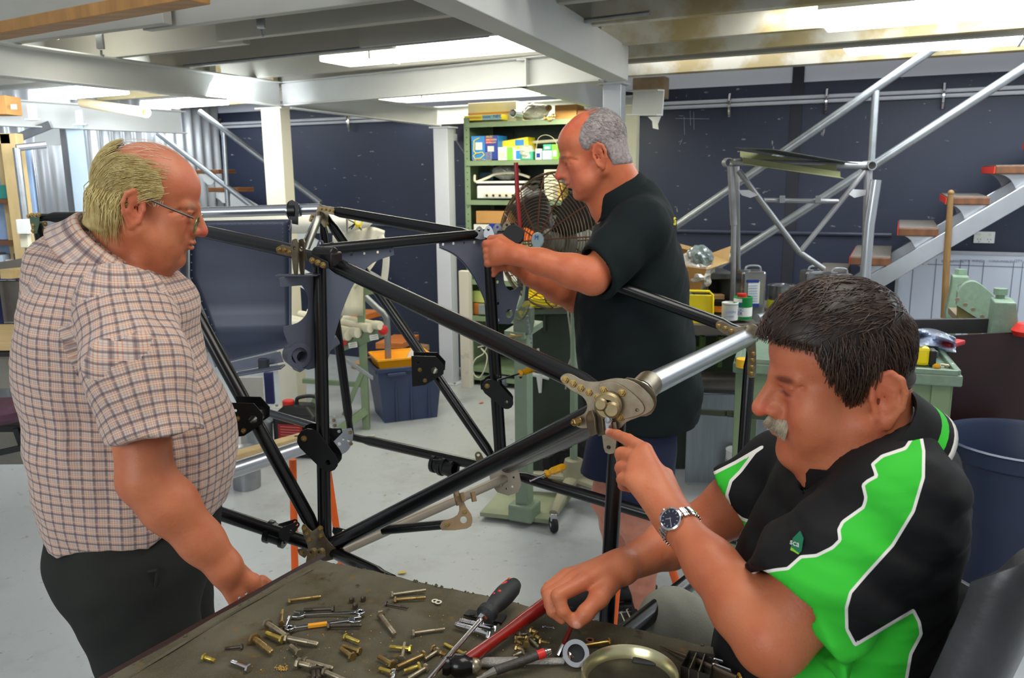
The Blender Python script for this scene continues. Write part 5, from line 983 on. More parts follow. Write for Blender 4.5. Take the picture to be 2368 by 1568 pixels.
bl_=M('print_royal_blue',(30,60,190),.4); text('lettering','TEC',bl_,p+V(-.042,-r*.82-.004,h*.62),V(1,-.0,0),V(0,0,1),.024,t); text('lettering','LIC',dblue,p+V(-.036,-r-.002,h*.40),V(1,0,0),V(0,0,1),.020,t); text('lettering','ER',dblue,p+V(-.036,-r-.002,h*.22),V(1,0,0),V(0,0,1),.022,t)
def rtin(label,xl,xr,yt_,yb2,d,hand=True,dep=.11):
    t=T('solvent_can',label,'can',P((xl+xr)/2,yb2,d)); o=fbx('can_body',xl,xr,yt_,yb2,d,dep,M('tinplate',(150,150,152),.22,.85,var=.15,scale=6),t,.012)
    a=P(xl+(xr-xl)*.2,yt_,d+dep/2);b=P(xl+(xr-xl)*.85,yt_,d+dep/2); m=MB(); m.tube(spline([a,a+V(.01,0,.025),b+V(-.01,0,.025),b],5),.005,8); ob('wire_handle',m,grey_steel,t)
    m=MB(); m.lathe([(.015,0),(.017,.012),(0,.013)],a+V(.0,-.03,0),n=12); ob('cap',m,grey_steel,t); return t
t=rtin('tall tinplate solvent can with white and blue label',1712,1768,628,744,3.78)
fbx('front_label',1728,1755,652,708,3.774,.002,wht,t,0); fbx('label_stripe',1728,1755,648,654,3.773,.002,dblue,t,0); fbx('label_stripe',1740,1755,702,710,3.773,.002,dblue,t,0)
for k in range(7): fbx('print_line',1731,1752,660+k*6,661.5+k*6,3.772,.001,M('faded_blue_print',(140,160,215)),t,0)
t=rtin('tinplate solvent can left of the seated man, standing below the tube frame foot',1860,1904,628,726,4.0); t=rtin('wider tinplate solvent can behind the head of the seated man',1912,1968,634,734,3.9)
t,p,r,h=tin('large open tinplate pot with yellow and orange stickers',1817,716,664,66,3.5,M('tinplate',(150,150,152)),name='tin_pot'); band(t,p,r,h*.02,h*.38,M('fluoro_yellow',(225,240,20),.4),180,235,'sticker'); band(t,p,r,h*.45,h*.68,M('fluoro_orange',(250,90,50),.4),240,290,'sticker')
m=MB(); m.tube([PZ(1750,736,.965),PZ(1770,732,.965)],.018,14); m.tube([PZ(1772,736,.965),PZ(1786,722,.975)],[.02,.012],12); ob('pipe_fitting',m,grey_steel,None,'grey pipe fitting between the tall can and the tin pot','fitting')
t,p,r,h=tin('white ribbed paint pail under the sage green table',1712,1150,1050,62,2.95,whitep,name='paint_pail',cat='pail'); band(t,p,r,h*.25,h*.8,grey_steel)
for k in range(10):
    a=math.radians(180+k*18); m=MB(); m.box(p+V(math.cos(a)*r,math.sin(a)*r,h*.52),(.004,.004,h*.55)); ob('label_bar',m,whitep,t,smooth=0)
# ---- grey tube frame ----
tf=T('tube_stand','grey welded tube frame standing on the bench with folded sheets on top','frame',P(1850,680,4.0))
def gt_(a,b,r=.016,d=3.95,d2=None,mat=tube_grey,nm='frame_tube'):
    m=MB(); m.tube([P(*a,d),P(*b,d2 or d)],r,12); return ob(nm,m,mat,tf)
m=MB(); a=P(1687,376,3.95); m.pipe(a,a+V(.0,.06,0),.022,.018,16); ob('open_tube_end',m,tube_grey,tf); m=MB(); b=P(2011,383,3.95); m.pipe(b+V(0,-.03,0),b+V(0,.06,0),.022,.018,16); ob('open_tube_end',m,tube_grey,tf)
gt_((1694,375),(2005,383),.0165); gt_((1690,385),(1697,520),.017); gt_((1697,515),(1694,695),.013); gt_((1704,385),(1707,640),.013,4.15); gt_((2008,395),(2000,660),.019)
gt_((1708,395),(1848,583),.0135); gt_((1848,583),(1905,622),.0135); gt_((2000,397),(1850,583),.0125); gt_((1766,463),(1938,466),.011)
for x in(1809,1892): 
    m=MB(); m.box(P(x,461,3.93),(.026,.006,.034)); ob('tab',m,tube_grey,tf,smooth=0,bevel=.002)
for pts in(((1706,440),(1732,440),(1752,452),(1735,458),(1715,452)),((1962,450),(1972,438),(2002,440),(2000,452),(1975,458))):
    m=MB(); plpx(m,list(pts),P(*pts[0],3.9),V(0,-1,.3),.004,()); ob('corner_bracket',m,tube_grey,tf,smooth=0)
m=MB(); m.tube([P(2026,416,3.85),P(2010,520,3.85),P(1992,738,3.85)],.024,16); ob('leaning_tube',m,silver,None,'bright silver tube leaning against the right leg of the grey tube frame','tube')
m=MB(); a=P(1705,350,4.02);b=P(1925,382,3.98); u=(b-a).normalized()
prof2=[(0,0),(.05,.0),(.055,.025),(.10,.03),(.105,.055),(.15,.06)]
pts=[]; 
for e in(a,b): pts+=[e+V(0,-p_[0],-p_[1]) for p_ in prof2]
m.add(pts,[(k,k+1,k+7,k+6) for k in range(5)]); ob('folded_sheet',m,M('olive_green_sheet',(136,138,98),.35,.2,var=.1,scale=6),None,'olive green folded metal strip resting on top of the grey tube frame','metal strip',smooth=0,solid=.003)
m=MB(); m.add([P(1700,341,3.9),P(1790,345,3.8),P(1985,378,3.85),P(1900,372,4.1)],[(0,1,2,3)]); ob('thin_sheet',m,M('dark_grey_sheet',(84,84,84),.4,.4),None,'thin dark grey metal sheet lying over the olive strip','sheet',smooth=0,solid=.003)
# ================= NAVY BIN =================
nbn=T('rubbish_bin','navy blue plastic rubbish bin with wire handle behind the chair','bin',V(P(2330,1250,2.9).x,2.95,0))
bc=V(P(2340,1250,2.95).x,2.95,0); zr=.60; m=MB(); m.lathe([(.20,0),(.21,.01),(.262,zr-.06),(.275,zr-.05),(.275,zr),(.282,zr+.006),(.27,zr+.01),(.258,zr-.01),(.2,.03),(0,.03)],bc,n=40); ob('bin_body',m,M('bin_navy',(34,46,74),.45,var=.08,scale=5),nbn)
m=MB(); m.box(bc+V(-.03,-.27,zr-.07),(.13,.03,.05)); ob('handle_lug',m,M('bin_navy',(34,46,74)),nbn,smooth=0,bevel=.004)
m=MB(); q=bc+V(-.03,-.30,0); m.tube([q+V(-.07,.01,zr-.08),q+V(-.07,0,zr-.13),q+V(-.06,0,zr-.14),q+V(.06,0,zr-.14),q+V(.07,0,zr-.13),q+V(.07,.01,zr-.08)],.004,8); ob('wire_handle',m,grey_steel,nbn)
# ================= LEFT SIDE: crate bench, stool =================
lb=T('steel_workbench','dark steel bench with navy rail behind the old man at the left edge','workbench',P(30,800,3.6))
fbx('bench_top',-120,150,625,640,3.6,.6,M('dark_bench_top',(92,86,78)),lb); fbx('navy_rail',-120,130,640,648,3.58,.03,M('deep_blue_strut',(36,44,96)),lb); fbx('bench_panel',-120,90,650,745,3.62,.02,M('mottled_steel_panel',(116,108,100),.4,.4,var=.3,scale=4),lb); fbx('bench_panel',-120,90,748,900,3.75,.02,M('mottled_steel_panel',(116,108,100)),lb); fbx('navy_post',-4,6,650,790,3.55,.03,M('deep_blue_strut',(36,44,96)),lb)
m=MB(); m.bar(P(12,634,3.4),P(95,625,3.6),.05,.04,V(0,0,1)); ob('timber_strip',m,M('pale_pine',(206,178,126)),None,'pale timber strip lying on the dark bench behind the old man','timber',smooth=0,bevel=.002)
wt=T('side_table','black framed table with pale timber top at the left edge','table',P(0,830,3.1)); fbx('table_top',-150,48,793,812,3.0,.4,M('pale_pine',(206,178,126)),wt); fbx('frame_rail',-150,45,815,826,3.0,.03,blackp,wt); fbx('apron',-150,60,830,900,3.3,.02,M('grey_sheet',(140,136,126),.5),wt)
stl=T('padded_stool','purple padded stool seat on a dark base at the left edge','stool',P(0,1040,2.9)); c=P(5,945,2.85)
m=MB(); m.lathe([(.0,-.03),(.08,-.032),(.10,-.015),(.105,.01),(.085,.03),(0,.038)],V(c.x-.01,c.y,c.z-.01),n=28); ob('seat_pad',m,M('purple_vinyl',(92,58,76),.5,var=.25,scale=25),stl)
fbx('seat_base',-60,60,985,1000,2.9,.2,blackp,stl)
for x in(-40,62): vbar(x*.6,990,x+6,1075,2.9,.02,blackp,stl,'leg')
vbar(-60,1060,75,1030,2.85,.02,blackp,stl,'cross_bar'); fbx('footboard',-100,70,1000,1075,3.2,.02,M('olive_grey_panel',(110,108,96),.6),stl)
# floor litter
for i,(x,y,c,l) in enumerate(((182,1404,(180,205,110),'pale green paper scrap on the floor left of the old man'),(930,1325,(214,190,110),'yellow crumb on the floor beyond the bench corner'),(862,1008,(200,205,190),'pale paper scrap on the floor left of the navy tub'),(192,1474,(190,196,170),'small pale scrap on the floor near the trouser leg'),(1113,932,(230,110,110),'tiny pink scrap on the floor in front of the shelves'))):
    q=PZ(x,y,.004); m=MB(); s_=.018 if i else .03; m.add([q+V(-s_,-.006,0),q+V(s_*.3,-.012,.006),q+V(s_,0,.001),q+V(s_*.4,.012,.007),q+V(-s_*.6,.01,.002)],[(0,1,2,3,4)]); ob('floor_scrap',m,M('scrap%d'%i,c,.8),None,l,'scrap',smooth=0,solid=.003)
# ================= FOREGROUND BENCH =================
ZT=.86
wbn=T('carpeted_workbench','olive carpet-topped workbench with dark timber edge in the foreground','workbench',PZ(900,1500,0))
K0=PZ(738,1294,ZT); K1=PZ(250,1568,ZT); K2=PZ(1790,1527,ZT)
dl=(K1-K0).normalized(); dr=(K2-K0).normalized()
Ea=K0+dl*1.15; Eb=K0+dr*.95; Ec=K0+dl*1.15+dr*.95
def cmat():
    m=M('worn_olive_carpet',(100,95,77),.95,var=.2,scale=5,bump=.9,bscale=900,spec=.1)
    nt=m.node_tree;b=nt.nodes['Principled BSDF'];src=b.inputs['Base Color'].links[0].from_socket; tc=nt.nodes.new('ShaderNodeTexCoord')
    for s_,lo,hi,col,f in((6,.42,.62,(128,122,106),.7),(9,.52,.68,(88,64,36),.75),(40,.62,.72,(150,116,50),.6),(500,.5,.62,(120,112,88),.5),(16,.64,.70,(38,34,28),.8)):
        n=nt.nodes.new('ShaderNodeTexNoise'); n.inputs['Scale'].default_value=s_; n.inputs['Detail'].default_value=8; nt.links.new(tc.outputs['Object'],n.inputs['Vector'])
        r=nt.nodes.new('ShaderNodeValToRGB'); r.color_ramp.elements[0].position=lo; r.color_ramp.elements[0].color=(0,0,0,1); r.color_ramp.elements[1].position=hi; r.color_ramp.elements[1].color=(f,f,f,1)
        nt.links.new(n.outputs['Fac'],r.inputs[0]); x=nt.nodes.new('ShaderNodeMix'); x.data_type='RGBA'; nt.links.new(r.outputs[0],x.inputs[0]); nt.links.new(src,x.inputs[6]); x.inputs[7].default_value=(*s2l(col),1); src=x.outputs[2]
    nt.links.new(src,b.inputs['Base Color']); return m
carp=cmat()
m=MB(); m.add([K0,Ea,Ec,Eb],[(0,1,2,3)]); m2=MB()
NN=90
def ct(u,v):
    p=K0+dl*(1.15*u)+dr*(.95*v); w_=.0012*math.sin(p.x*37+p.y*21)+.0008*math.sin(p.x*90-p.y*60); return p+V(0,0,w_)
m2.grid(ct,NN,NN); ob('carpet_top',m2,carp,wbn,smooth=80)
m=MB(); zc=ZT-.022; q=[K0,Ea,Ec,Eb]; m.add([p-V(0,0,.004) for p in q]+[p-V(0,0,.035) for p in q],[(0,1,2,3),(4,5,6,7),(0,1,5,4),(1,2,6,5),(2,3,7,6),(3,0,4,7)]); ob('bench_board',m,M('dark_bench_board',(50,38,30),.6,var=.2),wbn,smooth=0)
edg=M('dark_stained_edge',(46,28,26),.5,var=.2,scale=10)
nl=V(dl.y,-dl.x,0); 
if nl.dot(dr)>0: nl=-nl
m=MB(); m.bar(K0-dl*.02+nl*.008-V(0,0,.018),Ea+nl*.008-V(0,0,.018),.016,.036,V(0,0,1)); ob('edge_strip',m,edg,wbn,smooth=0,bevel=.002)
# folded seam of the carpet near the edge
m=MB(); m.tube([PZ(722,1316,ZT+.001),PZ(560,1405,ZT+.001),PZ(330,1545,ZT+.001),PZ(255,1600,ZT+.001)],[(.003,.002)]*4,6); ob('carpet_seam',m,carp,wbn)
m=MB()
for k in range(260): # frayed tufts along the far edges
    t=RS.uniform(0,1); p=(K0+dr*(.95*t) if k%2 else K0+dl*(1.15*t)+dr*.004)+V(0,0,RS.uniform(-.006,.001)); r=RS.uniform(.0015,.004); m.ball(p,r,5)
ob('carpet_fray',m,carp,wbn,kind='stuff')
for p in(K0+(dl+dr)*.08,Ea+(dr-dl)*.08,Eb+(dl-dr)*.08,Ec-(dl+dr)*.08):
    m=MB(); m.box(V(p.x,p.y,(ZT-.035)/2),(.08,.08,ZT-.035)); ob('leg',m,edg,wbn,smooth=0)
for x,y in((554,1382),(570,1374)):
    m=MB(); m.ball(PZ(x,y,ZT-.002),.003,8); ob('staple',m,chrome,wbn)
def c4(x,y): return (400+x/2.631,1260+y/2.631)
def cA(x,y): return (1000+x/4.736,1300+y/4.736)
def boltxy(h,t,r,mat,label,z=0,group=None,nut=False):
    a=PZ(*h,ZT+.004+z+r);b=PZ(*t,ZT+.003+z+r); d=(b-a).normalized(); T_=T('bolt',label,'bolt',a,group); L=(b-a).length
    m=MB(); m.lathe([(r*1.95,-r*1.1),(r*2.0,-r*.9),(r*2.0,0),(r*1.6,.0004)],a,d,6); ob('bolt_head',m,mat,T_,smooth=25)
    m=MB(); m.lathe([(r,0),(r,L*.62),(r*.93,L*.64),(r*.93,L*.97),(r*.7,L)],a,d,12); s_=ob('shank',m,mat,T_,smooth=40)
    n=8; m=MB()
    for k in range(n): zq=L*(.66+.3*k/n); m.lathe([(r*.93,zq),(r*1.06,zq+L*.012),(r*.93,zq+L*.024)],a,d,10)
    ob('thread',m,mat,T_,smooth=60)
    return T_
G,D,K_,C_,Y_=brass,dull_bolt,dark_bolt,chrome,M('yellow_zinc',(196,174,84),.34,.75,var=.2)
BL=[((715,338),(900,315),.0032,G,'long gold-headed bolt lying alone near the timber edge of the bench'),
((968,388),(795,395),.0034,K_,'brown bolt lying just above the plain combination spanner'),
((1338,303),(1540,275),.0030,D,'upper of two parallel bolts near the far edge of the bench'),
((1358,335),(1538,320),.0030,G,'lower of two parallel bolts near the far edge of the bench'),
((1302,358),(1430,382),.0024,K_,'thin blackened bolt below the two parallel bolts'),
((660,475),(668,395),.0026,G,'small gold bolt standing upright-looking left of the taped spanner'),
((685,502),(710,435),.0026,C_,'bright silver-headed bolt touching the end of the taped spanner'),
((578,480),(690,555),.0042,D,'thick dull bolt leaning across the cluster left of the taped spanner'),
((660,572),(565,535),.0036,Y_,'yellowish short bolt under the thick dull bolt'),
((700,568),(885,605),.0040,D,'long dull bolt pointing right from the left cluster'),
((500,575),(603,655),.0048,G,'fattest brassy bolt left of the cluster'),
((415,620),(315,630),.0024,K_,'thin dark bolt lying level left of the fattest brassy bolt'),
((195,685),(255,705),.0030,Y_,'little yellow bolt nearest the timber edge, at the far left'),
((455,750),(355,710),.0034,C_,'shiny chrome bolt with domed head at the lower left'),
((765,655),(715,612),.0034,D,'short dull bolt below the long dull bolt'),
((955,492),(1148,490),.0032,K_,'brown bolt touching the underside of the orange-taped spanner'),
((1055,560),(1135,592),.0028,Y_,'little brass bolt below the open jaw of the taped spanner'),
((1130,645),(1030,615),.0030,G,'upper of two crossing brass bolts in the middle of the bench'),
((1088,678),(1020,630),.0036,G,'lower of two crossing brass bolts in the middle of the bench'),
((1265,430),(1352,545),.0040,D,'thick dull bolt slanting down right of the spanners'),
((1468,538),(1655,512),.0030,D,'long dull bolt lying level left of the screwdriver shaft'),
((1440,632),(1318,620),.0030,Y_,'bright yellow bolt under the upright dull bolt'),
((1392,690),(1412,595),.0030,D,'dull bolt lying across the bright yellow bolt'),
((1330,725),(1250,678),.0036,G,'brassy bolt pointing up left, left of the long slanting brass bolt'),
((1520,672),(1365,742),.0034,G,'long brass bolt slanting down left near the hammer head'),
((1335,775),(1255,752),.0030,Y_,'yellow bolt touching the silver bolt at the bottom edge'),
((1342,785),(1330,835),.0034,C_,'silver-headed bolt at the bottom edge below the yellow bolt'),
((1490,740),(1405,768),.0032,Y_,'gold bolt just left of the hammer head'),
((1605,650),(1535,695),.0032,D,'left one of two dull bolts making a V by the screwdriver shaft'),
((1590,635),(1660,672),.0032,G,'right one of two bolts making a V by the screwdriver shaft'),
((1775,665),(1650,602),.0026,Y_,'thin yellow bolt passing under the screwdriver shaft'),
((770,722),(868,745),.0042,D,'shorter dull bolt of the pair at the lower left centre'),
((812,708),(975,752),.0032,D,'longer dull bolt of the pair at the lower left centre'),
((930,775),(1060,830),.0036,D,'dull bolt running off the bottom edge left of centre'),
((856,770),(856,835),.0036,K_,'left one of two dark bolts cut by the bottom edge'),
((882,768),(884,835),.0036,K_,'right one of two dark bolts cut by the bottom edge'),
((1535,752),(1430,815),.0034,D,'dull bolt at the bottom edge pointing down left under the hammer')]
for h,t,r,mt,lb in BL: boltxy(c4(*h),c4(*t),r,mt,lb)
boltxy(cA(680,730),cA(300,640),.0050,C_,'upper one of two large shiny bolts under the screwdriver'); boltxy(cA(620,790),cA(250,680),.0052,C_,'lower one of two large shiny bolts under the screwdriver')
boltxy(cA(1925,872),cA(1475,940),.0030,M('gold_long_bolt',(222,190,110),.2,.9,var=.1),'long gleaming gold bolt lying behind the ring spanner')
boltxy((1538,1540),(1489,1505),.0030,D,'dull brassy bolt at the right beside the black clip')
for k,(h,t) in enumerate((((960,790),(1030,790)),((920,825),(1010,830)),((1090,750),(1160,775)),((1045,780),(1125,860)),((1130,810),(1190,850)),((1190,870),(1285,885)),((1070,850),(1165,930)),((930,870),(985,900)),((1030,900),(1035,820)))):
    boltxy(cA(*h),cA(*t),.0026 if k%2 else .0030,G if k%3 else D,['small dull bolt at the upper left of the brass pile','small bolt poking left from the brass pile','small brass bolt at the top of the brass pile','small brass bolt slanting through the middle of the brass pile','small brass bolt on the right flank of the brass pile','small brass bolt pointing right, out of the brass pile','small dull bolt pointing down out of the brass pile','small brass bolt at the lower left of the brass pile','small brass bolt upright in the left of the brass pile'][k],z=.003*(k%3))
for k,(h,t) in enumerate((((930,940),(995,960)),((975,990),(880,1030)))): boltxy(cA(*h),cA(*t),.0028,G if not k else D,['upper of two little bolts just below the brass pile','lower of two little bolts just below the brass pile'][k],z=.002)
def nut(p,r,mat,label,h=.006,grp=None):
    q=PZ(*p,ZT+.0015); m=MB(); m.lathe([(r*.55,0),(r,0),(r,h),(r*.55,h),(r*.55,0)],q,n=6); m.lathe([(r*.9,h),(r*.75,h+.002),(r*.5,h+.002)],q,n=16); return ob('nut',m,mat,None,label,'nut',smooth=25)
nut(c4(1088,345),.005,K_,'left nut of the three dark nuts above the spanner ring'); nut(c4(1158,338),.005,K_,'right nut of the three dark nuts above the spanner ring'); nut(c4(1110,382),.005,K_,'lowest nut of the three, touching the spanner ring')
cop=M('copper_nut',(176,116,84),.35,.8,var=.15); nut(cA(1905,1065),.0056,cop,'copper coloured lock nut right of the big ring spanner',.009); nut(cA(2195,1030),.0056,cop,'copper coloured lock nut beside the black clip',.008)
def washer(p,r,mat,label,z=.0015): 
    q=PZ(*p,ZT+z); m=MB(); m.lathe([(r*.55,0),(r,0),(r,.0012),(r*.55,.0012),(r*.55,0)],q,n=20); return ob('washer',m,mat,None,label,'washer')
washer(c4(1594,343),.0062,cream,'left one of two overlapping pale washers near the far edge',.0015); washer(c4(1615,350),.0062,cream,'right one of two overlapping pale washers near the far edge',.0035); washer(cA(1725,858),.0068,cop,'copper washer behind the long gold bolt')
m=MB(); pts=[]
for k in range(41): f=k/40; a=PZ(*cA(1200,705),ZT+.004);b=PZ(*cA(1335,722),ZT+.004); pts.append(a+(b-a)*f+V(0,.0022*math.cos(f*44),.0022*math.sin(f*44)))
m.tube(pts,.0007,5); ob('coil_spring',m,chrome,None,'tiny silver coil spring on the bench left of the pinching hand','spring')
# spanners
def spanner(label,a,b,mat,w_=.0055,ring=.0085,tape=None):
    A_=PZ(*a,ZT+.004);B_=PZ(*b,ZT+.006); t=(B_-A_).normalized(); n=V(-t.y,t.x,0).normalized(); L=(B_-A_).length; S=T('spanner',label,'spanner',A_)
    m=MB(); m.plate([(0.006,-w_*.7),(L*.1,-w_*.5),(L*.5,-w_*.42),(L*.92,-w_*.55),(L*.92,w_*.55),(L*.5,w_*.42),(L*.1,w_*.5),(0.006,w_*.7)],A_,t,n,.004); ob('shank',m,mat,S,bevel=.001,smooth=30)
    m=MB(); m.lathe([(ring*.55,0),(ring,0),(ring,.006),(ring*.55,.006),(ring*.55,0)],B_-V(0,0,.001),n=20); ob('ring_end',m,mat,S,bevel=.0008)
    o2=[(.008,-.006),(.0,-.0105),(-.012,-.009),(-.014,-.004),(-.002,-.003),(-.002,.004),(-.013,.007),(-.010,.011),(0,.010),(.008,.006)]
    m=MB(); m.plate(o2,A_-V(0,0,.0005),t,n,.005); ob('open_jaw',m,mat,S,bevel=.0008,smooth=30)
    if tape:
        m=MB(); c0=A_+t*L*tape[0]; c1=A_+t*L*tape[1]; m.bar(c0+V(0,0,.002),c1+V(0,0,.002),.0068,.0058,V(0,0,1)); ob('orange_tape',m,M('orange_tape',(240,160,40),.4),S,smooth=0,bevel=.0008)
spanner('plain chrome combination spanner lying level on the bench',c4(775,432),c4(1142,418),chrome)
spanner('chrome spanner with orange tape around its shank',c4(1098,465),c4(712,515),chrome,tape=(.42,.72))
# big ring ratchet spanner with knurled handle
rs=T('ring_spanner','large chrome ring spanner with knurled handle beside the hammer head','spanner',PZ(*cA(1000,1090),ZT))
a=PZ(*cA(500,1100),ZT+.008);b=PZ(*cA(1440,1085),ZT+.008); m=MB(); m.tube([a,a+(b-a)*.45,a+(b-a)*.5,b],[.0078,.0078,.005,.0055],14); ob('handle',m,M('knurled_chrome',(190,186,178),.3,.9,var=.15,scale=300,bump=.6,bscale=900),rs)
c=PZ(*cA(1565,1095),ZT+.006); ax3=V(.1,-.75,.65).normalized(); m=MB(); m.lathe([(.0135,-.006),(.0205,-.006),(.0215,0),(.0205,.006),(.0135,.006),(.0135,-.006)],c+V(0,0,.014),ax3,28); ob('ring_head',m,chrome,rs,smooth=40); m=MB(); m.lathe([(.0134,-.003),(.0134,-.002),(0,-.002)],c+V(0,0,.014),ax3,20); ob('ratchet_core',m,blackp,rs); m=MB(); m.tube([b,c+V(-.006,.004,.012)],[.0055,.008],10); ob('neck',m,chrome,rs)
# big screwdriver
sd=T('screwdriver','black and red handled screwdriver lying across the hammer, handle at the far edge','screwdriver',PZ(*c4(1880,430),ZT))
a=PZ(*c4(1900,428),ZT+.035); b=PZ(*c4(2085,235),ZT+.045); e=PZ(*c4(1545,830),ZT+.028); d=(b-a).normalized(); L=(b-a).length
m=MB(); m.lathe([(.0085,-.004),(.0165,0),(.0175,.010),(.014,.016),(.0135,.024),(.0165,L*.40),(.0178,L*.62),(.0165,L*.85),(.0115,L*.99),(.005,L*1.04),(0,L*1.045)],a,d,24); ob('handle',m,M('black_grip_rubber',(30,30,33),.5,var=.2,scale=300,bump=.3,bscale=700),sd)
up_=V(-.55,-.45,.7); side=(up_-d*up_.dot(d)).normalized()
for (f,r1,r2) in((.72,.0075,.014),(.88,.0035,.004),(.48,.0042,.0042),(.40,.003,.0032)):
    m=MB(); q=a+d*L*f+side*.0135+d.cross(side)*(.004 if f<.6 and f>.45 else -.001); b3=MB(); b3.ball((0,0,0),1,12); R_=Matrix((side,d.cross(side),d)).transposed(); m.add([q+R_@V(v[0]*.0042,v[1]*r1,v[2]*r2) for v in b3.v],b3.f); ob('red_inlay',m,red,sd)
m=MB(); m.lathe([(.0075,-.012),(.0085,-.002),(.0085,.002)],a-d*.004,d,6); m.tube([a-d*.01,e],.0042,12); ob('shaft',m,chrome,sd)
# hammer
hm=T('hammer','red handled hammer with black head lying under the screwdriver shaft','hammer',PZ(*c4(1790,700),ZT))
h0=PZ(*c4(1770,715),ZT+.022);h1=PZ(*cA(1270,440),ZT+.03); m=MB(); dd=(h1-h0); m.tube([h0,h0+dd*.12,h0+dd*.4,h0+dd*.7,h0+dd*1.0,h0+dd*1.15],[(.010,.009),(.0105,.009),(.009,.008),(.012,.0105),(.0135,.0115),(.012,.010)],16); ob('handle',m,M('worn_red_handle',(160,30,20),.25,var=.2,scale=12,coat=.6,rgb2=(96,14,12),stretch=(1,1,1)),hm)
a=PZ(*c4(1640,735),ZT+.020);b=PZ(*c4(1820,735),ZT+.018); m=MB(); dd=b-a; m.tube([a,a+dd*.18,a+dd*.28,a+dd*.42,a+dd*.75,a+dd*.9,b],[.013,.015,.012,.017,.017,.013,.012],12); ob('hammer_head',m,M('black_iron_head',(26,24,24),.28,.6,var=.3,scale=30,coat=.3),hm,smooth=50)
m=MB(); m.ball(b+dd.normalized()*.004,.0115,14); ob('peen_ball',m,M('worn_steel_peen',(160,150,130),.3,.8,var=.3,scale=60),hm)
# black plate with holes
pp=[PZ(*c4(*q),ZT+.003) for q in((1768,432),(1800,402),(2032,438),(2000,484))]; m=MB(); m.add(pp,[(0,1,2,3)]); bp_=ob('black_plate',m,black_plate,None,'small black metal plate with a hole under the screwdriver handle','plate',smooth=0,solid=.003)
m=MB(); q=PZ(*c4(1822,420),ZT+.0065); m.lathe([(.0045,0),(.005,.0005),(0,.0005)],q,n=14); ob('plate_hole',m,rubber,bp_)
# scriber / file with red band
sf=T('scriber','dark scriber with red banded end lying across the ring spanner','scriber',PZ(*cA(900,1130),ZT))
a=PZ(*cA(1255,985),ZT+.026);b=PZ(*cA(690,1190),ZT+.014);e=PZ(*cA(480,1290),ZT+.006); m=MB(); m.tube([a,b],[.0062,.0072],12); ob('handle',m,M('gunmetal_grip',(74,70,66),.4,.5,var=.2,scale=200,bump=.3),sf); m=MB(); m.tube([b,e],[.0065,.003],10); ob('shaft',m,M('bright_steel',(176,170,160),.25,.9),sf); d=(b-a).normalized(); m=MB(); m.tube([a+d*.004,a+d*.016],.0072,12); ob('red_band',m,red,sf); m=MB(); m.tube([a-d*.006,a+d*.003],[.0045,.0066],12); ob('end_cap',m,chrome,sf)
# small red screwdriver in the pinching hand
ps=T('small_screwdriver','small dark red handled screwdriver pinched between thumb and finger','screwdriver',PZ(*cA(1440,900),ZT))
a=PZ(*cA(1545,640),ZT+.062);b=PZ(*cA(1445,890),ZT+.020);e=PZ(*cA(1382,1015),ZT+.004); m=MB(); m.tube([a-(b-a)*.2,a,b],[.003,.0035,.0042],10); ob('handle',m,M('dark_red_grip',(100,22,22),.3,coat=.3),ps); m=MB(); m.tube([b,e+(b-e)*.5,e],[.0035,.005,.006],10); ob('socket_tip',m,chrome,ps)
# tin ring
tr_=T('shallow_tin','shallow bright-rimmed round tin cut by the bottom edge of the photo','tin',PZ(1455,1592,ZT))
c=PZ(1457,1588,ZT+.002); R_=.072; m=MB(); m.lathe([(R_*.86,.003),(R_*.9,0),(R_,.001),(R_*1.0,.022),(R_*.96,.026),(R_*.90,.022),(R_*.86,.003)],c,n=48); ob('rim_ring',m,M('yellowed_tinplate',(206,200,160),.25,.8,var=.15),tr_,smooth=50); m=MB(); m.lathe([(R_*.87,0),(R_*.87,.006),(0,.007)],c,n=40); ob('tin_floor',m,M('dark_tin_floor',(60,58,48),.4,.5,var=.3,scale=40),tr_)
# black clip, parts tray, picks
m=MB(); m.bar(PZ(1462,1526,ZT+.006),PZ(1520,1534,ZT+.006),.02,.011,V(0,0,1)); ob('black_clip',m,blackp,None,'black plastic clip lying behind the round tin','clip',smooth=0,bevel=.003)
pt=T('parts_tray','dark transparent divided parts tray at the bottom edge right of the tin','tray',PZ(1610,1560,ZT))
q0=PZ(1573,1568,ZT+.003);q1=PZ(1592,1531,ZT+.003);q2=PZ(1652,1541,ZT+.003);q3=PZ(1640,1590,ZT+.003)
m=MB(); m.add([q0,q1,q2,q3]+[p+V(0,0,.02) for p in(q0,q1,q2,q3)],[(0,1,2,3),(0,1,5,4),(1,2,6,5),(2,3,7,6),(3,0,4,7)]); ob('tray_body',m,M('smoky_tray',(52,50,44),.2,alpha=.9),pt,smooth=0,solid=.0015)
for f in(.3,.62):
    a=q1+(q2-q1)*f;b=q0+(q3-q0)*f; m=MB(); m.bar(a+V(0,0,.01),b+V(0,0,.01),.0015,.018,V(0,0,1)); ob('divider',m,M('tray_edge',(130,124,100),.3),pt,smooth=0)
m=MB(); m.tube([PZ(1526,1494,ZT+.004),PZ(1570,1511,ZT+.008),PZ(1600,1522,ZT+.010),PZ(1705,1568,ZT+.026)],[.0006,.0032,.0036,.0036],10); ob('pin_punch',m,M('brown_steel_pick',(120,106,88),.35,.7),None,'long tapered steel pick pointing left over the parts tray','pick')
m=MB(); m.tube(spline([PZ(1772,1562,ZT+.006),PZ(1650,1524,ZT+.006),PZ(1641,1527,ZT+.006),PZ(1640,1532,ZT+.006),PZ(1715,1560,ZT+.006)],5),.0024,8); ob('wire_tweezers',m,chrome,None,'bright steel tweezers bent like a hairpin at the bottom right of the bench','tweezers')
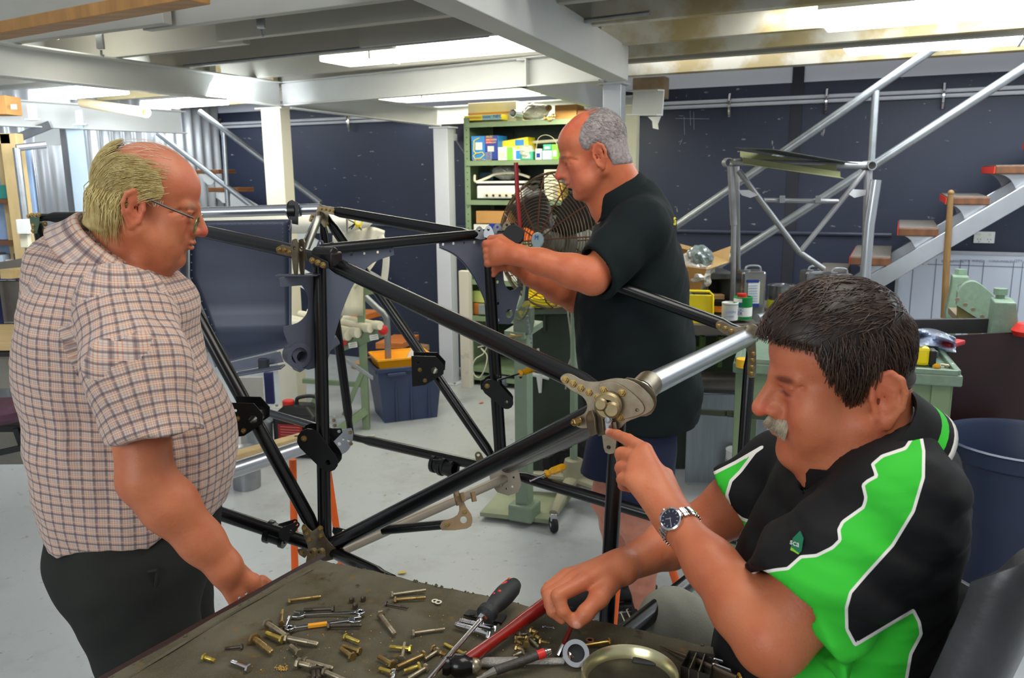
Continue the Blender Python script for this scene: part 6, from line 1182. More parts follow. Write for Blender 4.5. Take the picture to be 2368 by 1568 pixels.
m=MB(); m.tube([PZ(1816,1554,ZT+.005),PZ(1740,1585,ZT+.005)],[.0006,.004],8); ob('steel_point',m,grey_steel,None,'thin steel point at the bottom edge near the green shirt','point tool')
m=MB(); m.ball(PZ(1717,1566,ZT+.012),.009,12); ob('amber_bead',m,amber,None,'small amber bead at the bottom edge beside the tweezers','bead')
m=MB(); a=PZ(1878,1560,ZT+.004); m.add([a,a+V(.05,-.02,0),a+V(.02,-.05,0),a+V(.004,-.004,.02)],[(0,1,3),(1,2,3),(2,0,3),(0,1,2)]); ob('paper_scrap',m,M('greyish_paper',(176,178,186),.6),None,'grey folded paper corner at the bottom edge under the green shirt','paper',smooth=0)
m=MB()
for k in range(160):
    cx0,cy0=[(665,750),(1150,1700),(880,560)][0] if k<60 else (RS.uniform(500,2300),RS.uniform(420,790))
    q=PZ(*c4(cx0+RS.normal()*22 if k<60 else cx0,cy0+RS.normal()*10 if k<60 else cy0),ZT+.0015); m.ball(q,RS.uniform(.0006,.0014),5)
ob('metal_crumbs',m,M('brassy_crumbs',(196,150,60),.6,var=.2),None,'scatter of brassy crumbs and swarf over the carpeted bench','swarf',kind='stuff')
# ================= PEOPLE: distance-field modelling =================
def smin(a,b,k):
    if k<=0: return np.minimum(a,b)
    h=np.maximum(k-np.abs(a-b),0)/k; return np.minimum(a,b)-h*h*k*.25
def smax(a,b,k): return -smin(-a,-b,k)
class Field:
    def __init__(s,lo,hi,h):
        s.lo=np.array(lo,dtype=np.float32); s.h=h; s.n=np.ceil((np.array(hi)-np.array(lo))/h).astype(int)+1
        s.F=np.full(s.n,.08,dtype=np.float32); s.ax=[(s.lo[i]+h*np.arange(s.n[i])).astype(np.float32) for i in range(3)]
    def sub(s,lo,hi):
        a=np.clip(np.floor((np.array(lo)-s.lo)/s.h).astype(int),0,s.n-1); b=np.clip(np.ceil((np.array(hi)-s.lo)/s.h).astype(int)+1,1,s.n)
        sl=tuple(slice(int(a[i]),int(max(b[i],a[i]+1))) for i in range(3))
        X=s.ax[0][sl[0]][:,None,None];Y=s.ax[1][sl[1]][None,:,None];Z=s.ax[2][sl[2]][None,None,:]; return sl,X,Y,Z
    def put(s,sl,d,k,op):
        if op=='add': s.F[sl]=smin(s.F[sl],d,k)
        elif op=='sub': s.F[sl]=smax(s.F[sl],-d,k)
    def cone(s,a,b,ra,rb,k=.01,op='add'):
        a=np.array(a,dtype=np.float32);b=np.array(b,dtype=np.float32); r=max(ra,rb)+k+2*s.h+.004
        sl,X,Y,Z=s.sub(np.minimum(a,b)-r,np.maximum(a,b)+r); ab=b-a; L2=float(ab@ab)+1e-12
        x=X-a[0];y=Y-a[1];z=Z-a[2]; t=np.clip((x*ab[0]+y*ab[1]+z*ab[2])/L2,0,1)
        d=np.sqrt((x-t*ab[0])**2+(y-t*ab[1])**2+(z-t*ab[2])**2)-(ra+(rb-ra)*t); s.put(sl,d,k,op)
    def chain(s,pts,rs,k=.01,op='add'):
        for i in range(len(pts)-1): s.cone(pts[i],pts[i+1],rs[i],rs[i+1],k,op)
    def econe(s,a,b,w,wa,wb,na,nb,k=.02,op='add'): # elliptic cone: half-width w* along w, n* across
        a=np.array(a,dtype=np.float32);b=np.array(b,dtype=np.float32); ab=b-a; L=float(np.linalg.norm(ab)); t0=ab/L; w=np.array(w,dtype=np.float32); w=w-t0*(w@t0); w/=np.linalg.norm(w); n=np.cross(t0,w)
        r=max(wa,wb,na,nb)+k+2*s.h; sl,X,Y,Z=s.sub(np.minimum(a,b)-r,np.maximum(a,b)+r)
        x=X-a[0];y=Y-a[1];z=Z-a[2]; q=x*t0[0]+y*t0[1]+z*t0[2]; t=np.clip(q/L,0,1); e=q-t*L; u=x*w[0]+y*w[1]+z*w[2]; v=x*n[0]+y*n[1]+z*n[2]
        W=wa+(wb-wa)*t;N=na+(nb-na)*t; m=np.minimum(W,N); k0=np.sqrt((u/W)**2+(v/N)**2+(e/m)**2); k1=np.sqrt((u/W**2)**2+(v/N**2)**2+(e/m**2)**2)+1e-6
        s.put(sl,k0*(k0-1)/k1,k,op)
    def ell(s,c,r,R=None,k=.01,op='add'):
        c=np.array(c,dtype=np.float32); r=np.array(r,dtype=np.float32); e=r.max()+k+2*s.h; sl,X,Y,Z=s.sub(c-e,c+e)
        x=X-c[0];y=Y-c[1];z=Z-c[2]
        if R is not None: x,y,z=(x*R[0,i]+y*R[1,i]+z*R[2,i] for i in range(3))
        k0=np.sqrt((x/r[0])**2+(y/r[1])**2+(z/r[2])**2); k1=np.sqrt((x/r[0]**2)**2+(y/r[1]**2)**2+(z/r[2]**2)**2)+1e-6
        s.put(sl,k0*(k0-1)/k1,k,op)
    def plane(s,p,n,k=.004,box=None): # keep the side where (x-p).n<0
        n=np.array(n,dtype=np.float32); n/=np.linalg.norm(n); p=np.array(p,dtype=np.float32)
        sl,X,Y,Z=s.sub(*(box or (s.lo,s.lo+s.h*s.n))); s.F[sl]=smax(s.F[sl],(X-p[0])*n[0]+(Y-p[1])*n[1]+(Z-p[2])*n[2],k)
    def warp(s,fn,band=.03):
        I=np.nonzero(np.abs(s.F)<band); P_=[s.ax[i][I[i]] for i in range(3)]; s.F[I]+=fn(*P_).astype(np.float32)
    def mesh(s):
        F=s.F; nx,ny,nz=F.shape; S=F<0
        S[0]=S[-1]=False; S[:,0]=S[:,-1]=False; S[:,:,0]=S[:,:,-1]=False
        F=np.where(S,F,np.maximum(F,1e-5))
        cnt=np.zeros((nx-1,ny-1,nz-1),dtype=np.int8)
        for i in(0,1):
            for j in(0,1):
                for k in(0,1): cnt+=S[i:nx-1+i,j:ny-1+j,k:nz-1+k]
        C=np.array(np.nonzero((cnt>0)&(cnt<8))); N=C.shape[1]; idx=np.full(cnt.shape,-1,dtype=np.int32); idx[tuple(C)]=np.arange(N)
        acc=np.zeros((N,3),dtype=np.float64); num=np.zeros(N)
        off=[(i,j,k) for i in(0,1) for j in(0,1) for k in(0,1)]; val={o:F[C[0]+o[0],C[1]+o[1],C[2]+o[2]] for o in off}
        for o in off:
            for ax in range(3):
                if o[ax]==0:
                    p=list(o);p[ax]=1;p=tuple(p); a=val[o];b=val[p]; m=(a<0)!=(b<0); t=np.where(m,a/(a-b+1e-20),0)
                    pt=np.zeros((N,3)); pt[:]=o; pt[:,ax]+=t; acc+=pt*m[:,None]; num+=m
        vs=s.lo+s.h*(C.T+acc/np.maximum(num,1)[:,None])
        quads=[]
        for ax in range(3):
            sa=[slice(1,-1)]*3; sb=[slice(1,-1)]*3; sa[ax]=slice(0,-1); sb[ax]=slice(1,None)
            A=S[tuple(sa)];B=S[tuple(sb)]; E=np.array(np.nonzero(A!=B)); base=E.copy()
            o1,o2=[(1,2),(2,0),(0,1)][ax]
            base[o1]+=1; base[o2]+=1 # node index of the edge start
            fl=A[tuple(E)]
            def ci(d1,d2):
                q=base.copy(); q[o1]-=d1; q[o2]-=d2; return idx[tuple(q)]
            q=np.stack([ci(1,1),ci(0,1),ci(0,0),ci(1,0)],1); q[~fl]=q[~fl][:,::-1]; quads.append(q)
        f=np.concatenate(quads); f=f[(f>=0).all(1)]; return vs,f
def relax(vs,f,it=2,lam=.5):
    n=len(vs); 
    for _ in range(it):
        acc=np.zeros_like(vs); c=np.zeros(n)
        for i in range(4):
            a=f[:,i];b=f[:,(i+1)%4]
            for ax in range(3): acc[:,ax]+=np.bincount(a,vs[b,ax],n)+np.bincount(b,vs[a,ax],n)
            c+=np.bincount(a,minlength=n)+np.bincount(b,minlength=n)
        vs=vs+lam*(acc/np.maximum(c,1)[:,None]-vs)
    return vs
def fob(name,vs,f,mat,parent,cols=None,attrs=None,uv=None,label=None):
    me=bpy.data.meshes.new(name); loc=Vector(vs.mean(0)); v=(vs-np.array(loc)).astype(np.float32)
    me.vertices.add(len(v)); me.vertices.foreach_set('co',v.ravel()); nf=len(f)
    me.loops.add(nf*4); me.loops.foreach_set('vertex_index',f.astype(np.int32).ravel()); me.polygons.add(nf); me.polygons.foreach_set('loop_start',np.arange(nf,dtype=np.int32)*4)
    me.polygons.foreach_set('use_smooth',np.ones(nf,dtype=bool)); me.update(calc_edges=True); me.materials.append(mat)
    if cols is not None:
        a=me.color_attributes.new('Col','FLOAT_COLOR','POINT'); a.data.foreach_set('color',np.concatenate([cols,np.ones((len(cols),1))],1).astype(np.float32).ravel())
    for k,x in (attrs or {}).items():
        a=me.attributes.new(k,'FLOAT','POINT'); a.data.foreach_set('value',x.astype(np.float32))
    if uv is not None:
        u=me.uv_layers.new(name='UVMap'); u.data.foreach_set('uv',uv.astype(np.float32).ravel())
    o=bpy.data.objects.new(name,me); sc.collection.objects.link(o); place(o,loc,parent); tag(o,label); return o
def npf(v): return np.array(v,dtype=np.float32)
def smooth01(x): x=np.clip(x,0,1); return x*x*(3-2*x)
class Head:
    def __init__(s,org,fwd,left,sc_): # local axes columns
        s.o=npf(org); f=Vector(fwd).normalized(); l=Vector(left); l=(l-f*l.dot(f)).normalized(); u=f.cross(l); s.R=np.array([[f[i],l[i],u[i]] for i in range(3)],dtype=np.float32); s.s=sc_
    def w(s,p): return s.o+s.R@(np.array(p,dtype=np.float32)*s.s)
    def loc(s,V_): return ((V_-s.o)@s.R)/s.s
    def build(s,F,P_={}):
        g=lambda k,d:P_.get(k,d)
        E=lambda c,r,k=.01,op='add':F.ell(s.w(c),np.array(r)*s.s,s.R,k*s.s,op)
        Cn=lambda a,b,ra,rb,k=.01,op='add':F.cone(s.w(a),s.w(b),ra*s.s,rb*s.s,k*s.s,op)
        E((g('cx',-.014),0,.050),(g('cr',.097),.076,.083)); E((.040,0,.055),(.050,.062,.052),.02); E((.040,0,-.012),(.048,.058,.068),.025)
        jw=g('jaw',1.0)
        E((.040,0,-.060),(.046,.050*jw,.036),.025); E((.083,0,-.088),(.017,.021,.017),.02)
        for y in(-1,1):
            Cn((.002,y*.056*jw,-.045),(.070,y*.024,-.086),.019,.016,.025); E((.060,y*.042,-.008),(.020,.020,.022),.02); E((.060,y*.040,-.045),(.022,.018,.026),.025)
            Cn((.089,y*.008,.030),(.074,y*.046,.030),.0085,.007,.012)
            E((.096,y*.031,.012),(.013,.016,.010),.012,'sub')
            E((.0750,y*.031,.012),(.0145,.0150,.0125),.002); Cn((.070,y*.050,.020),(.052,y*.060,.006),.002,.0015,.006,'sub'); Cn((.074,y*.050,.004),(.060,y*.058,-.008),.0015,.001,.005,'sub')
            Cn((.087,y*.020,.001),(.080,y*.044,.002),.0035,.0028,.005) # lower lid pouch
            Cn((.090,y*.018,.0205),(.0835,y*.045,.0185),.0030,.0028,.004) # upper lid fold
            E((.0900,y*.031,.0085),(.007,.013,.0012),.001,'sub')
            Cn((.099,y*.021,-.018),(.088,y*.036,-.052),.0045,.003,.006,'sub'); Cn((.082,y*.036,-.060),(.070,y*.044,-.085),.003,.002,.008,'sub'); E((.074,y*.036,-.068),(.014,.014,.018),.012) # nasolabial
        nl=g('nose',1.0)
        Cn((.076,0,.026),(.090+.012*(nl-1),0,-.014),.012,.017,.010); Cn((.089,0,.026),(.089+.026*nl,0,-.010),.0085,.010,.010); E((.089+.0265*nl,0,-.0165),(.0125,.0125,.0115),.006)
        for y in(-1,1): E((.102,y*.0125,-.0205),(.011,.0075,.0085),.005); (E((.109,y*.0065,-.0295),(.0050,.0030,.0035),.002,'sub') if F.h<.004 else None)
        E((.080,0,-.046),(.026,.028,.024),.015)
        E((.1020,0,-.0435),(.0085,.023,.0056),.003); E((.1000,0,-.0548),(.0095,.020,.0065),.003)
        E((.108,0,-.0488),(.014,.023,.0012+g('mouth',0)),.002,'sub'); E((.101,0,-.066),(.006,.016,.005),.006,'sub')
    def ears(s,F,dz=0,big=1.0,dx=0,out=0):
        for y in(-1,1):
            def q(x,z): 
                x*=big; z*=big; return s.w((x-.006+dx,y*(.0765+.012*max(0,-x/.02)+.002+out*(max(0,-x)/.02)),z+dz))
            hel=[(.010,.004),(.008,.020),(.000,.031),(-.012,.033),(-.021,.024),(-.023,.008),(-.018,-.010),(-.010,-.022)]
            F.chain([q(*p) for p in hel],[.0038*s.s*big]*len(hel),.002)
            F.econe(q(-.004,-.026),q(-.008,.026),(q(-.023,0)-q(.004,0)),.008*s.s*big,.0145*s.s*big,.0036*s.s,.0036*s.s,.004)
            F.ell(q(-.003,-.028),npf((.0085,.0055,.010))*s.s*big,s.R,.005*s.s); F.cone(q(.008,-.020),q(.010,.003),.005*s.s,.004*s.s,.006*s.s)
            F.chain([q(-.003,.022),q(-.013,.012),q(-.012,-.006),q(-.003,-.014)],[.0032*s.s*big]*4,.003)
            c=s.w((-.004+dx,y*(.0765+.0105+.0015),.001+dz)); F.ell(c,npf((.0078,.0085,.0115))*s.s*big,s.R,.003*s.s,'sub')
            c=s.w((-.012*big+dx,y*(.0765+.0135+.0115),.022*big+dz)); F.ell(c,npf((.008,.0065,.0050))*s.s*big,s.R,.002*s.s,'sub')
def polyd(x,y,poly):
    x=x.astype(np.float32);y=y.astype(np.float32); d=np.full(x.shape,1e9,np.float32); ins=np.zeros(x.shape,bool); n=len(poly)
    for i in range(n):
        x0,y0=poly[i];x1,y1=poly[(i+1)%n]; ex,ey=x1-x0,y1-y0; L2=ex*ex+ey*ey+1e-12; px=x-x0;py=y-y0; t=np.clip((px*ex+py*ey)/L2,0,1); d=np.minimum(d,(px-t*ex)**2+(py-t*ey)**2)
        if abs(ey)>1e-9: ins^=((y0>y)!=(y1>y))&(x<(x1-x0)*(y-y0)/(y1-y0)+x0)
    d=np.sqrt(d); return np.where(ins,-d,d)
def hairfield(F,H,thick,poly,h=None,bump=None,sidecut=None):
    lo=H.o-.17*H.s;hi=H.o+.17*H.s; sl,X,Y,Z=F.sub(lo,hi); B=F.F[sl].copy(); x=X-H.o[0];y=Y-H.o[1];z=Z-H.o[2]
    L=[(x*H.R[0,i]+y*H.R[1,i]+z*H.R[2,i])/H.s for i in range(3)]; L=[np.broadcast_to(a,B.shape) for a in L]
    pd=polyd(L[0],L[2],poly)*H.s
    t=thick(L[0],L[1],L[2]) if callable(thick) else thick
    t=t*smooth01((-pd+.001)/.012)
    D=smax(B-t,pd,.003); 
    G=Field(F.lo+F.h*np.array([sl[i].start for i in range(3)]),F.lo+F.h*np.array([sl[i].stop-1 for i in range(3)]),F.h); G.F=D.astype(np.float32); G.n=np.array(D.shape); G.ax=[F.ax[i][sl[i]] for i in range(3)]
    return G
def project_px(vs):
    q=vs-np.array(CL); k=q@np.array(Fw); return 1184+FOC*(q@np.array(Rt))/k, 784-FOC*(q@np.array(Up))/k
# ---- skin material ----
def skin_mat(name='skin',rough=.48,mott=.16,spots=.5):
    m=bpy.data.materials.new(name); m.use_nodes=True; nt=m.node_tree; b=nt.nodes['Principled BSDF']
    at=nt.nodes.new('ShaderNodeVertexColor'); at.layer_name='Col'; tc=nt.nodes.new('ShaderNodeTexCoord')
    def nz(s_,det=5):
        n=nt.nodes.new('ShaderNodeTexNoise'); n.inputs['Scale'].default_value=s_; n.inputs['Detail'].default_value=det; nt.links.new(tc.outputs['Object'],n.inputs['Vector']); return n
    src=at.outputs[0]
    for s_,lo,hi,col,f in((28,.40,.68,(170,76,48),mott*1.8),(12,.45,.7,(228,152,106),mott*1.5),(170,.66,.76,(140,70,44),spots*.55)):
        n=nz(s_); r=nt.nodes.new('ShaderNodeValToRGB'); r.color_ramp.elements[0].position=lo; r.color_ramp.elements[0].color=(0,0,0,1); r.color_ramp.elements[1].position=hi; r.color_ramp.elements[1].color=(f,f,f,1)
        nt.links.new(n.outputs['Fac'],r.inputs[0]); x=nt.nodes.new('ShaderNodeMix'); x.data_type='RGBA'; nt.links.new(r.outputs[0],x.inputs[0]); nt.links.new(src,x.inputs[6]); x.inputs[7].default_value=(*s2l(col),1); src=x.outputs[2]
    nt.links.new(src,b.inputs['Base Color']); b.inputs['Roughness'].default_value=rough; b.inputs['Specular IOR Level'].default_value=.35
    b.inputs['Subsurface Weight'].default_value=.12; b.inputs['Subsurface Radius'].default_value=(.012,.004,.002); b.inputs['Subsurface Scale'].default_value=.6
    n=nz(260,3); n2=nz(60,4); ad=nt.nodes.new('ShaderNodeMath'); ad.operation='MULTIPLY_ADD'; ad.inputs[1].default_value=2.0; nt.links.new(n2.outputs['Fac'],ad.inputs[0]); nt.links.new(n.outputs['Fac'],ad.inputs[2])
    bp=nt.nodes.new('ShaderNodeBump'); bp.inputs['Strength'].default_value=.25; bp.inputs['Distance'].default_value=.0015; nt.links.new(ad.outputs[0],bp.inputs['Height']); nt.links.new(bp.outputs[0],b.inputs['Normal'])
    return m
SKIN=skin_mat(); 
def paint(vs,base,H,extra=()):
    base=np.array(s2l(base)); C=np.tile(base,(len(vs),1)); L=H.loc(vs); inh=np.linalg.norm(L-np.array([0,0,0]),axis=1)<.19
    def blob(c,r,col,f):
        d=np.sqrt((((L-np.array(c))/np.array(r))**2).sum(1)); w_=(smooth01(1.6-d)*f*inh)[:,None]; C[:]=C*(1-w_)+np.array(s2l(col))*w_
    for y in(-1,1):
        blob((.095,y*.045,-.01),(.03,.02,.02),(204,98,78),.35); blob((-.01,y*.085,.0),(.03,.012,.04),(206,96,72),.4)
        blob((.088,y*.030,.0085),(.007,.014,.0034),(70,36,28),.95); blob((.086,y*.030,.020),(.014,.020,.008),(168,86,62),.4); blob((.084,y*.030,-.006),(.016,.018,.006),(176,92,70),.35); blob((.084,y*.031,.004),(.008,.016,.004),(196,110,92),.35)  # tint under the brows paints eye socket shading into the skin colour
    blob((.118,0,-.016),(.014,.016,.012),(214,84,72),.5); blob((.103,0,-.0488),(.01,.022,.0022),(110,44,38),.8)
    blob((.103,0,-.0445),(.008,.020,.004),(190,92,82),.55); blob((.101,0,-.0545),(.008,.017,.005),(196,94,84),.6)
    for c,r,col,f in extra: blob(c,r,col,f)
    return C
def strands(name,H,roots,flow,n,length,steps,rad,lift,mat,parent,mask,seed=1,jit=.25,surf=None,poly=None,label=None):
    """hair strands hugging the skull: roots sampled on an ellipsoid, stepped along flow()"""
    rr=np.random.RandomState(seed); c0,R_=(np.array(q) for q in (surf or ([-.014,0,.050],[.097,.076,.083]))); vs=[];fs=[]; k=0; tries=0
    while k<n and tries<n*12:
        tries+=1; d=rr.normal(size=3); d/=np.linalg.norm(d); p=c0+d*R_
        if not mask(p,rr): continue
        if poly is not None and float(polyd(np.array([p[0]]),np.array([p[2]]),poly)[0])>-.003: continue
        k+=1; L=length*rr.uniform(.6,1.25); st=L/steps; off=lift*rr.uniform(.6,1.2); pts=[]
        j=rr.normal(size=3)*jit
        for i in range(steps+1):
            e=(p-c0)/R_; e/=np.linalg.norm(e); nrm=e/R_; nrm/=np.linalg.norm(nrm); ps=c0+e*R_
            pts.append(H.w(ps+nrm*(off*(.75 if i==0 else 1)+ .0005*math.sin(i*2+k)))); fv=np.array(flow(ps))+j; fv=fv-nrm*(fv@nrm); fv/=np.linalg.norm(fv)+1e-9; p2=ps+fv*st
            if poly is not None and float(polyd(np.array([p2[0]]),np.array([p2[2]]),poly)[0])>.002: p2=ps+fv*.0006
            p=p2
        b=len(vs); pts=np.array(pts); 
        for i in range(steps+1):
            r=rad*(1-.75*i/steps)*H.s; t=pts[min(i+1,steps)]-pts[max(i-1,0)]; t=t/(np.linalg.norm(t)+1e-9); nn_=pts[i]-H.w(c0); nn_=nn_/np.linalg.norm(nn_); sd_=np.cross(t,nn_)
            vs+= [pts[i]+sd_*r,pts[i]-sd_*r,pts[i]+nn_*r*.9]
        for i in range(steps):
            for a_,b_ in((0,1),(1,2),(2,0)): fs.append((b+3*i+a_,b+3*i+b_,b+3*i+3+b_,b+3*i+3+a_))
    vs=np.array(vs); fs=np.array(fs); return fob(name,vs,fs,mat,parent,label=label)
def tuft(m,H,a,b,r): # small cone of hair in head space
    m.tube([Vector(H.w(a)),Vector((H.w(a)+H.w(b))/2),Vector(H.w(b))],[r,r*.8,r*.15],5)
def finger(F,pts,rs,k=.003): F.chain([npf(p) for p in pts],rs,k)
def cloth_folds(seed,amp,fr=(30,18),dirs=3):
    rr=np.random.RandomState(seed); W=[(rr.normal(size=3),rr.uniform(*sorted(fr)),rr.uniform(0,6.28)) for _ in range(dirs)]
    def fn(X,Y,Z):
        a=0
        for d,f,ph in W:
            d=d/np.linalg.norm(d); u=X*d[0]+Y*d[1]+Z*d[2]; v=X*d[2]-Y*d[0]+Z*d[1]; a=a+np.sin(u*f+ph+1.2*np.sin(v*f*.4+ph))**3
        return a*amp/dirs
    return fn
def collar(name,H0,r0,r1,hgt,a0,a1,axis,front,mats,parent,drop=.03,stripe=None,flare=.02,slope=.0):
    c=Vector(H0); z=Vector(axis).normalized(); f=Vector(front); f=(f-z*f.dot(z)).normalized(); s_=z.cross(f); m=MB(); nu=40; rows=[(0,0,0),(.004,.6,0),(.008,1.0,0),(.014,.9,0),(.02,.45,0),(.026,0,0),(.030,-.35,0)]
    prof=[(0.0,-.2),(.001,.45),(.003,.9),(.008,1.0),(.013,.8),(.018,.35),(.023,-.15),(.027,-.5),(.030,-.75),(.032,-.95)]
    vs=[]
    for i in range(nu+1):
        a=a0+(a1-a0)*i/nu; fr_=math.cos(a)
        for q,(dr_,hz) in enumerate(prof):
            rr_=(r0+(r1-r0)*abs(math.sin(a)))*1+dr_*(1+flare*10*max(0,fr_)); vs.append(c+(f*math.cos(a)+s_*math.sin(a))*rr_+z*(hgt*hz-slope*max(0,fr_)**2))
    n=len(prof); m.v=[tuple(v) for v in vs]
    for i in range(nu):
        for j in range(n-1):
            m.f.append((i*n+j,(i+1)*n+j,(i+1)*n+j+1,i*n+j+1)); m.m.append((stripe or {}).get(j,0))
    return ob(name,m,mats,parent,smooth=80,solid=.0022)

def locks(name,H,n,seed,length,rad,mat,parent,x0=-.03,zr=(-.005,.035),out=.012,surf=([-.016,0,.048],[.099,.078,.085])):
    rr=np.random.RandomState(seed); c0=np.array(surf[0]);R_=np.array(surf[1]); m=MB(); k=0
    while k<n:
        d=rr.normal(size=3); d/=np.linalg.norm(d); p=c0+d*R_
        if p[0]>x0 or not(zr[0]<p[2]<zr[1]): continue
        k+=1; nrm=np.array([p[0]-c0[0],p[1],0]); nrm/=np.linalg.norm(nrm); a=p+nrm*out*rr.uniform(.5,1); L=length*rr.uniform(.6,1.1); w_=rr.normal(size=3)*.006
        m.tube([Vector(H.w(a)),Vector(H.w(a+np.array([-.004,0,-L*.5])+nrm*.003+w_*.5)),Vector(H.w(a+np.array([.004,0,-L])-nrm*.004+w_))],[rad,rad,rad*.3],4)
    return ob(name,m,mat,parent,smooth=180)
# ---------- cloth materials ----------
def plaid_mat():
    m=bpy.data.materials.new('plaid_shirt_cloth'); m.use_nodes=True; nt=m.node_tree; b=nt.nodes['Principled BSDF']; uv=nt.nodes.new('ShaderNodeUVMap'); sp=nt.nodes.new('ShaderNodeSeparateXYZ'); nt.links.new(uv.outputs[0],sp.inputs[0])
    def mth(op,a,b_=None,c=None):
        n=nt.nodes.new('ShaderNodeMath'); n.operation=op
        for i,x in enumerate((a,b_,c)):
            if x is None: continue
            if isinstance(x,(int,float)): n.inputs[i].default_value=x
            else: nt.links.new(x,n.inputs[i])
        return n.outputs[0]
    def stripes(src,period,lines): # returns strongest darkness and colour masks
        fr_=mth('FRACT',mth('DIVIDE',src,period)); outs=[]
        for c,wd,f in lines: outs.append(mth('MULTIPLY',mth('LESS_THAN',mth('ABSOLUTE',mth('SUBTRACT',fr_,c)),wd),f))
        return outs
    lines=[(.12,.15,.48),(.12,.055,.40),(.40,.03,.55),(.50,.05,.40),(.60,.03,.55),(.80,.04,.32)]
    U=stripes(sp.outputs[0],.0185,lines); W_=stripes(sp.outputs[1],.0185,lines)
    cols=[(96,78,90),(64,46,56),(200,120,84),(222,198,170),(200,120,84),(126,114,132)]; base=(204,184,170); src=None
    rgb=nt.nodes.new('ShaderNodeRGB'); rgb.outputs[0].default_value=(*s2l(base),1); src=rgb.outputs[0]
    for S_ in(U,W_):
        for fac,c in zip(S_,cols):
            x=nt.nodes.new('ShaderNodeMix'); x.data_type='RGBA'; nt.links.new(fac,x.inputs[0]); nt.links.new(src,x.inputs[6]); x.inputs[7].default_value=(*s2l(c),1); src=x.outputs[2]
    nt.links.new(src,b.inputs['Base Color']); b.inputs['Roughness'].default_value=.85; b.inputs['Specular IOR Level'].default_value=.2; b.inputs['Sheen Weight'].default_value=.2
    return m
plaid=plaid_mat()
blackcloth=M('black_polo_cloth',(20,28,30),.85,var=.1,scale=10,bump=.15,bscale=900,spec=.2); olivecloth=M('dark_olive_trousers',(40,41,38),.85,var=.15,scale=6,bump=.2,bscale=500,spec=.2)
navycloth=M('navy_shorts_cloth',(22,32,62),.85,var=.1,bump=.15,bscale=500); greycloth=M('grey_trousers_cloth',(128,128,116),.85,var=.12,scale=12,bump=.2,bscale=300)
sock=M('dark_sock_knit',(44,42,38),.9,var=.4,scale=250,bump=.3); shoe_b=M('black_shoe',(20,20,22),.5,var=.2)
def band_trim(F,c,n,r,h=.01): pass
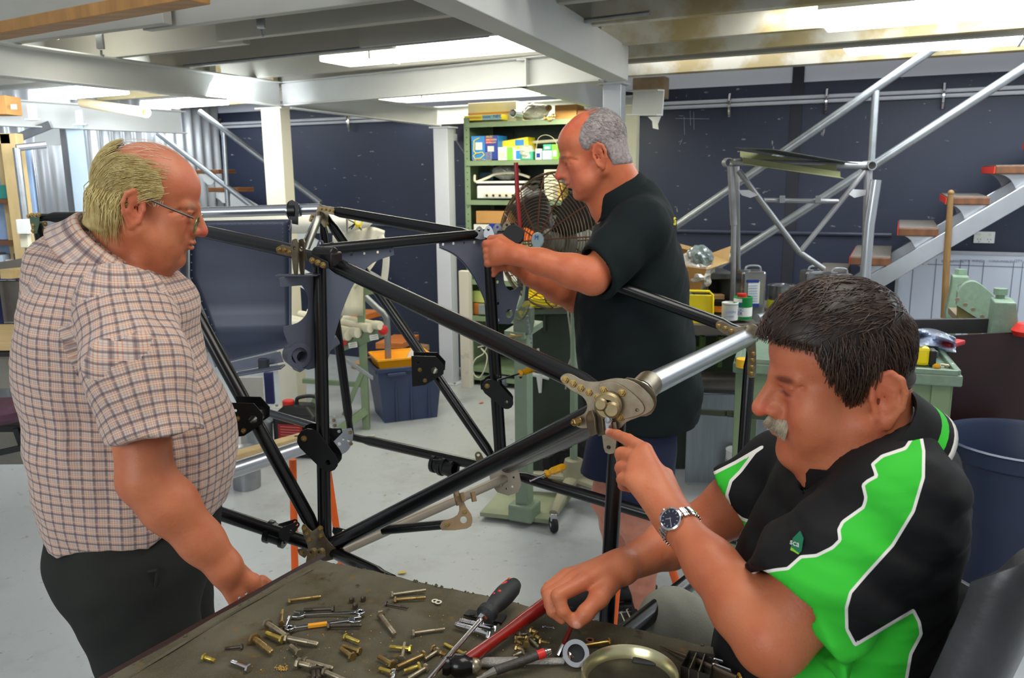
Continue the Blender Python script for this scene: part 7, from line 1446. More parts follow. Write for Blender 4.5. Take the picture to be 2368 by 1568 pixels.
# =====================================================================
# MAN 1 : old man in checked shirt, left
# =====================================================================
def man1():
    t=T('person','old man with thin yellow-white hair and glasses in a checked short-sleeved shirt, standing left','person',V(-.85,1.62,0))
    yaw=math.radians(-15); pit=math.radians(19); fwd=V(math.cos(pit)*math.cos(yaw),-math.cos(pit)*math.sin(yaw),-math.sin(pit)); left=V(math.sin(yaw),math.cos(yaw),0)
    H=Head(P(340,480,1.60),fwd,left,.925)
    sh=P(296,724,1.44); el=P(338,1108,1.36); wr=P(520,1312,1.38); kn=P(566,1372,1.41)
    F=Field((-1.1,1.22,.70),(-.35,1.86,1.74),.0031)
    H.build(F,{'jaw':1.08,'nose':.98,'cx':-.006,'cr':.091}); HF=Field((0,0,0),(.01,.01,.01),.005)
    # sagging neck and jowls
    nb=npf(P(262,640,1.62)); F.cone(H.w((-.03,0,-.03)),nb,.058,.070,.03); F.cone(H.w((.040,0,-.075)),npf(P(335,665,1.61)),.030,.045,.03)
    for y in(-1,1): F.cone(H.w((.03,y*.04,-.055)),H.w((.015,y*.03,-.12)),.016,.010,.015)
    hp=[(-.16,.06),(-.10,.088),(-.03,.098),(.015,.080),(.035,.045),(.030,.022),(.018,.012),(.006,.020),(-.004,.034),(-.022,.030),(-.030,.005),(-.028,-.03),(-.05,-.075),(-.12,-.08),(-.16,-.04)]
    Hr=hairfield(F,H,lambda x,y,z:.006+.008*smooth01((-x-.01)/.08)*smooth01((.10-z)/.08),hp)
    H.ears(F,dz=-.004,big=1.12,out=.004)
    F.chain([npf(sh),npf(sh+(el-sh)*.5),npf(el)],[.062,.052,.046],.02); 
    fe=el+(wr-el)*.28; F.chain([npf(el),npf(fe),npf(el+(wr-el)*.7),npf(wr)],[.044,.047,.037,.030],.02)
    F.ell(npf(el+V(-.006,.0,-.004)),(.034,.03,.03),None,.02)
    # hand hanging over the far side of the bench edge
    pd=(kn-wr).normalized(); F.econe(npf(wr),npf(kn),npf(V(.2,.9,.3)),.030,.043,.021,.017,.02)
    for i in range(4):
        b0=kn+V(-.028+.014*i,.030-.022*i*0-.0*i,.012-.006*i)+V(0,-.02+.016*i,0); F.chain([npf(b0),npf(b0+V(.022,.012,-.028)),npf(b0+V(.018,.014,-.056)),npf(b0+V(.004,.010,-.074))],[.012,.0105,.0095,.008],.004)
    th=wr+(kn-wr)*.35; F.chain([npf(th),npf(th+V(.030,.020,-.020)),npf(th+V(.046,.026,-.055))],[.016,.013,.010],.01)
    # upper chest under the shirt keeps the body one figure
    F.econe(npf(P(262,690,1.62)),npf(P(270,860,1.62)),(0,1,0),.15,.14,.10,.12,.04); F.cone(nb,npf(P(262,700,1.62)),.07,.1,.03); F.cone(npf(P(270,700,1.6)),npf(sh),.07,.06,.03)
    vs,f=F.mesh(); vs=relax(vs,f,1,.4)
    C=paint(vs,(191,113,78),H,[((-.0,0,.13),(.10,.09,.05),(224,150,118),.6),((.075,0,.08),(.04,.06,.05),(212,118,92),.5)]+[((.085,y*.034,.032),(.01,.02,.006),(176,150,124),.5) for y in(-1,1)])
    fob('body',vs,f,SKIN,t,C)
    hairm=M('yellow_white_hair',(206,186,124),.6,var=.2,scale=40,rgb2=(150,126,76),stretch=(1,1,1)); 
    vs,f=Hr.mesh(); vs=relax(vs,f,2,.5); hc=fob('hair',vs,f,hairm,t)
    def flow(p): return (-.75-.2*(p[0]>0), 0,-.25-1.1*smooth01(np.array((.07-p[2])/.10))-.5*(p[0]<-.06))
    def msk(p,rr): return p[0]<.04-.07*rr.rand() and ((p[2]<.098-.02*rr.rand()) or p[0]<-.07) and p[2]>.0-.04*(p[0]<-.03) and not(p[0]>-.028 and p[2]<.03) and p[2]>(.02 if p[0]>0 else -.03)
    strands('hair_strand_layer',H,None,flow,5200,.085,6,.00055,.011,M('pale_blond_strand',(226,208,146),.5,var=.15,scale=60,rgb2=(186,162,96)),hc,msk,seed=4,jit=.10,surf=([-.012,0,.046],[.094,.078,.087]))
    locks('hair_nape_locks',H,1300,12,.082,.0008,M('pale_blond_strand',(226,208,146)),hc,surf=([-.010,0,.048],[.092,.077,.084]),out=.008)
    strands('hair_wisp_layer',H,None,lambda p:(-1,0,-.2),90,.06,6,.0004,.003,M('fine_white_strand',(236,222,196),.5),hc,lambda p,rr:p[2]>.09 and p[0]<.05,seed=8,jit=.3)
    strands('hair_sideburn_layer',H,None,lambda p:(.1,0,-1),160,.022,3,.0008,.004,M('fine_white_strand',(236,222,196)),hc,lambda p,rr:.004<p[0]<.040 and -.02<p[2]<.03,seed=9,jit=.3)
    # glasses
    g=MB(); y0=-.083
    for y in(-1,1):
        g.tube([Vector(H.w((-.004,y*.083,.026))),Vector(H.w((.045,y*.078,.018))),Vector(H.w((.098,y*.070,.012)))],.0022,6)
    gl_=ob('glasses',g,M('dark_glasses_frame',(34,30,28),.3),t)
    for y in(-1,1):
        pts=[Vector(H.w((.103+.004*math.cos(a)*0,y*(.036+.026*math.cos(a)),-.002+.018*math.sin(a)-.0*y))) for a in [k*math.pi/10 for k in range(21)]]
        m=MB(); m.tube(pts,.0016,6,caps=False); ob('lens_rim',m,M('green_gold_rim',(120,120,80),.3,.5),gl_); m=MB(); m.add(pts[:-1],[tuple(range(20))]); ob('lens',m,M('spectacle_lens',(200,214,200),.05,alpha=.25),gl_,smooth=0)
    m=MB(); m.tube([Vector(H.w((.104,-.010,.004))),Vector(H.w((.110,0,.008))),Vector(H.w((.104,.010,.004)))],.0018,6); ob('bridge',m,M('green_gold_rim',(120,120,80)),gl_)
    # shirt
    G=Field((-1.2,1.15,.74),(-.25,2.0,1.60),.0050)
    rows=[(228,612,.090,.090,1.62),(246,680,.112,.175,1.62),(258,740,.142,.200,1.62),(264,850,.163,.200,1.62),(292,1000,.178,.195,1.62),(312,1120,.172,.190,1.62),(318,1185,.166,.186,1.62)]
    pr=[(P(x,y,d),hw,lw) for x,y,hw,lw,d in rows]
    for (a,ha,la),(b,hb,lb_) in zip(pr[:-1],pr[1:]): G.econe(npf(a),npf(b),(0,1,0),la,lb_,ha,hb,.03)
    # sagging belly and bulging back pleat
    G.ell(npf(P(430,1020,1.6)),(.085,.13,.14),None,.06); G.cone(npf(P(130,620,1.62)),npf(P(120,900,1.62)),.045,.06,.06); G.cone(npf(P(205,572,1.62)),npf(P(150,640,1.62)),.045,.06,.05)
    G.econe(npf(P(290,640,1.62)),npf(P(372,705,1.62)),(0,1,0),.06,.11,.03,.05,.05)
    # side and front sag over the belt
    ce=P(362,1012,1.35); shs=P(288,722,1.45); mids=P(318,850,1.38)
    S0=G.F.copy(); G2=Field((-1.2,1.15,.74),(-.25,2.0,1.60),.0050)
    G2.chain([npf(P(258,700,1.52)),npf(shs),npf(mids),npf(ce+(ce-mids)*.25)],[.066,.080,.082,.079],.03)
    cn=(ce-mids).normalized()+V(-.12,0,-.12); G2.plane(npf(ce),npf(cn),.003,((-1.1,1.18,.8),(-.4,1.55,1.3)))
    for s_ in(-1,): pass
    # hollow the cuff around the arm
    G2.chain([npf(el+(sh-el)*.35),npf(el+(sh-el)*-.2)],[.069,.069],.004,'sub')
    # far sleeve and shoulder
    G.chain([npf(P(285,660,1.74)),npf(P(320,780,1.82)),npf(P(400,930,1.84))],[.06,.068,.06],.04)
    hem=P(318,1192,1.62); 
    G.plane(npf(hem),npf(V(.10,0,-1)),.003)
    D=smin(G.F,G2.F,.012); sleeve=G2.F<G.F
    W=Field((-1.2,1.15,.74),(-.25,2.0,1.60),.0050); W.F=D.astype(np.float32)
    fa=cloth_folds(3,.010,(26,44),4); fb=cloth_folds(5,.0045,(70,110),3)
    W.warp(lambda X,Y,Z:fa(X,Y,Z*.55)+fb(X,Y,Z*.7))
    # armhole crease
    ach=spline([P(228,640,1.42),P(205,760,1.40),P(215,880,1.40),P(240,990,1.42)],4)
    W.chain([npf(p) for p in ach],[.002]*len(ach),.010,'sub'); ach2=spline([P(290,585,1.45),P(380,690,1.42),P(455,760,1.44),P(470,900,1.46)],4); pass
    vs,f=W.mesh(); vs=relax(vs,f,1,.4)
    # uv per face corner
    ctr=vs[f].mean(1); axA=npf(shs);axB=npf(ce); ab=axB-axA; tt=np.clip(((ctr-axA)@ab)/(ab@ab),-.2,1.3); dist=np.linalg.norm(ctr-(axA+tt[:,None]*ab),axis=1)
    issl=(dist<.112)&(ctr[:,1]<1.475)&(tt>-.02)
    lv=vs[f]; # nf,4,3
    d0=ab/np.linalg.norm(ab); e1=np.cross(d0,[0,1,0]); e1/=np.linalg.norm(e1); e2=np.cross(d0,e1); q=lv-axA; us=np.arctan2(q@e2,q@e1)*.078; vsn=q@d0
    tz=(lv[...,2]-1.2); cx=-.80+(1.2-lv[...,2])*.06*-1; ut=np.arctan2(lv[...,1]-1.62,lv[...,0]-cx)*.175; vt=lv[...,2]+.10*lv[...,0]
    # unwrap
    for A in(us,ut):
        per=(.078 if A is us else .175)*2*math.pi; r=A[:,:1]; A[:]=np.where(A-r>per/2,A-per,np.where(A-r<-per/2,A+per,A))
    uv=np.where(issl[:,None,None],np.stack([us,vsn],-1),np.stack([ut,vt],-1))
    so=fob('checked_shirt',vs,f,plaid,t,uv=uv.reshape(-1,2))
    # collar (stands round the neck, open at the front)
    ck=V(.80,0,-.62); cz=V(.55,0,.84)
    m=MB(); nu=44; prof=[(0,-.35),(.0,.3),(.002,.8),(.008,1.0),(.014,.75),(.020,.1),(.027,-.6),(.036,-1.25),(.042,-1.7)]
    c0=P(290,592,1.61); zz=cz.normalized(); ff=V(.84,0,-.55).normalized(); ss=zz.cross(ff); n=len(prof); uvs=[]
    for i in range(nu+1):
        a=math.radians(-158)+math.radians(316)*i/nu; ca=math.cos(a+math.pi); sa_=math.sin(a+math.pi)
        for dr_,hz in prof:
            R_=.089-.0*ca+dr_; pnt=c0+ff*(ca*-1*-R_*1.12)+ss*(sa_*R_*.98)+zz*(.020*hz+.012*(-ca)); m.v.append(tuple(pnt)); uvs.append((i/nu*.5,dr_*1.0+hz*.018))
    for i in range(nu):
        for j in range(n-1): m.f.append((i*n+j,(i+1)*n+j,(i+1)*n+j+1,i*n+j+1)); m.m.append(0)
    co=ob('collar',m,plaid,so,smooth=80,solid=.0025); u=co.data.uv_layers.new(name='UVMap')
    for lp_ in co.data.loops: u.data[lp_.index].uv=uvs[lp_.vertex_index]
    # trousers
    Q=Field((-1.15,1.2,.0),(-.35,2.0,1.08),.0075)
    Q.econe(npf(P(318,1165,1.62)),npf(P(320,1260,1.62)),(0,1,0),.175,.18,.158,.165,.03)
    for yy,dx in((1.54,.02),(1.74,-.03)):
        hp_=P(322,1290,1.62); a=V(hp_.x+dx,yy,hp_.z); kn_=V(a.x+.05,yy-.01,.46); an=V(a.x+.0,yy,.06); Q.chain([npf(a),npf(kn_),npf(an)],[.125,.085,.068],.04)
    Q.ell(npf(P(235,1250,1.62)),(.10,.15,.11),None,.05)
    fa2=cloth_folds(7,.012,(16,30),3); Q.warp(fa2,.04); Q.plane(npf(P(318,1150,1.62)),(-.1,0,1),.003); Q.plane((0,0,.045),(0,0,-1),.003)
    vs,f=Q.mesh(); tro=fob('trousers',vs,f,olivecloth,t)
    m=MB(); pts=[P(192,1300,1.462),P(212,1400,1.455),P(240,1450,1.455),P(330,1448,1.452),P(350,1400,1.45),P(365,1318,1.45)]; m.tube(spline(pts,4),.0028,6); m.tube(spline([P(195,1302,1.46),P(270,1330,1.452),P(365,1318,1.45)],4),.004,6); ob('pocket_welt',m,olivecloth,tro)
    for yy in(1.54,1.74):
        m=MB(); x0=P(322,1290,1.62).x; m.tube([V(x0-.10,yy,.05),V(x0-.02,yy,.065),V(x0+.08,yy,.05),V(x0+.17,yy,.035)],[(.035,.045),(.05,.05),(.045,.05),(.03,.04)],14); ob('shoe',m,shoe_b,t)
man1()
# =====================================================================
# MAN 2 : man in black polo shirt, middle
# =====================================================================
def man2():
    t=T('person','balding grey-haired man in black polo and navy shorts standing behind the frame','person',V(.45,2.7,0))
    yaw=math.radians(-3); pit=math.radians(21); fwd=V(-math.cos(pit)*math.cos(yaw),-math.cos(pit)*math.sin(yaw),-math.sin(pit)); left=V(math.sin(yaw),-math.cos(yaw),0)
    H=Head(P(1374,362,2.56),fwd,left,1.02)
    sh=P(1478,535,2.44); el=P(1368,640,2.34); wr=P(1198,590,2.36); kn=P(1147,582,2.38)
    F=Field((-.16,2.16,0),(.66,3.02,1.83),.0042)
    H.build(F,{'jaw':1.0,'nose':1.12,'mouth':.0018})
    nb=npf(P(1452,470,2.60)); F.cone(H.w((-.035,0,-.02)),nb,.062,.072,.03); F.cone(H.w((.03,0,-.07)),npf(P(1400,480,2.58)),.04,.05,.03)
    hp=[(-.16,.10),(-.09,.125),(-.03,.118),(.012,.090),(.030,.062),(.030,.034),(.016,.020),(.006,.022),(-.002,.034),(-.022,.034),(-.030,.0),(-.038,-.045),(-.10,-.062),(-.16,.0)]
    Hr=hairfield(F,H,.0045,hp); H.ears(F,dz=-.006,big=1.1)
    F.chain([npf(sh),npf(sh+(el-sh)*.5),npf(el)],[.065,.056,.048],.02); F.chain([npf(el),npf(el+(wr-el)*.25),npf(el+(wr-el)*.7),npf(wr)],[.047,.048,.036,.028],.02)
    F.ell(npf(el+V(.006,-.002,-.016)),(.036,.034,.032),None,.02)
    # near fist gripping the joint
    F.econe(npf(wr),npf(kn),npf(V(0,.1,1)),.027,.040,.024,.023,.02)
    for i in range(4):
        y0=562+i*14.5; a=P(1153,y0,2.375);b=P(1124+i*1.5,y0+2,2.385);c=P(1122+i*2,y0+5,2.425);e=P(1138,y0+4,2.44); F.chain([npf(a),npf(b),npf(c),npf(e)],[.0125,.0115,.0105,.009],.004)
    F.chain([npf(P(1180,570,2.38)),npf(P(1158,553,2.40)),npf(P(1134,552,2.42))],[.017,.0135,.011],.008)
    # far arm and hand
    s2=P(1440,560,2.78); e2=P(1330,690,2.74); w2=P(1225,640,2.58); F.chain([npf(s2),npf(e2)],[.06,.045],.02); F.chain([npf(e2),npf(e2+(w2-e2)*.4),npf(w2)],[.045,.042,.03],.02)
    h2=P(1180,600,2.50); F.econe(npf(w2),npf(h2),npf(V(0,.2,1)),.028,.038,.018,.017,.015)
    for i in range(4): b0=h2+V(-.002,.004,.022-.016*i); F.chain([npf(b0),npf(b0+V(-.035,-.01,.0)),npf(b0+V(-.05,-.02,-.02))],[.011,.0095,.008],.004)
    F.chain([npf(w2),npf(w2+V(-.03,-.03,.03)),npf(w2+V(-.06,-.035,.045))],[.017,.013,.010],.008)
    F.econe(npf(P(1455,540,2.62)),npf(P(1465,680,2.62)),(0,1,0),.14,.15,.10,.12,.04); F.cone(nb,npf(P(1455,560,2.62)),.07,.09,.03); F.cone(npf(P(1455,540,2.6)),npf(sh),.06,.06,.02); F.cone(npf(P(1455,540,2.6)),npf(s2),.06,.06,.02)
    # legs
    hipL=V(P(1490,960,2.56).x,2.56,.92);knL=V(P(1475,1160,2.53).x,2.53,.47);anL=V(P(1492,1370,2.60).x,2.62,.12)
    hipR=V(P(1455,960,2.78).x,2.78,.92);knR=V(P(1405,1130,2.74).x,2.72,.48);anR=V(P(1430,1360,2.85).x,2.86,.12)
    for a,b,c in((hipL,knL,anL),(hipR,knR,anR)):
        F.chain([npf(a),npf((a+b)/2),npf(b)],[.09,.078,.056],.02); d=c-b; F.ell(npf(b+V(-.012,0,.004)),(.05,.048,.055),None,.02)
        F.chain([npf(b),npf(b+d*.32+V(.018,0,0)),npf(b+d*.7),npf(c),npf(V(c.x,c.y,.05))],[.052,.058,.042,.034,.036],.02); F.cone(npf(V(c.x+.01,c.y,.045)),npf(V(c.x-.13,c.y-.02,.035)),.034,.028,.02)
    F.econe((hipL+hipR)/2+V(0,0,-.05),(hipL+hipR)/2+V(-.01,0,.30),(0,1,0),.15,.12,.11,.09,.04)
    vs,f=F.mesh(); vs=relax(vs,f,1,.35)
    C=paint(vs,(204,114,78),H,[((.02,0,.12),(.09,.08,.04),(226,110,84),.6),((.05,0,-.04),(.06,.06,.05),(222,120,100),.5)]+[((.088,y*.032,.030),(.01,.022,.005),(120,84,70),.7) for y in(-1,1)])
    lg=smooth01((.95-vs[:,2])/.05)[:,None]; C=C*(1-lg)+np.array(s2l((214,146,124)))*lg
    fob('body',vs,f,SKIN,t,C)
    vs,f=Hr.mesh(); hc=fob('hair',vs,f,M('cropped_grey_hair',(176,166,164),.7,var=.2,scale=120,rgb2=(120,108,106),bump=.5,bscale=300,stretch=(1,1,1)),t)
    strands('hair_strand_layer',H,None,lambda p:(-.8,0,-.7),1500,.016,2,.0007,.006,M('silver_grey_strand',(190,184,184),.5,var=.2,scale=80,rgb2=(120,112,112)),hc,lambda p,rr:p[0]<.015-.02*rr.rand() and p[2]>-.04 and (p[2]<.10 or p[0]<-.02) and not(-.03<p[0] and p[2]<.03) and not(p[0]>-.05 and p[2]<-.0),seed=14,jit=.4)
    # moustache
    m=MB(); rr=np.random.RandomState(3)
    for k in range(120):
        y=rr.uniform(-.024,.024); x=.104-abs(y)*.45; tuft(m,H,(x-.003,y,-.033+rr.uniform(-.003,.002)),(x+.006,y*1.15,-.0445-abs(y)*.22),.0013)
    ob('moustache',m,M('grey_moustache',(150,132,112),.6,var=.3,scale=80),t,smooth=180)
    # polo
    G=Field((-.1,2.1,.80),(.72,3.1,1.66),.0060); G2=Field((-.1,2.1,.80),(.72,3.1,1.66),.0060)
    rows=[(1466,455,.070,.085,2.60),(1470,500,.105,.185,2.61),(1462,560,.125,.21,2.62),(1468,640,.150,.205,2.62),(1462,720,.168,.20,2.62),(1470,800,.186,.205,2.62),(1482,900,.190,.205,2.62),(1484,985,.170,.20,2.62)]
    pr=[(P(x,y,d),hw,lw) for x,y,hw,lw,d in rows]
    for (a,ha,la),(b,hb,lb_) in zip(pr[:-1],pr[1:]): G.econe(npf(a),npf(b),(0,1,0),la,lb_,ha,hb,.04)
    mid=sh+(el-sh)*.55; ce=sh+(el-sh)*.93; G2.chain([npf(P(1470,515,2.50)),npf(sh),npf(mid),npf(el+(el-sh)*.25)],[.085,.086,.078,.078],.03)
    G2.plane(npf(ce+V(.005,0,.005)),npf((ce-sh).normalized()+V(-.15,0,.25)),.003); G2.cone(npf(el+(sh-el)*.42),npf(el+(el-sh)*.3),.064,.066,.004,'sub')
    G3=Field((-.1,2.1,.80),(.72,3.1,1.66),.0060); ce2=s2+(e2-s2)*.72; G3.chain([npf(P(1460,520,2.72)),npf(s2),npf(e2)],[.085,.085,.075],.03); G3.plane(npf(ce2),npf(e2-s2),.003); G3.cone(npf(s2+(e2-s2)*.45),npf(e2),.065,.06,.004,'sub')
    hemn=V(-.04,0,-1); G.plane(npf(P(1480,1052,2.62)+V(0,0,.0)),npf(hemn),.004)
    W=G; W.F=smin(smin(G.F,G2.F,.02),G3.F,.02).astype(np.float32)
    fa=cloth_folds(23,.012,(18,34),4); fb=cloth_folds(25,.004,(60,100),3); W.warp(lambda X,Y,Z:fa(X,Y,Z*.6)+fb(X,Y,Z*.6))
    vs,f=W.mesh(); vs=relax(vs,f,1,.4); so=fob('black_polo_shirt',vs,f,blackcloth,t)
    c0=P(1435,452,2.60); collar('collar',c0,.078,.082,.034,math.radians(-160),math.radians(160),V(-.50,0,.86),V(.86,0,.50),[blackcloth],so,flare=-.01)
    pxx,pyy=project_px(vs); jj=np.argmin((pxx-1549)**2+(pyy-515)**2+(vs[:,1]-2.45)**2*4e4); q=Vector(vs[jj]); text('back_print','Si',M('yellow_print',(240,230,60),.5),q+V(.004,-.012,-.01),V(.35,.94,0),V(0,0,1),.034,so,th=.002)
    # shorts
    Q=Field((-.05,2.3,.45),(.72,3.05,1.05),.007)
    Q.econe(npf((hipL+hipR)/2+V(0,0,-.06)),npf((hipL+hipR)/2+V(0,0,.12)),(0,1,0),.20,.20,.15,.16,.03)
    for a,b in((hipL,knL),(hipR,knR)): Q.cone(npf(a),npf(a+(b-a)*.80),.115,.108,.03)
    Q.plane((0,0,.60),(-.1,0,-1),.003)
    for a,b in((hipL,knL),(hipR,knR)): Q.cone(npf(a+(b-a)*.5),npf(b),.095,.098,.004,'sub')
    fs_=cloth_folds(9,.008,(20,34),3); Q.warp(fs_); vs,f=Q.mesh(); fob('shorts',vs,f,navycloth,t)
    for a in(anL,anR):
        m=MB(); m.tube([V(a.x,a.y,.05),V(a.x,a.y,.14),V(a.x,a.y,.20)],[.042,.042,.046],16); ob('sock',m,sock,t)
        m=MB(); m.tube([V(a.x+.055,a.y,.045),V(a.x,a.y,.06),V(a.x-.08,a.y-.01,.05),V(a.x-.17,a.y-.03,.04),V(a.x-.195,a.y-.03,.03)],[(.035,.03),(.055,.042),(.05,.045),(.036,.045),(.02,.03)],14); m.box(V(a.x-.06,a.y-.012,.012),(.27,.09,.024)); s_=ob('shoe',m,M('black_work_boot',(26,26,30),.55,var=.2),t,bevel=.006)
        m=MB()
        for k in range(5): m.tube([V(a.x-.05-.02*k,a.y-.045,.098-.010*k),V(a.x-.06-.02*k,a.y,.112-.010*k),V(a.x-.05-.02*k,a.y+.03,.098-.010*k)],.0022,5)
        m.tube(spline([V(a.x-.05,a.y-.04,.10),V(a.x-.09,a.y-.075,.085),V(a.x-.05,a.y-.06,.06),V(a.x-.02,a.y-.05,.09)],4),.002,5); ob('laces',m,cream,s_)
man2()
# =====================================================================
# MAN 3 : seated man in black and green polo, right
# =====================================================================
def polo3_mat():
    m=bpy.data.materials.new('black_green_polo_cloth'); m.use_nodes=True; nt=m.node_tree; b=nt.nodes['Principled BSDF']
    a1=nt.nodes.new('ShaderNodeAttribute'); a1.attribute_name='panel'
    r=nt.nodes.new('ShaderNodeValToRGB'); r.color_ramp.interpolation='CONSTANT'; e=r.color_ramp.elements; e[0].position=0; e[0].color=(*s2l((52,186,50)),1); e[1].position=.5-.036; e[1].color=(*s2l((222,220,212)),1); k=e.new(.5+.036); k.color=(*s2l((15,15,17)),1)
    mp=nt.nodes.new('ShaderNodeMath'); mp.operation='MULTIPLY_ADD'; mp.inputs[1].default_value=.01; mp.inputs[2].default_value=.5; nt.links.new(a1.outputs['Fac'],mp.inputs[0]); nt.links.new(mp.outputs[0],r.inputs[0]); nt.links.new(r.outputs[0],b.inputs['Base Color'])
    b.inputs['Roughness'].default_value=.72; b.inputs['Specular IOR Level'].default_value=.25
    tc=nt.nodes.new('ShaderNodeTexCoord'); n=nt.nodes.new('ShaderNodeTexNoise'); n.inputs['Scale'].default_value=900; nt.links.new(tc.outputs['Object'],n.inputs['Vector']); bp=nt.nodes.new('ShaderNodeBump'); bp.inputs['Strength'].default_value=.15; bp.inputs['Distance'].default_value=.001; nt.links.new(n.outputs['Fac'],bp.inputs['Height']); nt.links.new(bp.outputs[0],b.inputs['Normal']); return m
def man3():
    t=T('person','seated dark-haired man with grey moustache in a black and green polo, pointing at the joint','person',V(.55,1.1,0))
    yaw=math.radians(-1); pit=math.radians(11); fwd=V(-math.cos(pit)*math.cos(yaw),-math.cos(pit)*math.sin(yaw),-math.sin(pit)); left=V(math.sin(yaw),-math.cos(yaw),0)
    H=Head(P(1944,884,1.15),fwd,left,1.0)
    sh=P(2062,1165,1.04); el=P(1785,1478,.985); wr=P(1562,1205,1.17); kn=P(1500,1085,1.26)
    F=Field((.02,.84,.80),(.80,1.62,1.62),.0030)
    H.build(F,{'jaw':1.12,'nose':1.12,'cx':-.001,'cr':.087})
    for y in(-1,1): F.ell(H.w((.055,y*.050,-.035)),npf((.028,.018,.034)),H.R,.03)
    F.ell(H.w((.060,0,-.098)),npf((.035,.040,.022)),H.R,.03)
    nb=npf(P(1985,1065,1.13)); F.cone(H.w((-.035,0,-.03)),nb,.060,.070,.03); F.cone(H.w((.018,0,-.078)),npf(P(1940,1095,1.14)),.036,.052,.03)
    hp=[(-.17,.20),(.16,.20),(.125,.100),(.098,.084),(.072,.076),(.050,.068),(.040,.036),(.026,.012),(.012,-.008),(.000,-.012),(-.008,.004),(-.020,.022),(-.036,.022),(-.044,-.002),(-.050,-.014),(-.080,-.018),(-.17,-.0)]
    def thick(x,y,z): return .010+.009*smooth01((z-.06)/.06)+.003*smooth01((x-.03)/.05)
    Hr=hairfield(F,H,thick,hp); H.ears(F,dz=-.010,big=1.16,dx=-.018)
    # near arm (left arm, elbow on bench)
    F.chain([npf(sh),npf(sh+(el-sh)*.5),npf(el)],[.066,.058,.048],.02)
    F.chain([npf(el),npf(el+(wr-el)*.25),npf(el+(wr-el)*.6),npf(wr)],[.043,.046,.036,.0265],.02); F.ell(npf(el+V(-.002,0,-.010)),(.036,.032,.030),None,.02)
    # pointing hand
    mcp=[P(1491,1042,1.265),P(1474,1062,1.258),P(1464,1088,1.245),P(1460,1112,1.225)]
    for p,r in zip(mcp,(.0135,.0138,.013,.012)): F.cone(npf(wr),npf(p),.0225,r,.016)
    F.econe(npf(wr+(kn-wr)*.15),npf(kn+(wr-kn)*.2),npf(mcp[0]-mcp[3]),.026,.033,.015,.014,.015)
    finger(F,[mcp[0],P(1453,1018,1.32),P(1428,1006,1.36),P(1408,1000,1.395)],[.0128,.0108,.0092,.0076])
    finger(F,[mcp[1],P(1438,1050,1.30),P(1440,1068,1.325),P(1456,1080,1.315)],[.0132,.0120,.0108,.009])
    finger(F,[mcp[2],P(1437,1082,1.275),P(1440,1098,1.30),P(1456,1104,1.295)],[.0125,.0112,.0102,.0088])
    finger(F,[mcp[3],P(1440,1108,1.245),P(1442,1122,1.265),P(1456,1128,1.265)],[.0115,.0102,.0092,.008])
    finger(F,[P(1528,1140,1.22),P(1500,1098,1.295),P(1474,1074,1.335),P(1458,1062,1.35)],[.019,.0135,.0115,.009],.008)
    # far arm (right arm)
    s2=P(1815,1090,1.36); e2=P(1600,1235,1.40); w2=P(1436,1312,1.255)
    F.chain([npf(s2),npf(s2+(e2-s2)*.5),npf(e2)],[.058,.052,.044],.02); F.chain([npf(e2),npf(e2+(w2-e2)*.35),npf(w2)],[.042,.040,.0255],.02)
    # pinching hand
    m2=[P(1352,1346,1.205),P(1330,1338,1.225),P(1316,1332,1.25),P(1308,1330,1.275)]
    for p,r in zip(m2,(.0135,.0135,.0125,.0115)): F.cone(npf(w2),npf(p),.0215,r,.016)
    finger(F,[m2[0],P(1290,1378,1.175),P(1302,1414,1.165),P(1324,1436,1.165)],[.0132,.0115,.0100,.0082])
    finger(F,[m2[1],P(1270,1378,1.195),P(1278,1412,1.18),P(1300,1432,1.18)],[.0132,.0115,.0100,.0082])
    finger(F,[m2[2],P(1266,1368,1.22),P(1272,1400,1.205),P(1294,1418,1.20)],[.0122,.0108,.0094,.008])
    finger(F,[m2[3],P(1270,1358,1.25),P(1274,1384,1.235),P(1292,1400,1.23)],[.0112,.0098,.0086,.0075])
    finger(F,[P(1412,1340,1.235),P(1386,1382,1.185),P(1354,1418,1.165),P(1336,1440,1.16)],[.021,.0150,.0125,.0100],.008)
    # chest
    F.econe(npf(P(2000,1190,1.15)),npf(P(1960,1340,1.15)),(0,1,0),.12,.12,.07,.08,.04); F.cone(nb,npf(P(1995,1180,1.15)),.060,.075,.03); F.cone(npf(P(1990,1160,1.12)),npf(sh),.06,.06,.02); F.cone(npf(P(1950,1130,1.2)),npf(s2),.06,.055,.02)
    vs,f=F.mesh(); vs=relax(vs,f,1,.35)
    C=paint(vs,(190,110,75),H,[((.075,0,.06),(.04,.06,.03),(206,120,92),.5),((.03,0,-.06),(.06,.07,.05),(184,100,74),.35)]+[((.087,y*.032,.030),(.009,.022,.005),(72,50,40),.9) for y in(-1,1)])
    # nails
    for p in (P(1404,996,1.39),P(1334,1446,1.152)):
        d=np.linalg.norm(vs-npf(p),axis=1); w_=(smooth01((.0075-d)/.003)*.6)[:,None]; C=C*(1-w_)+np.array(s2l((232,178,158)))*w_
    bo=fob('body',vs,f,SKIN,t,C)
    hb=M('dark_brown_hair',(26,20,18),.42,var=.3,scale=50,rgb2=(50,36,28),spec=.4); vs,f=Hr.mesh(); vs=relax(vs,f,2,.5); hc=fob('hair',vs,f,hb,t)
    def flow(p):
        if p[2]>.085: return (.75,0,-.1)
        return (.15-.5*(p[0]<-.03),0,-1.2)
    def hm_(p,rr):
        x,z=p[0],p[2]
        if z>.075: return True
        if x>.045: return False
        if x>.0: return z>.0
        if x>-.03: return z>.04
        return z>-.035
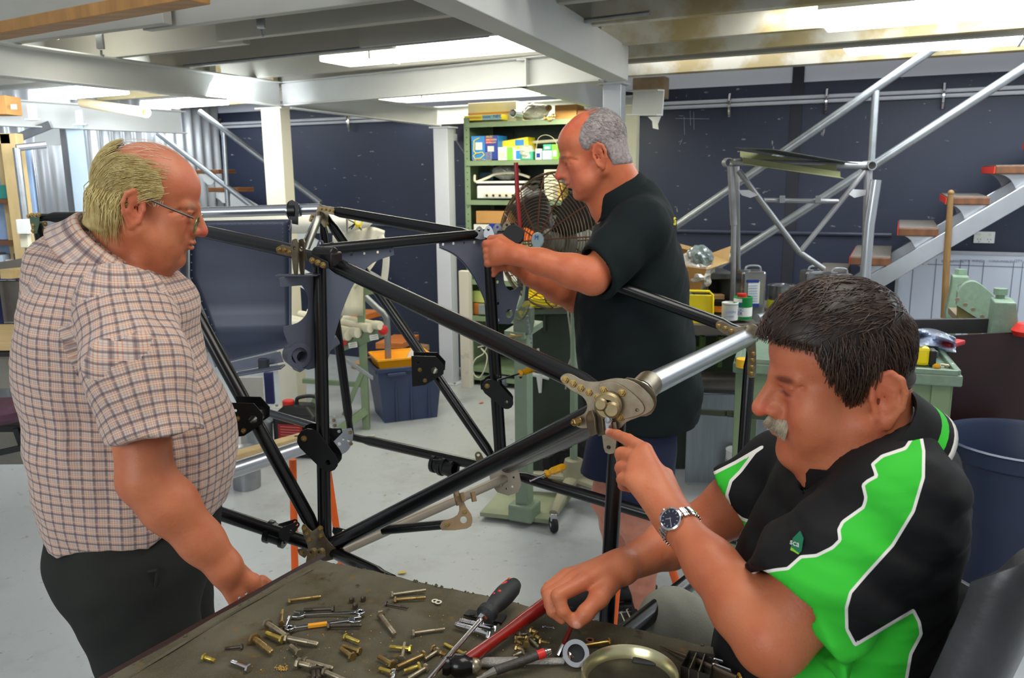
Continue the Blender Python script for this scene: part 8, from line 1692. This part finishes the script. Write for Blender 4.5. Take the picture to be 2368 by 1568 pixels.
    strands('hair_strand_layer',H,None,flow,3400,.050,5,.0010,.0165,M('brown_black_strand',(34,25,20),.34,var=.3,scale=60,rgb2=(78,54,40),spec=.6),hc,hm_,seed=31,jit=.2,surf=([.002,0,.054],[.092,.076,.084]),poly=hp)
    strands('hair_side_layer',H,None,lambda p:(-.35,0,-1),1300,.032,4,.0009,.0125,M('brown_black_strand',(34,25,20)),hc,lambda p,rr:p[2]<.075 and hm_(p,rr) and not(-.05<p[0]<-.012 and p[2]<.030),seed=33,jit=.2,poly=hp,surf=([-.001,0,.050],[.087,.076,.083]))
    locks('hair_nape_locks',H,420,13,.020,.0011,M('brown_black_strand',(34,25,20)),hc,x0=-.045,zr=(-.004,.03),out=.008,surf=([-.001,0,.050],[.087,.076,.083]))
    m=MB(); rr=np.random.RandomState(5)
    for k in range(480):
        y=rr.uniform(-.032,.032); x=.1085-abs(y)*.46; z0=-.028-abs(y)*.20+rr.uniform(-.006,.002); tuft(m,H,(x-.004,y,z0),(x+.010-abs(y)*.08,y*1.22,z0-.012-abs(y)*.22),.0014)
    ob('moustache',m,M('salt_moustache',(196,182,156),.6,var=.2,scale=60,rgb2=(120,104,84)),t,smooth=180)
    # wristwatch
    d=(el-wr).normalized(); wc=wr+d*.012; face_n=V(-.38,-.80,.46); face_n=(face_n-d*face_n.dot(d)).normalized(); sd_=d.cross(face_n)
    wt=ob('wristwatch',(lambda m:(m.lathe([(.015,0),(.0178,.0005),(.0185,.003),(.0178,.0085),(.0155,.0098),(.0145,.0088),(.0145,.0075),(0,.0075)],wc+face_n*.0265,face_n,32),m)[1])(MB()),chrome,t,'steel wristwatch case',smooth=40)
    m=MB(); m.lathe([(.0143,0),(.0143,.0004),(0,.0004)],wc+face_n*(.0265+.0078),face_n,32); ob('dial',m,M('blue_black_dial',(14,18,44),.15,coat=.8),wt)
    for k in range(12):
        a=k*math.pi/6; u=d*math.cos(a)+sd_*math.sin(a); m=MB(); m.bar(wc+face_n*(.0265+.0084)+u*.0105,wc+face_n*(.0265+.0084)+u*.0132,.0012,.0004,face_n); ob('hour_mark',m,chrome,wt,smooth=0)
    for a,L in((2.2,.0075),(.5,.0115)):
        u=d*math.cos(a)+sd_*math.sin(a); m=MB(); m.bar(wc+face_n*(.0265+.0087)-u*.002,wc+face_n*(.0265+.0087)+u*L,.0011,.0004,face_n); ob('watch_hand',m,chrome,wt,smooth=0)
    m=MB(); m.lathe([(.0022,0),(.0026,.001),(.0022,.004),(0,.004)],wc+face_n*.032+(-d)*.0175,-d,10); ob('crown',m,chrome,wt)
    for k in range(22):
        a=math.radians(34+k*13.6); u=face_n*math.cos(a)+sd_*math.sin(a); tn=-face_n*math.sin(a)+sd_*math.cos(a); R_=.0305+.0012*abs(math.cos(a))
        m=MB(); m.box(wc+u*R_,(.0060,.0165,.0026),(tn,d,u)); m.box(wc+u*(R_+.0006),(.0062,.0065,.0030),(tn,d,u)); ob('bracelet_link',m,chrome,wt,smooth=0,bevel=.0005)
    # ---- polo ----
    lo,hi=(.18,.80,.62),(1.0,1.66,1.42); h=.0050
    G=Field(lo,hi,h);G2=Field(lo,hi,h);G3=Field(lo,hi,h)
    rows=[(2032,1052,.050,.080,1.145),(2022,1092,.090,.145,1.14),(2002,1160,.112,.175,1.15),(1965,1260,.124,.176,1.16),(1935,1360,.144,.178,1.16),(1895,1470,.142,.172,1.16),(1850,1600,.142,.170,1.16)]
    pr=[(P(x,y,d_),hw,lw) for x,y,hw,lw,d_ in rows]
    for (a,ha,la),(b,hb_,lb_) in zip(pr[:-1],pr[1:]): G.econe(npf(a),npf(b),(0,1,0),la,lb_,ha,hb_,.04)
    G.cone(npf(P(2045,1090,1.16)),npf(P(2040,1240,1.16)),.080,.085,.05)
    ce=P(1842,1440,.99); G2.chain([npf(P(2065,1110,1.08)),npf(sh),npf(sh+(el-sh)*.5),npf(el+(el-sh)*.1)],[.080,.086,.084,.086],.03)
    cn=(el-sh).normalized()+V(.10,0,.28); G2.plane(npf(ce),npf(cn),.003); G2.cone(npf(el+(sh-el)*.38),npf(el+(el-sh)*.2),.0675,.069,.004,'sub')
    G3.chain([npf(P(1950,1075,1.24)),npf(s2),npf(s2+(e2-s2)*.5),npf(e2)],[.070,.070,.066,.064],.03); ce2=P(1712,1166,1.375); G3.plane(npf(ce2),npf((e2-s2).normalized()),.003); G3.cone(npf(s2+(e2-s2)*.42),npf(e2),.058,.056,.004,'sub')
    W=G; slv=[G2.F.copy(),G3.F.copy()]; W.F=smin(smin(G.F,G2.F,.022),G3.F,.02).astype(np.float32)
    W.plane((0,0,.64),(0,0,-1),.004)
    fa=cloth_folds(43,.014,(22,40),4); fb=cloth_folds(45,.004,(60,110),3); W.warp(lambda X,Y,Z:(fa(X*.7,Y,Z*1.2)+fb(X*.6,Y,Z*1.2))*(1-.85*smooth01((Y-1.14)/.08)))
    # drape folds of the near sleeve and lower back
    W.warp(lambda X,Y,Z:.0052*np.sin(Z*95+X*38+1.5*np.sin(X*21+Y*9))*(1+np.sin(X*17-Z*23))*.6*(1-.85*smooth01((Y-1.14)/.08)))
    nc=P(2000,1032,1.135); na=V(-.60,-.08,.80).normalized(); W.cone(npf(nc+na*.05),npf(nc-na*.07),.070,.060,.004,'sub'); W.cone(npf(nc+V(-.070,-.01,-.045)),npf(nc+V(-.090,-.015,-.085)),.020,.006,.008,'sub')
    vs,f=W.mesh(); vs=relax(vs,f,1,.4)
    px,py=project_px(vs)
    near=[(2118,1000),(2117,959),(2127,995),(2136,1043),(2135,1104),(2112,1182),(2064,1261),(2003,1328),(1967,1370),(1957,1406),(1958,1455),(1978,1492),(1945,1540),(1900,1560),(1700,1420),(1730,1330),(1795,1318),(1822,1315),(1852,1288),(1888,1285),(1925,1267),(1943,1249),(1940,1225),(1949,1207),(1997,1173),(2003,1152),(1996,1122),(2006,1113),(2028,1101),(2018,1074),(2040,1055),(2094,1037)]
    low=[(2112,1412),(2126,1440),(2130,1467),(2106,1512),(2095,1575),(2060,1700),(1760,1700),(1850,1530),(1915,1526),(1979,1491)]
    far=[(1600,1150),(1640,1100),(1700,1070),(1762,1034),(1745,1046),(1712,1090),(1690,1112),(1680,1145),(1690,1180),(1715,1200),(1745,1210),(1745,1240),(1600,1220)]
    dn=polyd(px,py,near); dlw=polyd(px,py,low); df=polyd(px,py,far)
    isn=vs[:,1]<1.10; isf=vs[:,1]>1.24
    d=np.where(isn,np.minimum(dn,np.where(py>1405,dlw,99)),np.where(isf&(px<1790),df,99)); d=np.clip(d,-49,49)
    so=fob('black_green_polo_shirt',vs,f,polo3_mat(),t,attrs={'panel':d})
    gcl=M('polo_green',(52,186,50),.72,spec=.25); wcl=M('polo_white_trim',(222,220,212),.7); bcl=M('polo_black',(15,15,17),.75,spec=.25)
    c0=P(2000,1032,1.135); collar('collar',c0+V(-.60,-.08,.80)*.006,.082,.088,.034,math.radians(-150),math.radians(150),V(-.60,-.08,.80),V(-.86,-.42,-.35),[bcl,gcl,wcl],so,stripe={6:1,7:0,8:2},flare=.0)
    # small chest badge
    bp_=P(1838,1255,1.0)
    ray_hit=None
    m=MB(); q=Vector(vs[np.argmin((px-1840)**2+(py-1256)**2+((vs[:,1]-vs[:,1].min())*300)**2)])
    nx=V(-.75,-.6,.15).normalized(); ux=V(.62,-.76,0).normalized(); uy=nx.cross(ux); 
    m.plate([(-.006,-.018),(.004,-.016),(.010,-.004),(.010,.012),(.004,.020),(-.004,.008)],q+nx*.004,ux,uy*(1 if uy.z>0 else -1),.001); bd=ob('chest_badge',m,M('badge_green',(20,120,80),.6),so,smooth=0)
    m=MB(); m.plate([(-.006,-.018),(.004,-.016),(.008,-.008),(-.004,-.004)],q+nx*.0055,ux,uy*(1 if uy.z>0 else -1),.0006); ob('badge_patch',m,M('badge_lime',(150,210,50),.6),bd,smooth=0)
    text('badge_lettering','sca',wcl,q+nx*.0075-ux*.006+V(0,0,.0),ux,uy*(1 if uy.z>0 else -1),.011,bd)
    # grey trousers, thighs to shoes
    Q=Field((.15,.90,.0),(.98,1.75,.78),.0075)
    hipc=P(2040,1600,1.16); hipc=V(hipc.x,1.16,.60)
    for y0,kx,ky in((1.06,.30,1.14),(1.28,.32,1.50)):
        a=V(hipc.x-.02,y0,.60);k_=V(kx,ky,.66 if ky<1.3 else .70);an=V(kx+.03,ky+.02,.09)
        if ky<1.3: k_.z=.60
        Q.chain([npf(a),npf(k_)],[.10,.078],.04); Q.chain([npf(k_),npf(an)],[.075,.062],.03)
    Q.econe(npf(hipc),npf(hipc+V(0,0,.13)),(0,1,0),.19,.19,.16,.17,.04); Q.plane((0,0,.05),(0,0,-1),.003)
    fs_=cloth_folds(49,.010,(18,34),3); Q.warp(fs_,.04); vs,f=Q.mesh(); fob('trousers',vs,f,greycloth,t)
    for kx,ky in((.30,1.14),(.32,1.50)):
        m=MB(); m.tube([V(kx+.11,ky+.02,.05),V(kx+.03,ky+.02,.065),V(kx-.07,ky+.01,.05),V(kx-.15,ky,.035)],[(.035,.045),(.05,.05),(.045,.05),(.03,.04)],14); ob('shoe',m,shoe_b,t)
    # chair
    ch=T('office_chair','dark grey moulded plastic chair back behind the seated man','chair',V(hipc.x+.05,1.16,0))
    cm=M('scuffed_grey_plastic',(62,62,66),.35,var=.3,scale=9,rgb2=(40,40,42),bump=.1,bscale=60)
    zt_=P(2240,1285,.872).z; zr_=P(2315,1350,1.13).z-.03; xc=.562
    def shell(u,v):
        a=math.radians(-118+236*u); e=abs(math.sin(a)) if abs(a)<1.57 else 1; ad=math.degrees(a); ztop=(zr_+(zt_-zr_)*min(1,-ad/60)) if ad<0 else zr_-.05*ad/118; ztop-=.05*max(0,(abs(ad)-70)/48)**2
        z=.56+(ztop-.56)*v; fl=-.17*(1-v)**1.15
        return V(xc+(.10 if math.cos(a)<0 else .135)*math.cos(a)+fl+.03*v,1.13+.255*math.sin(a),z)
    m=MB(); m.grid(shell,24,20); ob('backrest',m,cm,ch,solid=.022,bevel=.004,smooth=80)
    m=MB(); m.box(V(hipc.x-.02,1.14,.535),(.44,.46,.06)); ob('seat',m,cm,ch,bevel=.025,smooth=0)
    m=MB(); m.tube([V(hipc.x+.12,1.14,.52),V(hipc.x+.24,1.14,.56),V(hipc.x+.24,1.14,.75)],.022,10); ob('back_bracket',m,blackp,ch)
    m=MB(); m.tube([V(hipc.x,1.14,.08),V(hipc.x,1.14,.52)],.028,12); ob('gas_column',m,blackp,ch)
    for k in range(5):
        a=k*2*math.pi/5; m=MB(); m.tube([V(hipc.x,1.14,.09),V(hipc.x+.28*math.cos(a),1.14+.28*math.sin(a),.06)],[.022,.014],8); lg=ob('leg',m,blackp,ch); m=MB(); m.lathe([(.022,-.018),(.025,0),(.022,.018)],V(hipc.x+.28*math.cos(a),1.14+.28*math.sin(a),.026),V(math.sin(a),-math.cos(a),0),14); ob('castor_wheel',m,rubber,lg)
man3()

# ---------------- groups for repeats ----------------
GR={'bolt':'loose bolts on the carpeted bench','nut':'loose nuts on the carpeted bench','washer':'loose washers on the bench','steel_beam':'white steel beams under the mezzanine','steel_post':'steel posts under the mezzanine','spanner':'spanners on the bench','screwdriver':'screwdrivers in the workshop','trestle_stand':'orange trestle legs under the frame','paint_tin':'paint tins on the right bench','solvent_can':'tinplate solvent cans on the right bench','floor_scrap':'scraps lying on the floor','bulb_carton':'small cartons on the upper green shelf','pipe_clip':'pipe clips on the ceiling joists','saddle_clip':'conduit saddles on the navy wall','conduit':'conduits of the workshop','brass_fitting':'brass fittings on the shelf top','staircase':'staircases along the navy wall','metal_bucket':'galvanised buckets on the floor','plastic_bag':'clear plastic bags in the workshop','person':'men working at the airframe','beam_cleat':'cleats on the left beam','cardboard_box':'cardboard boxes in the workshop','white_carton':'white cartons on the green shelves','steel_pipe':'steel pipes below the right bench','cable':'hanging cables'}
for o in sc.objects:
    if o.parent is None and o.get('label') and not o.get('group'):
        g=GR.get(o.name.split('.')[0])
        if g: o['group']=g
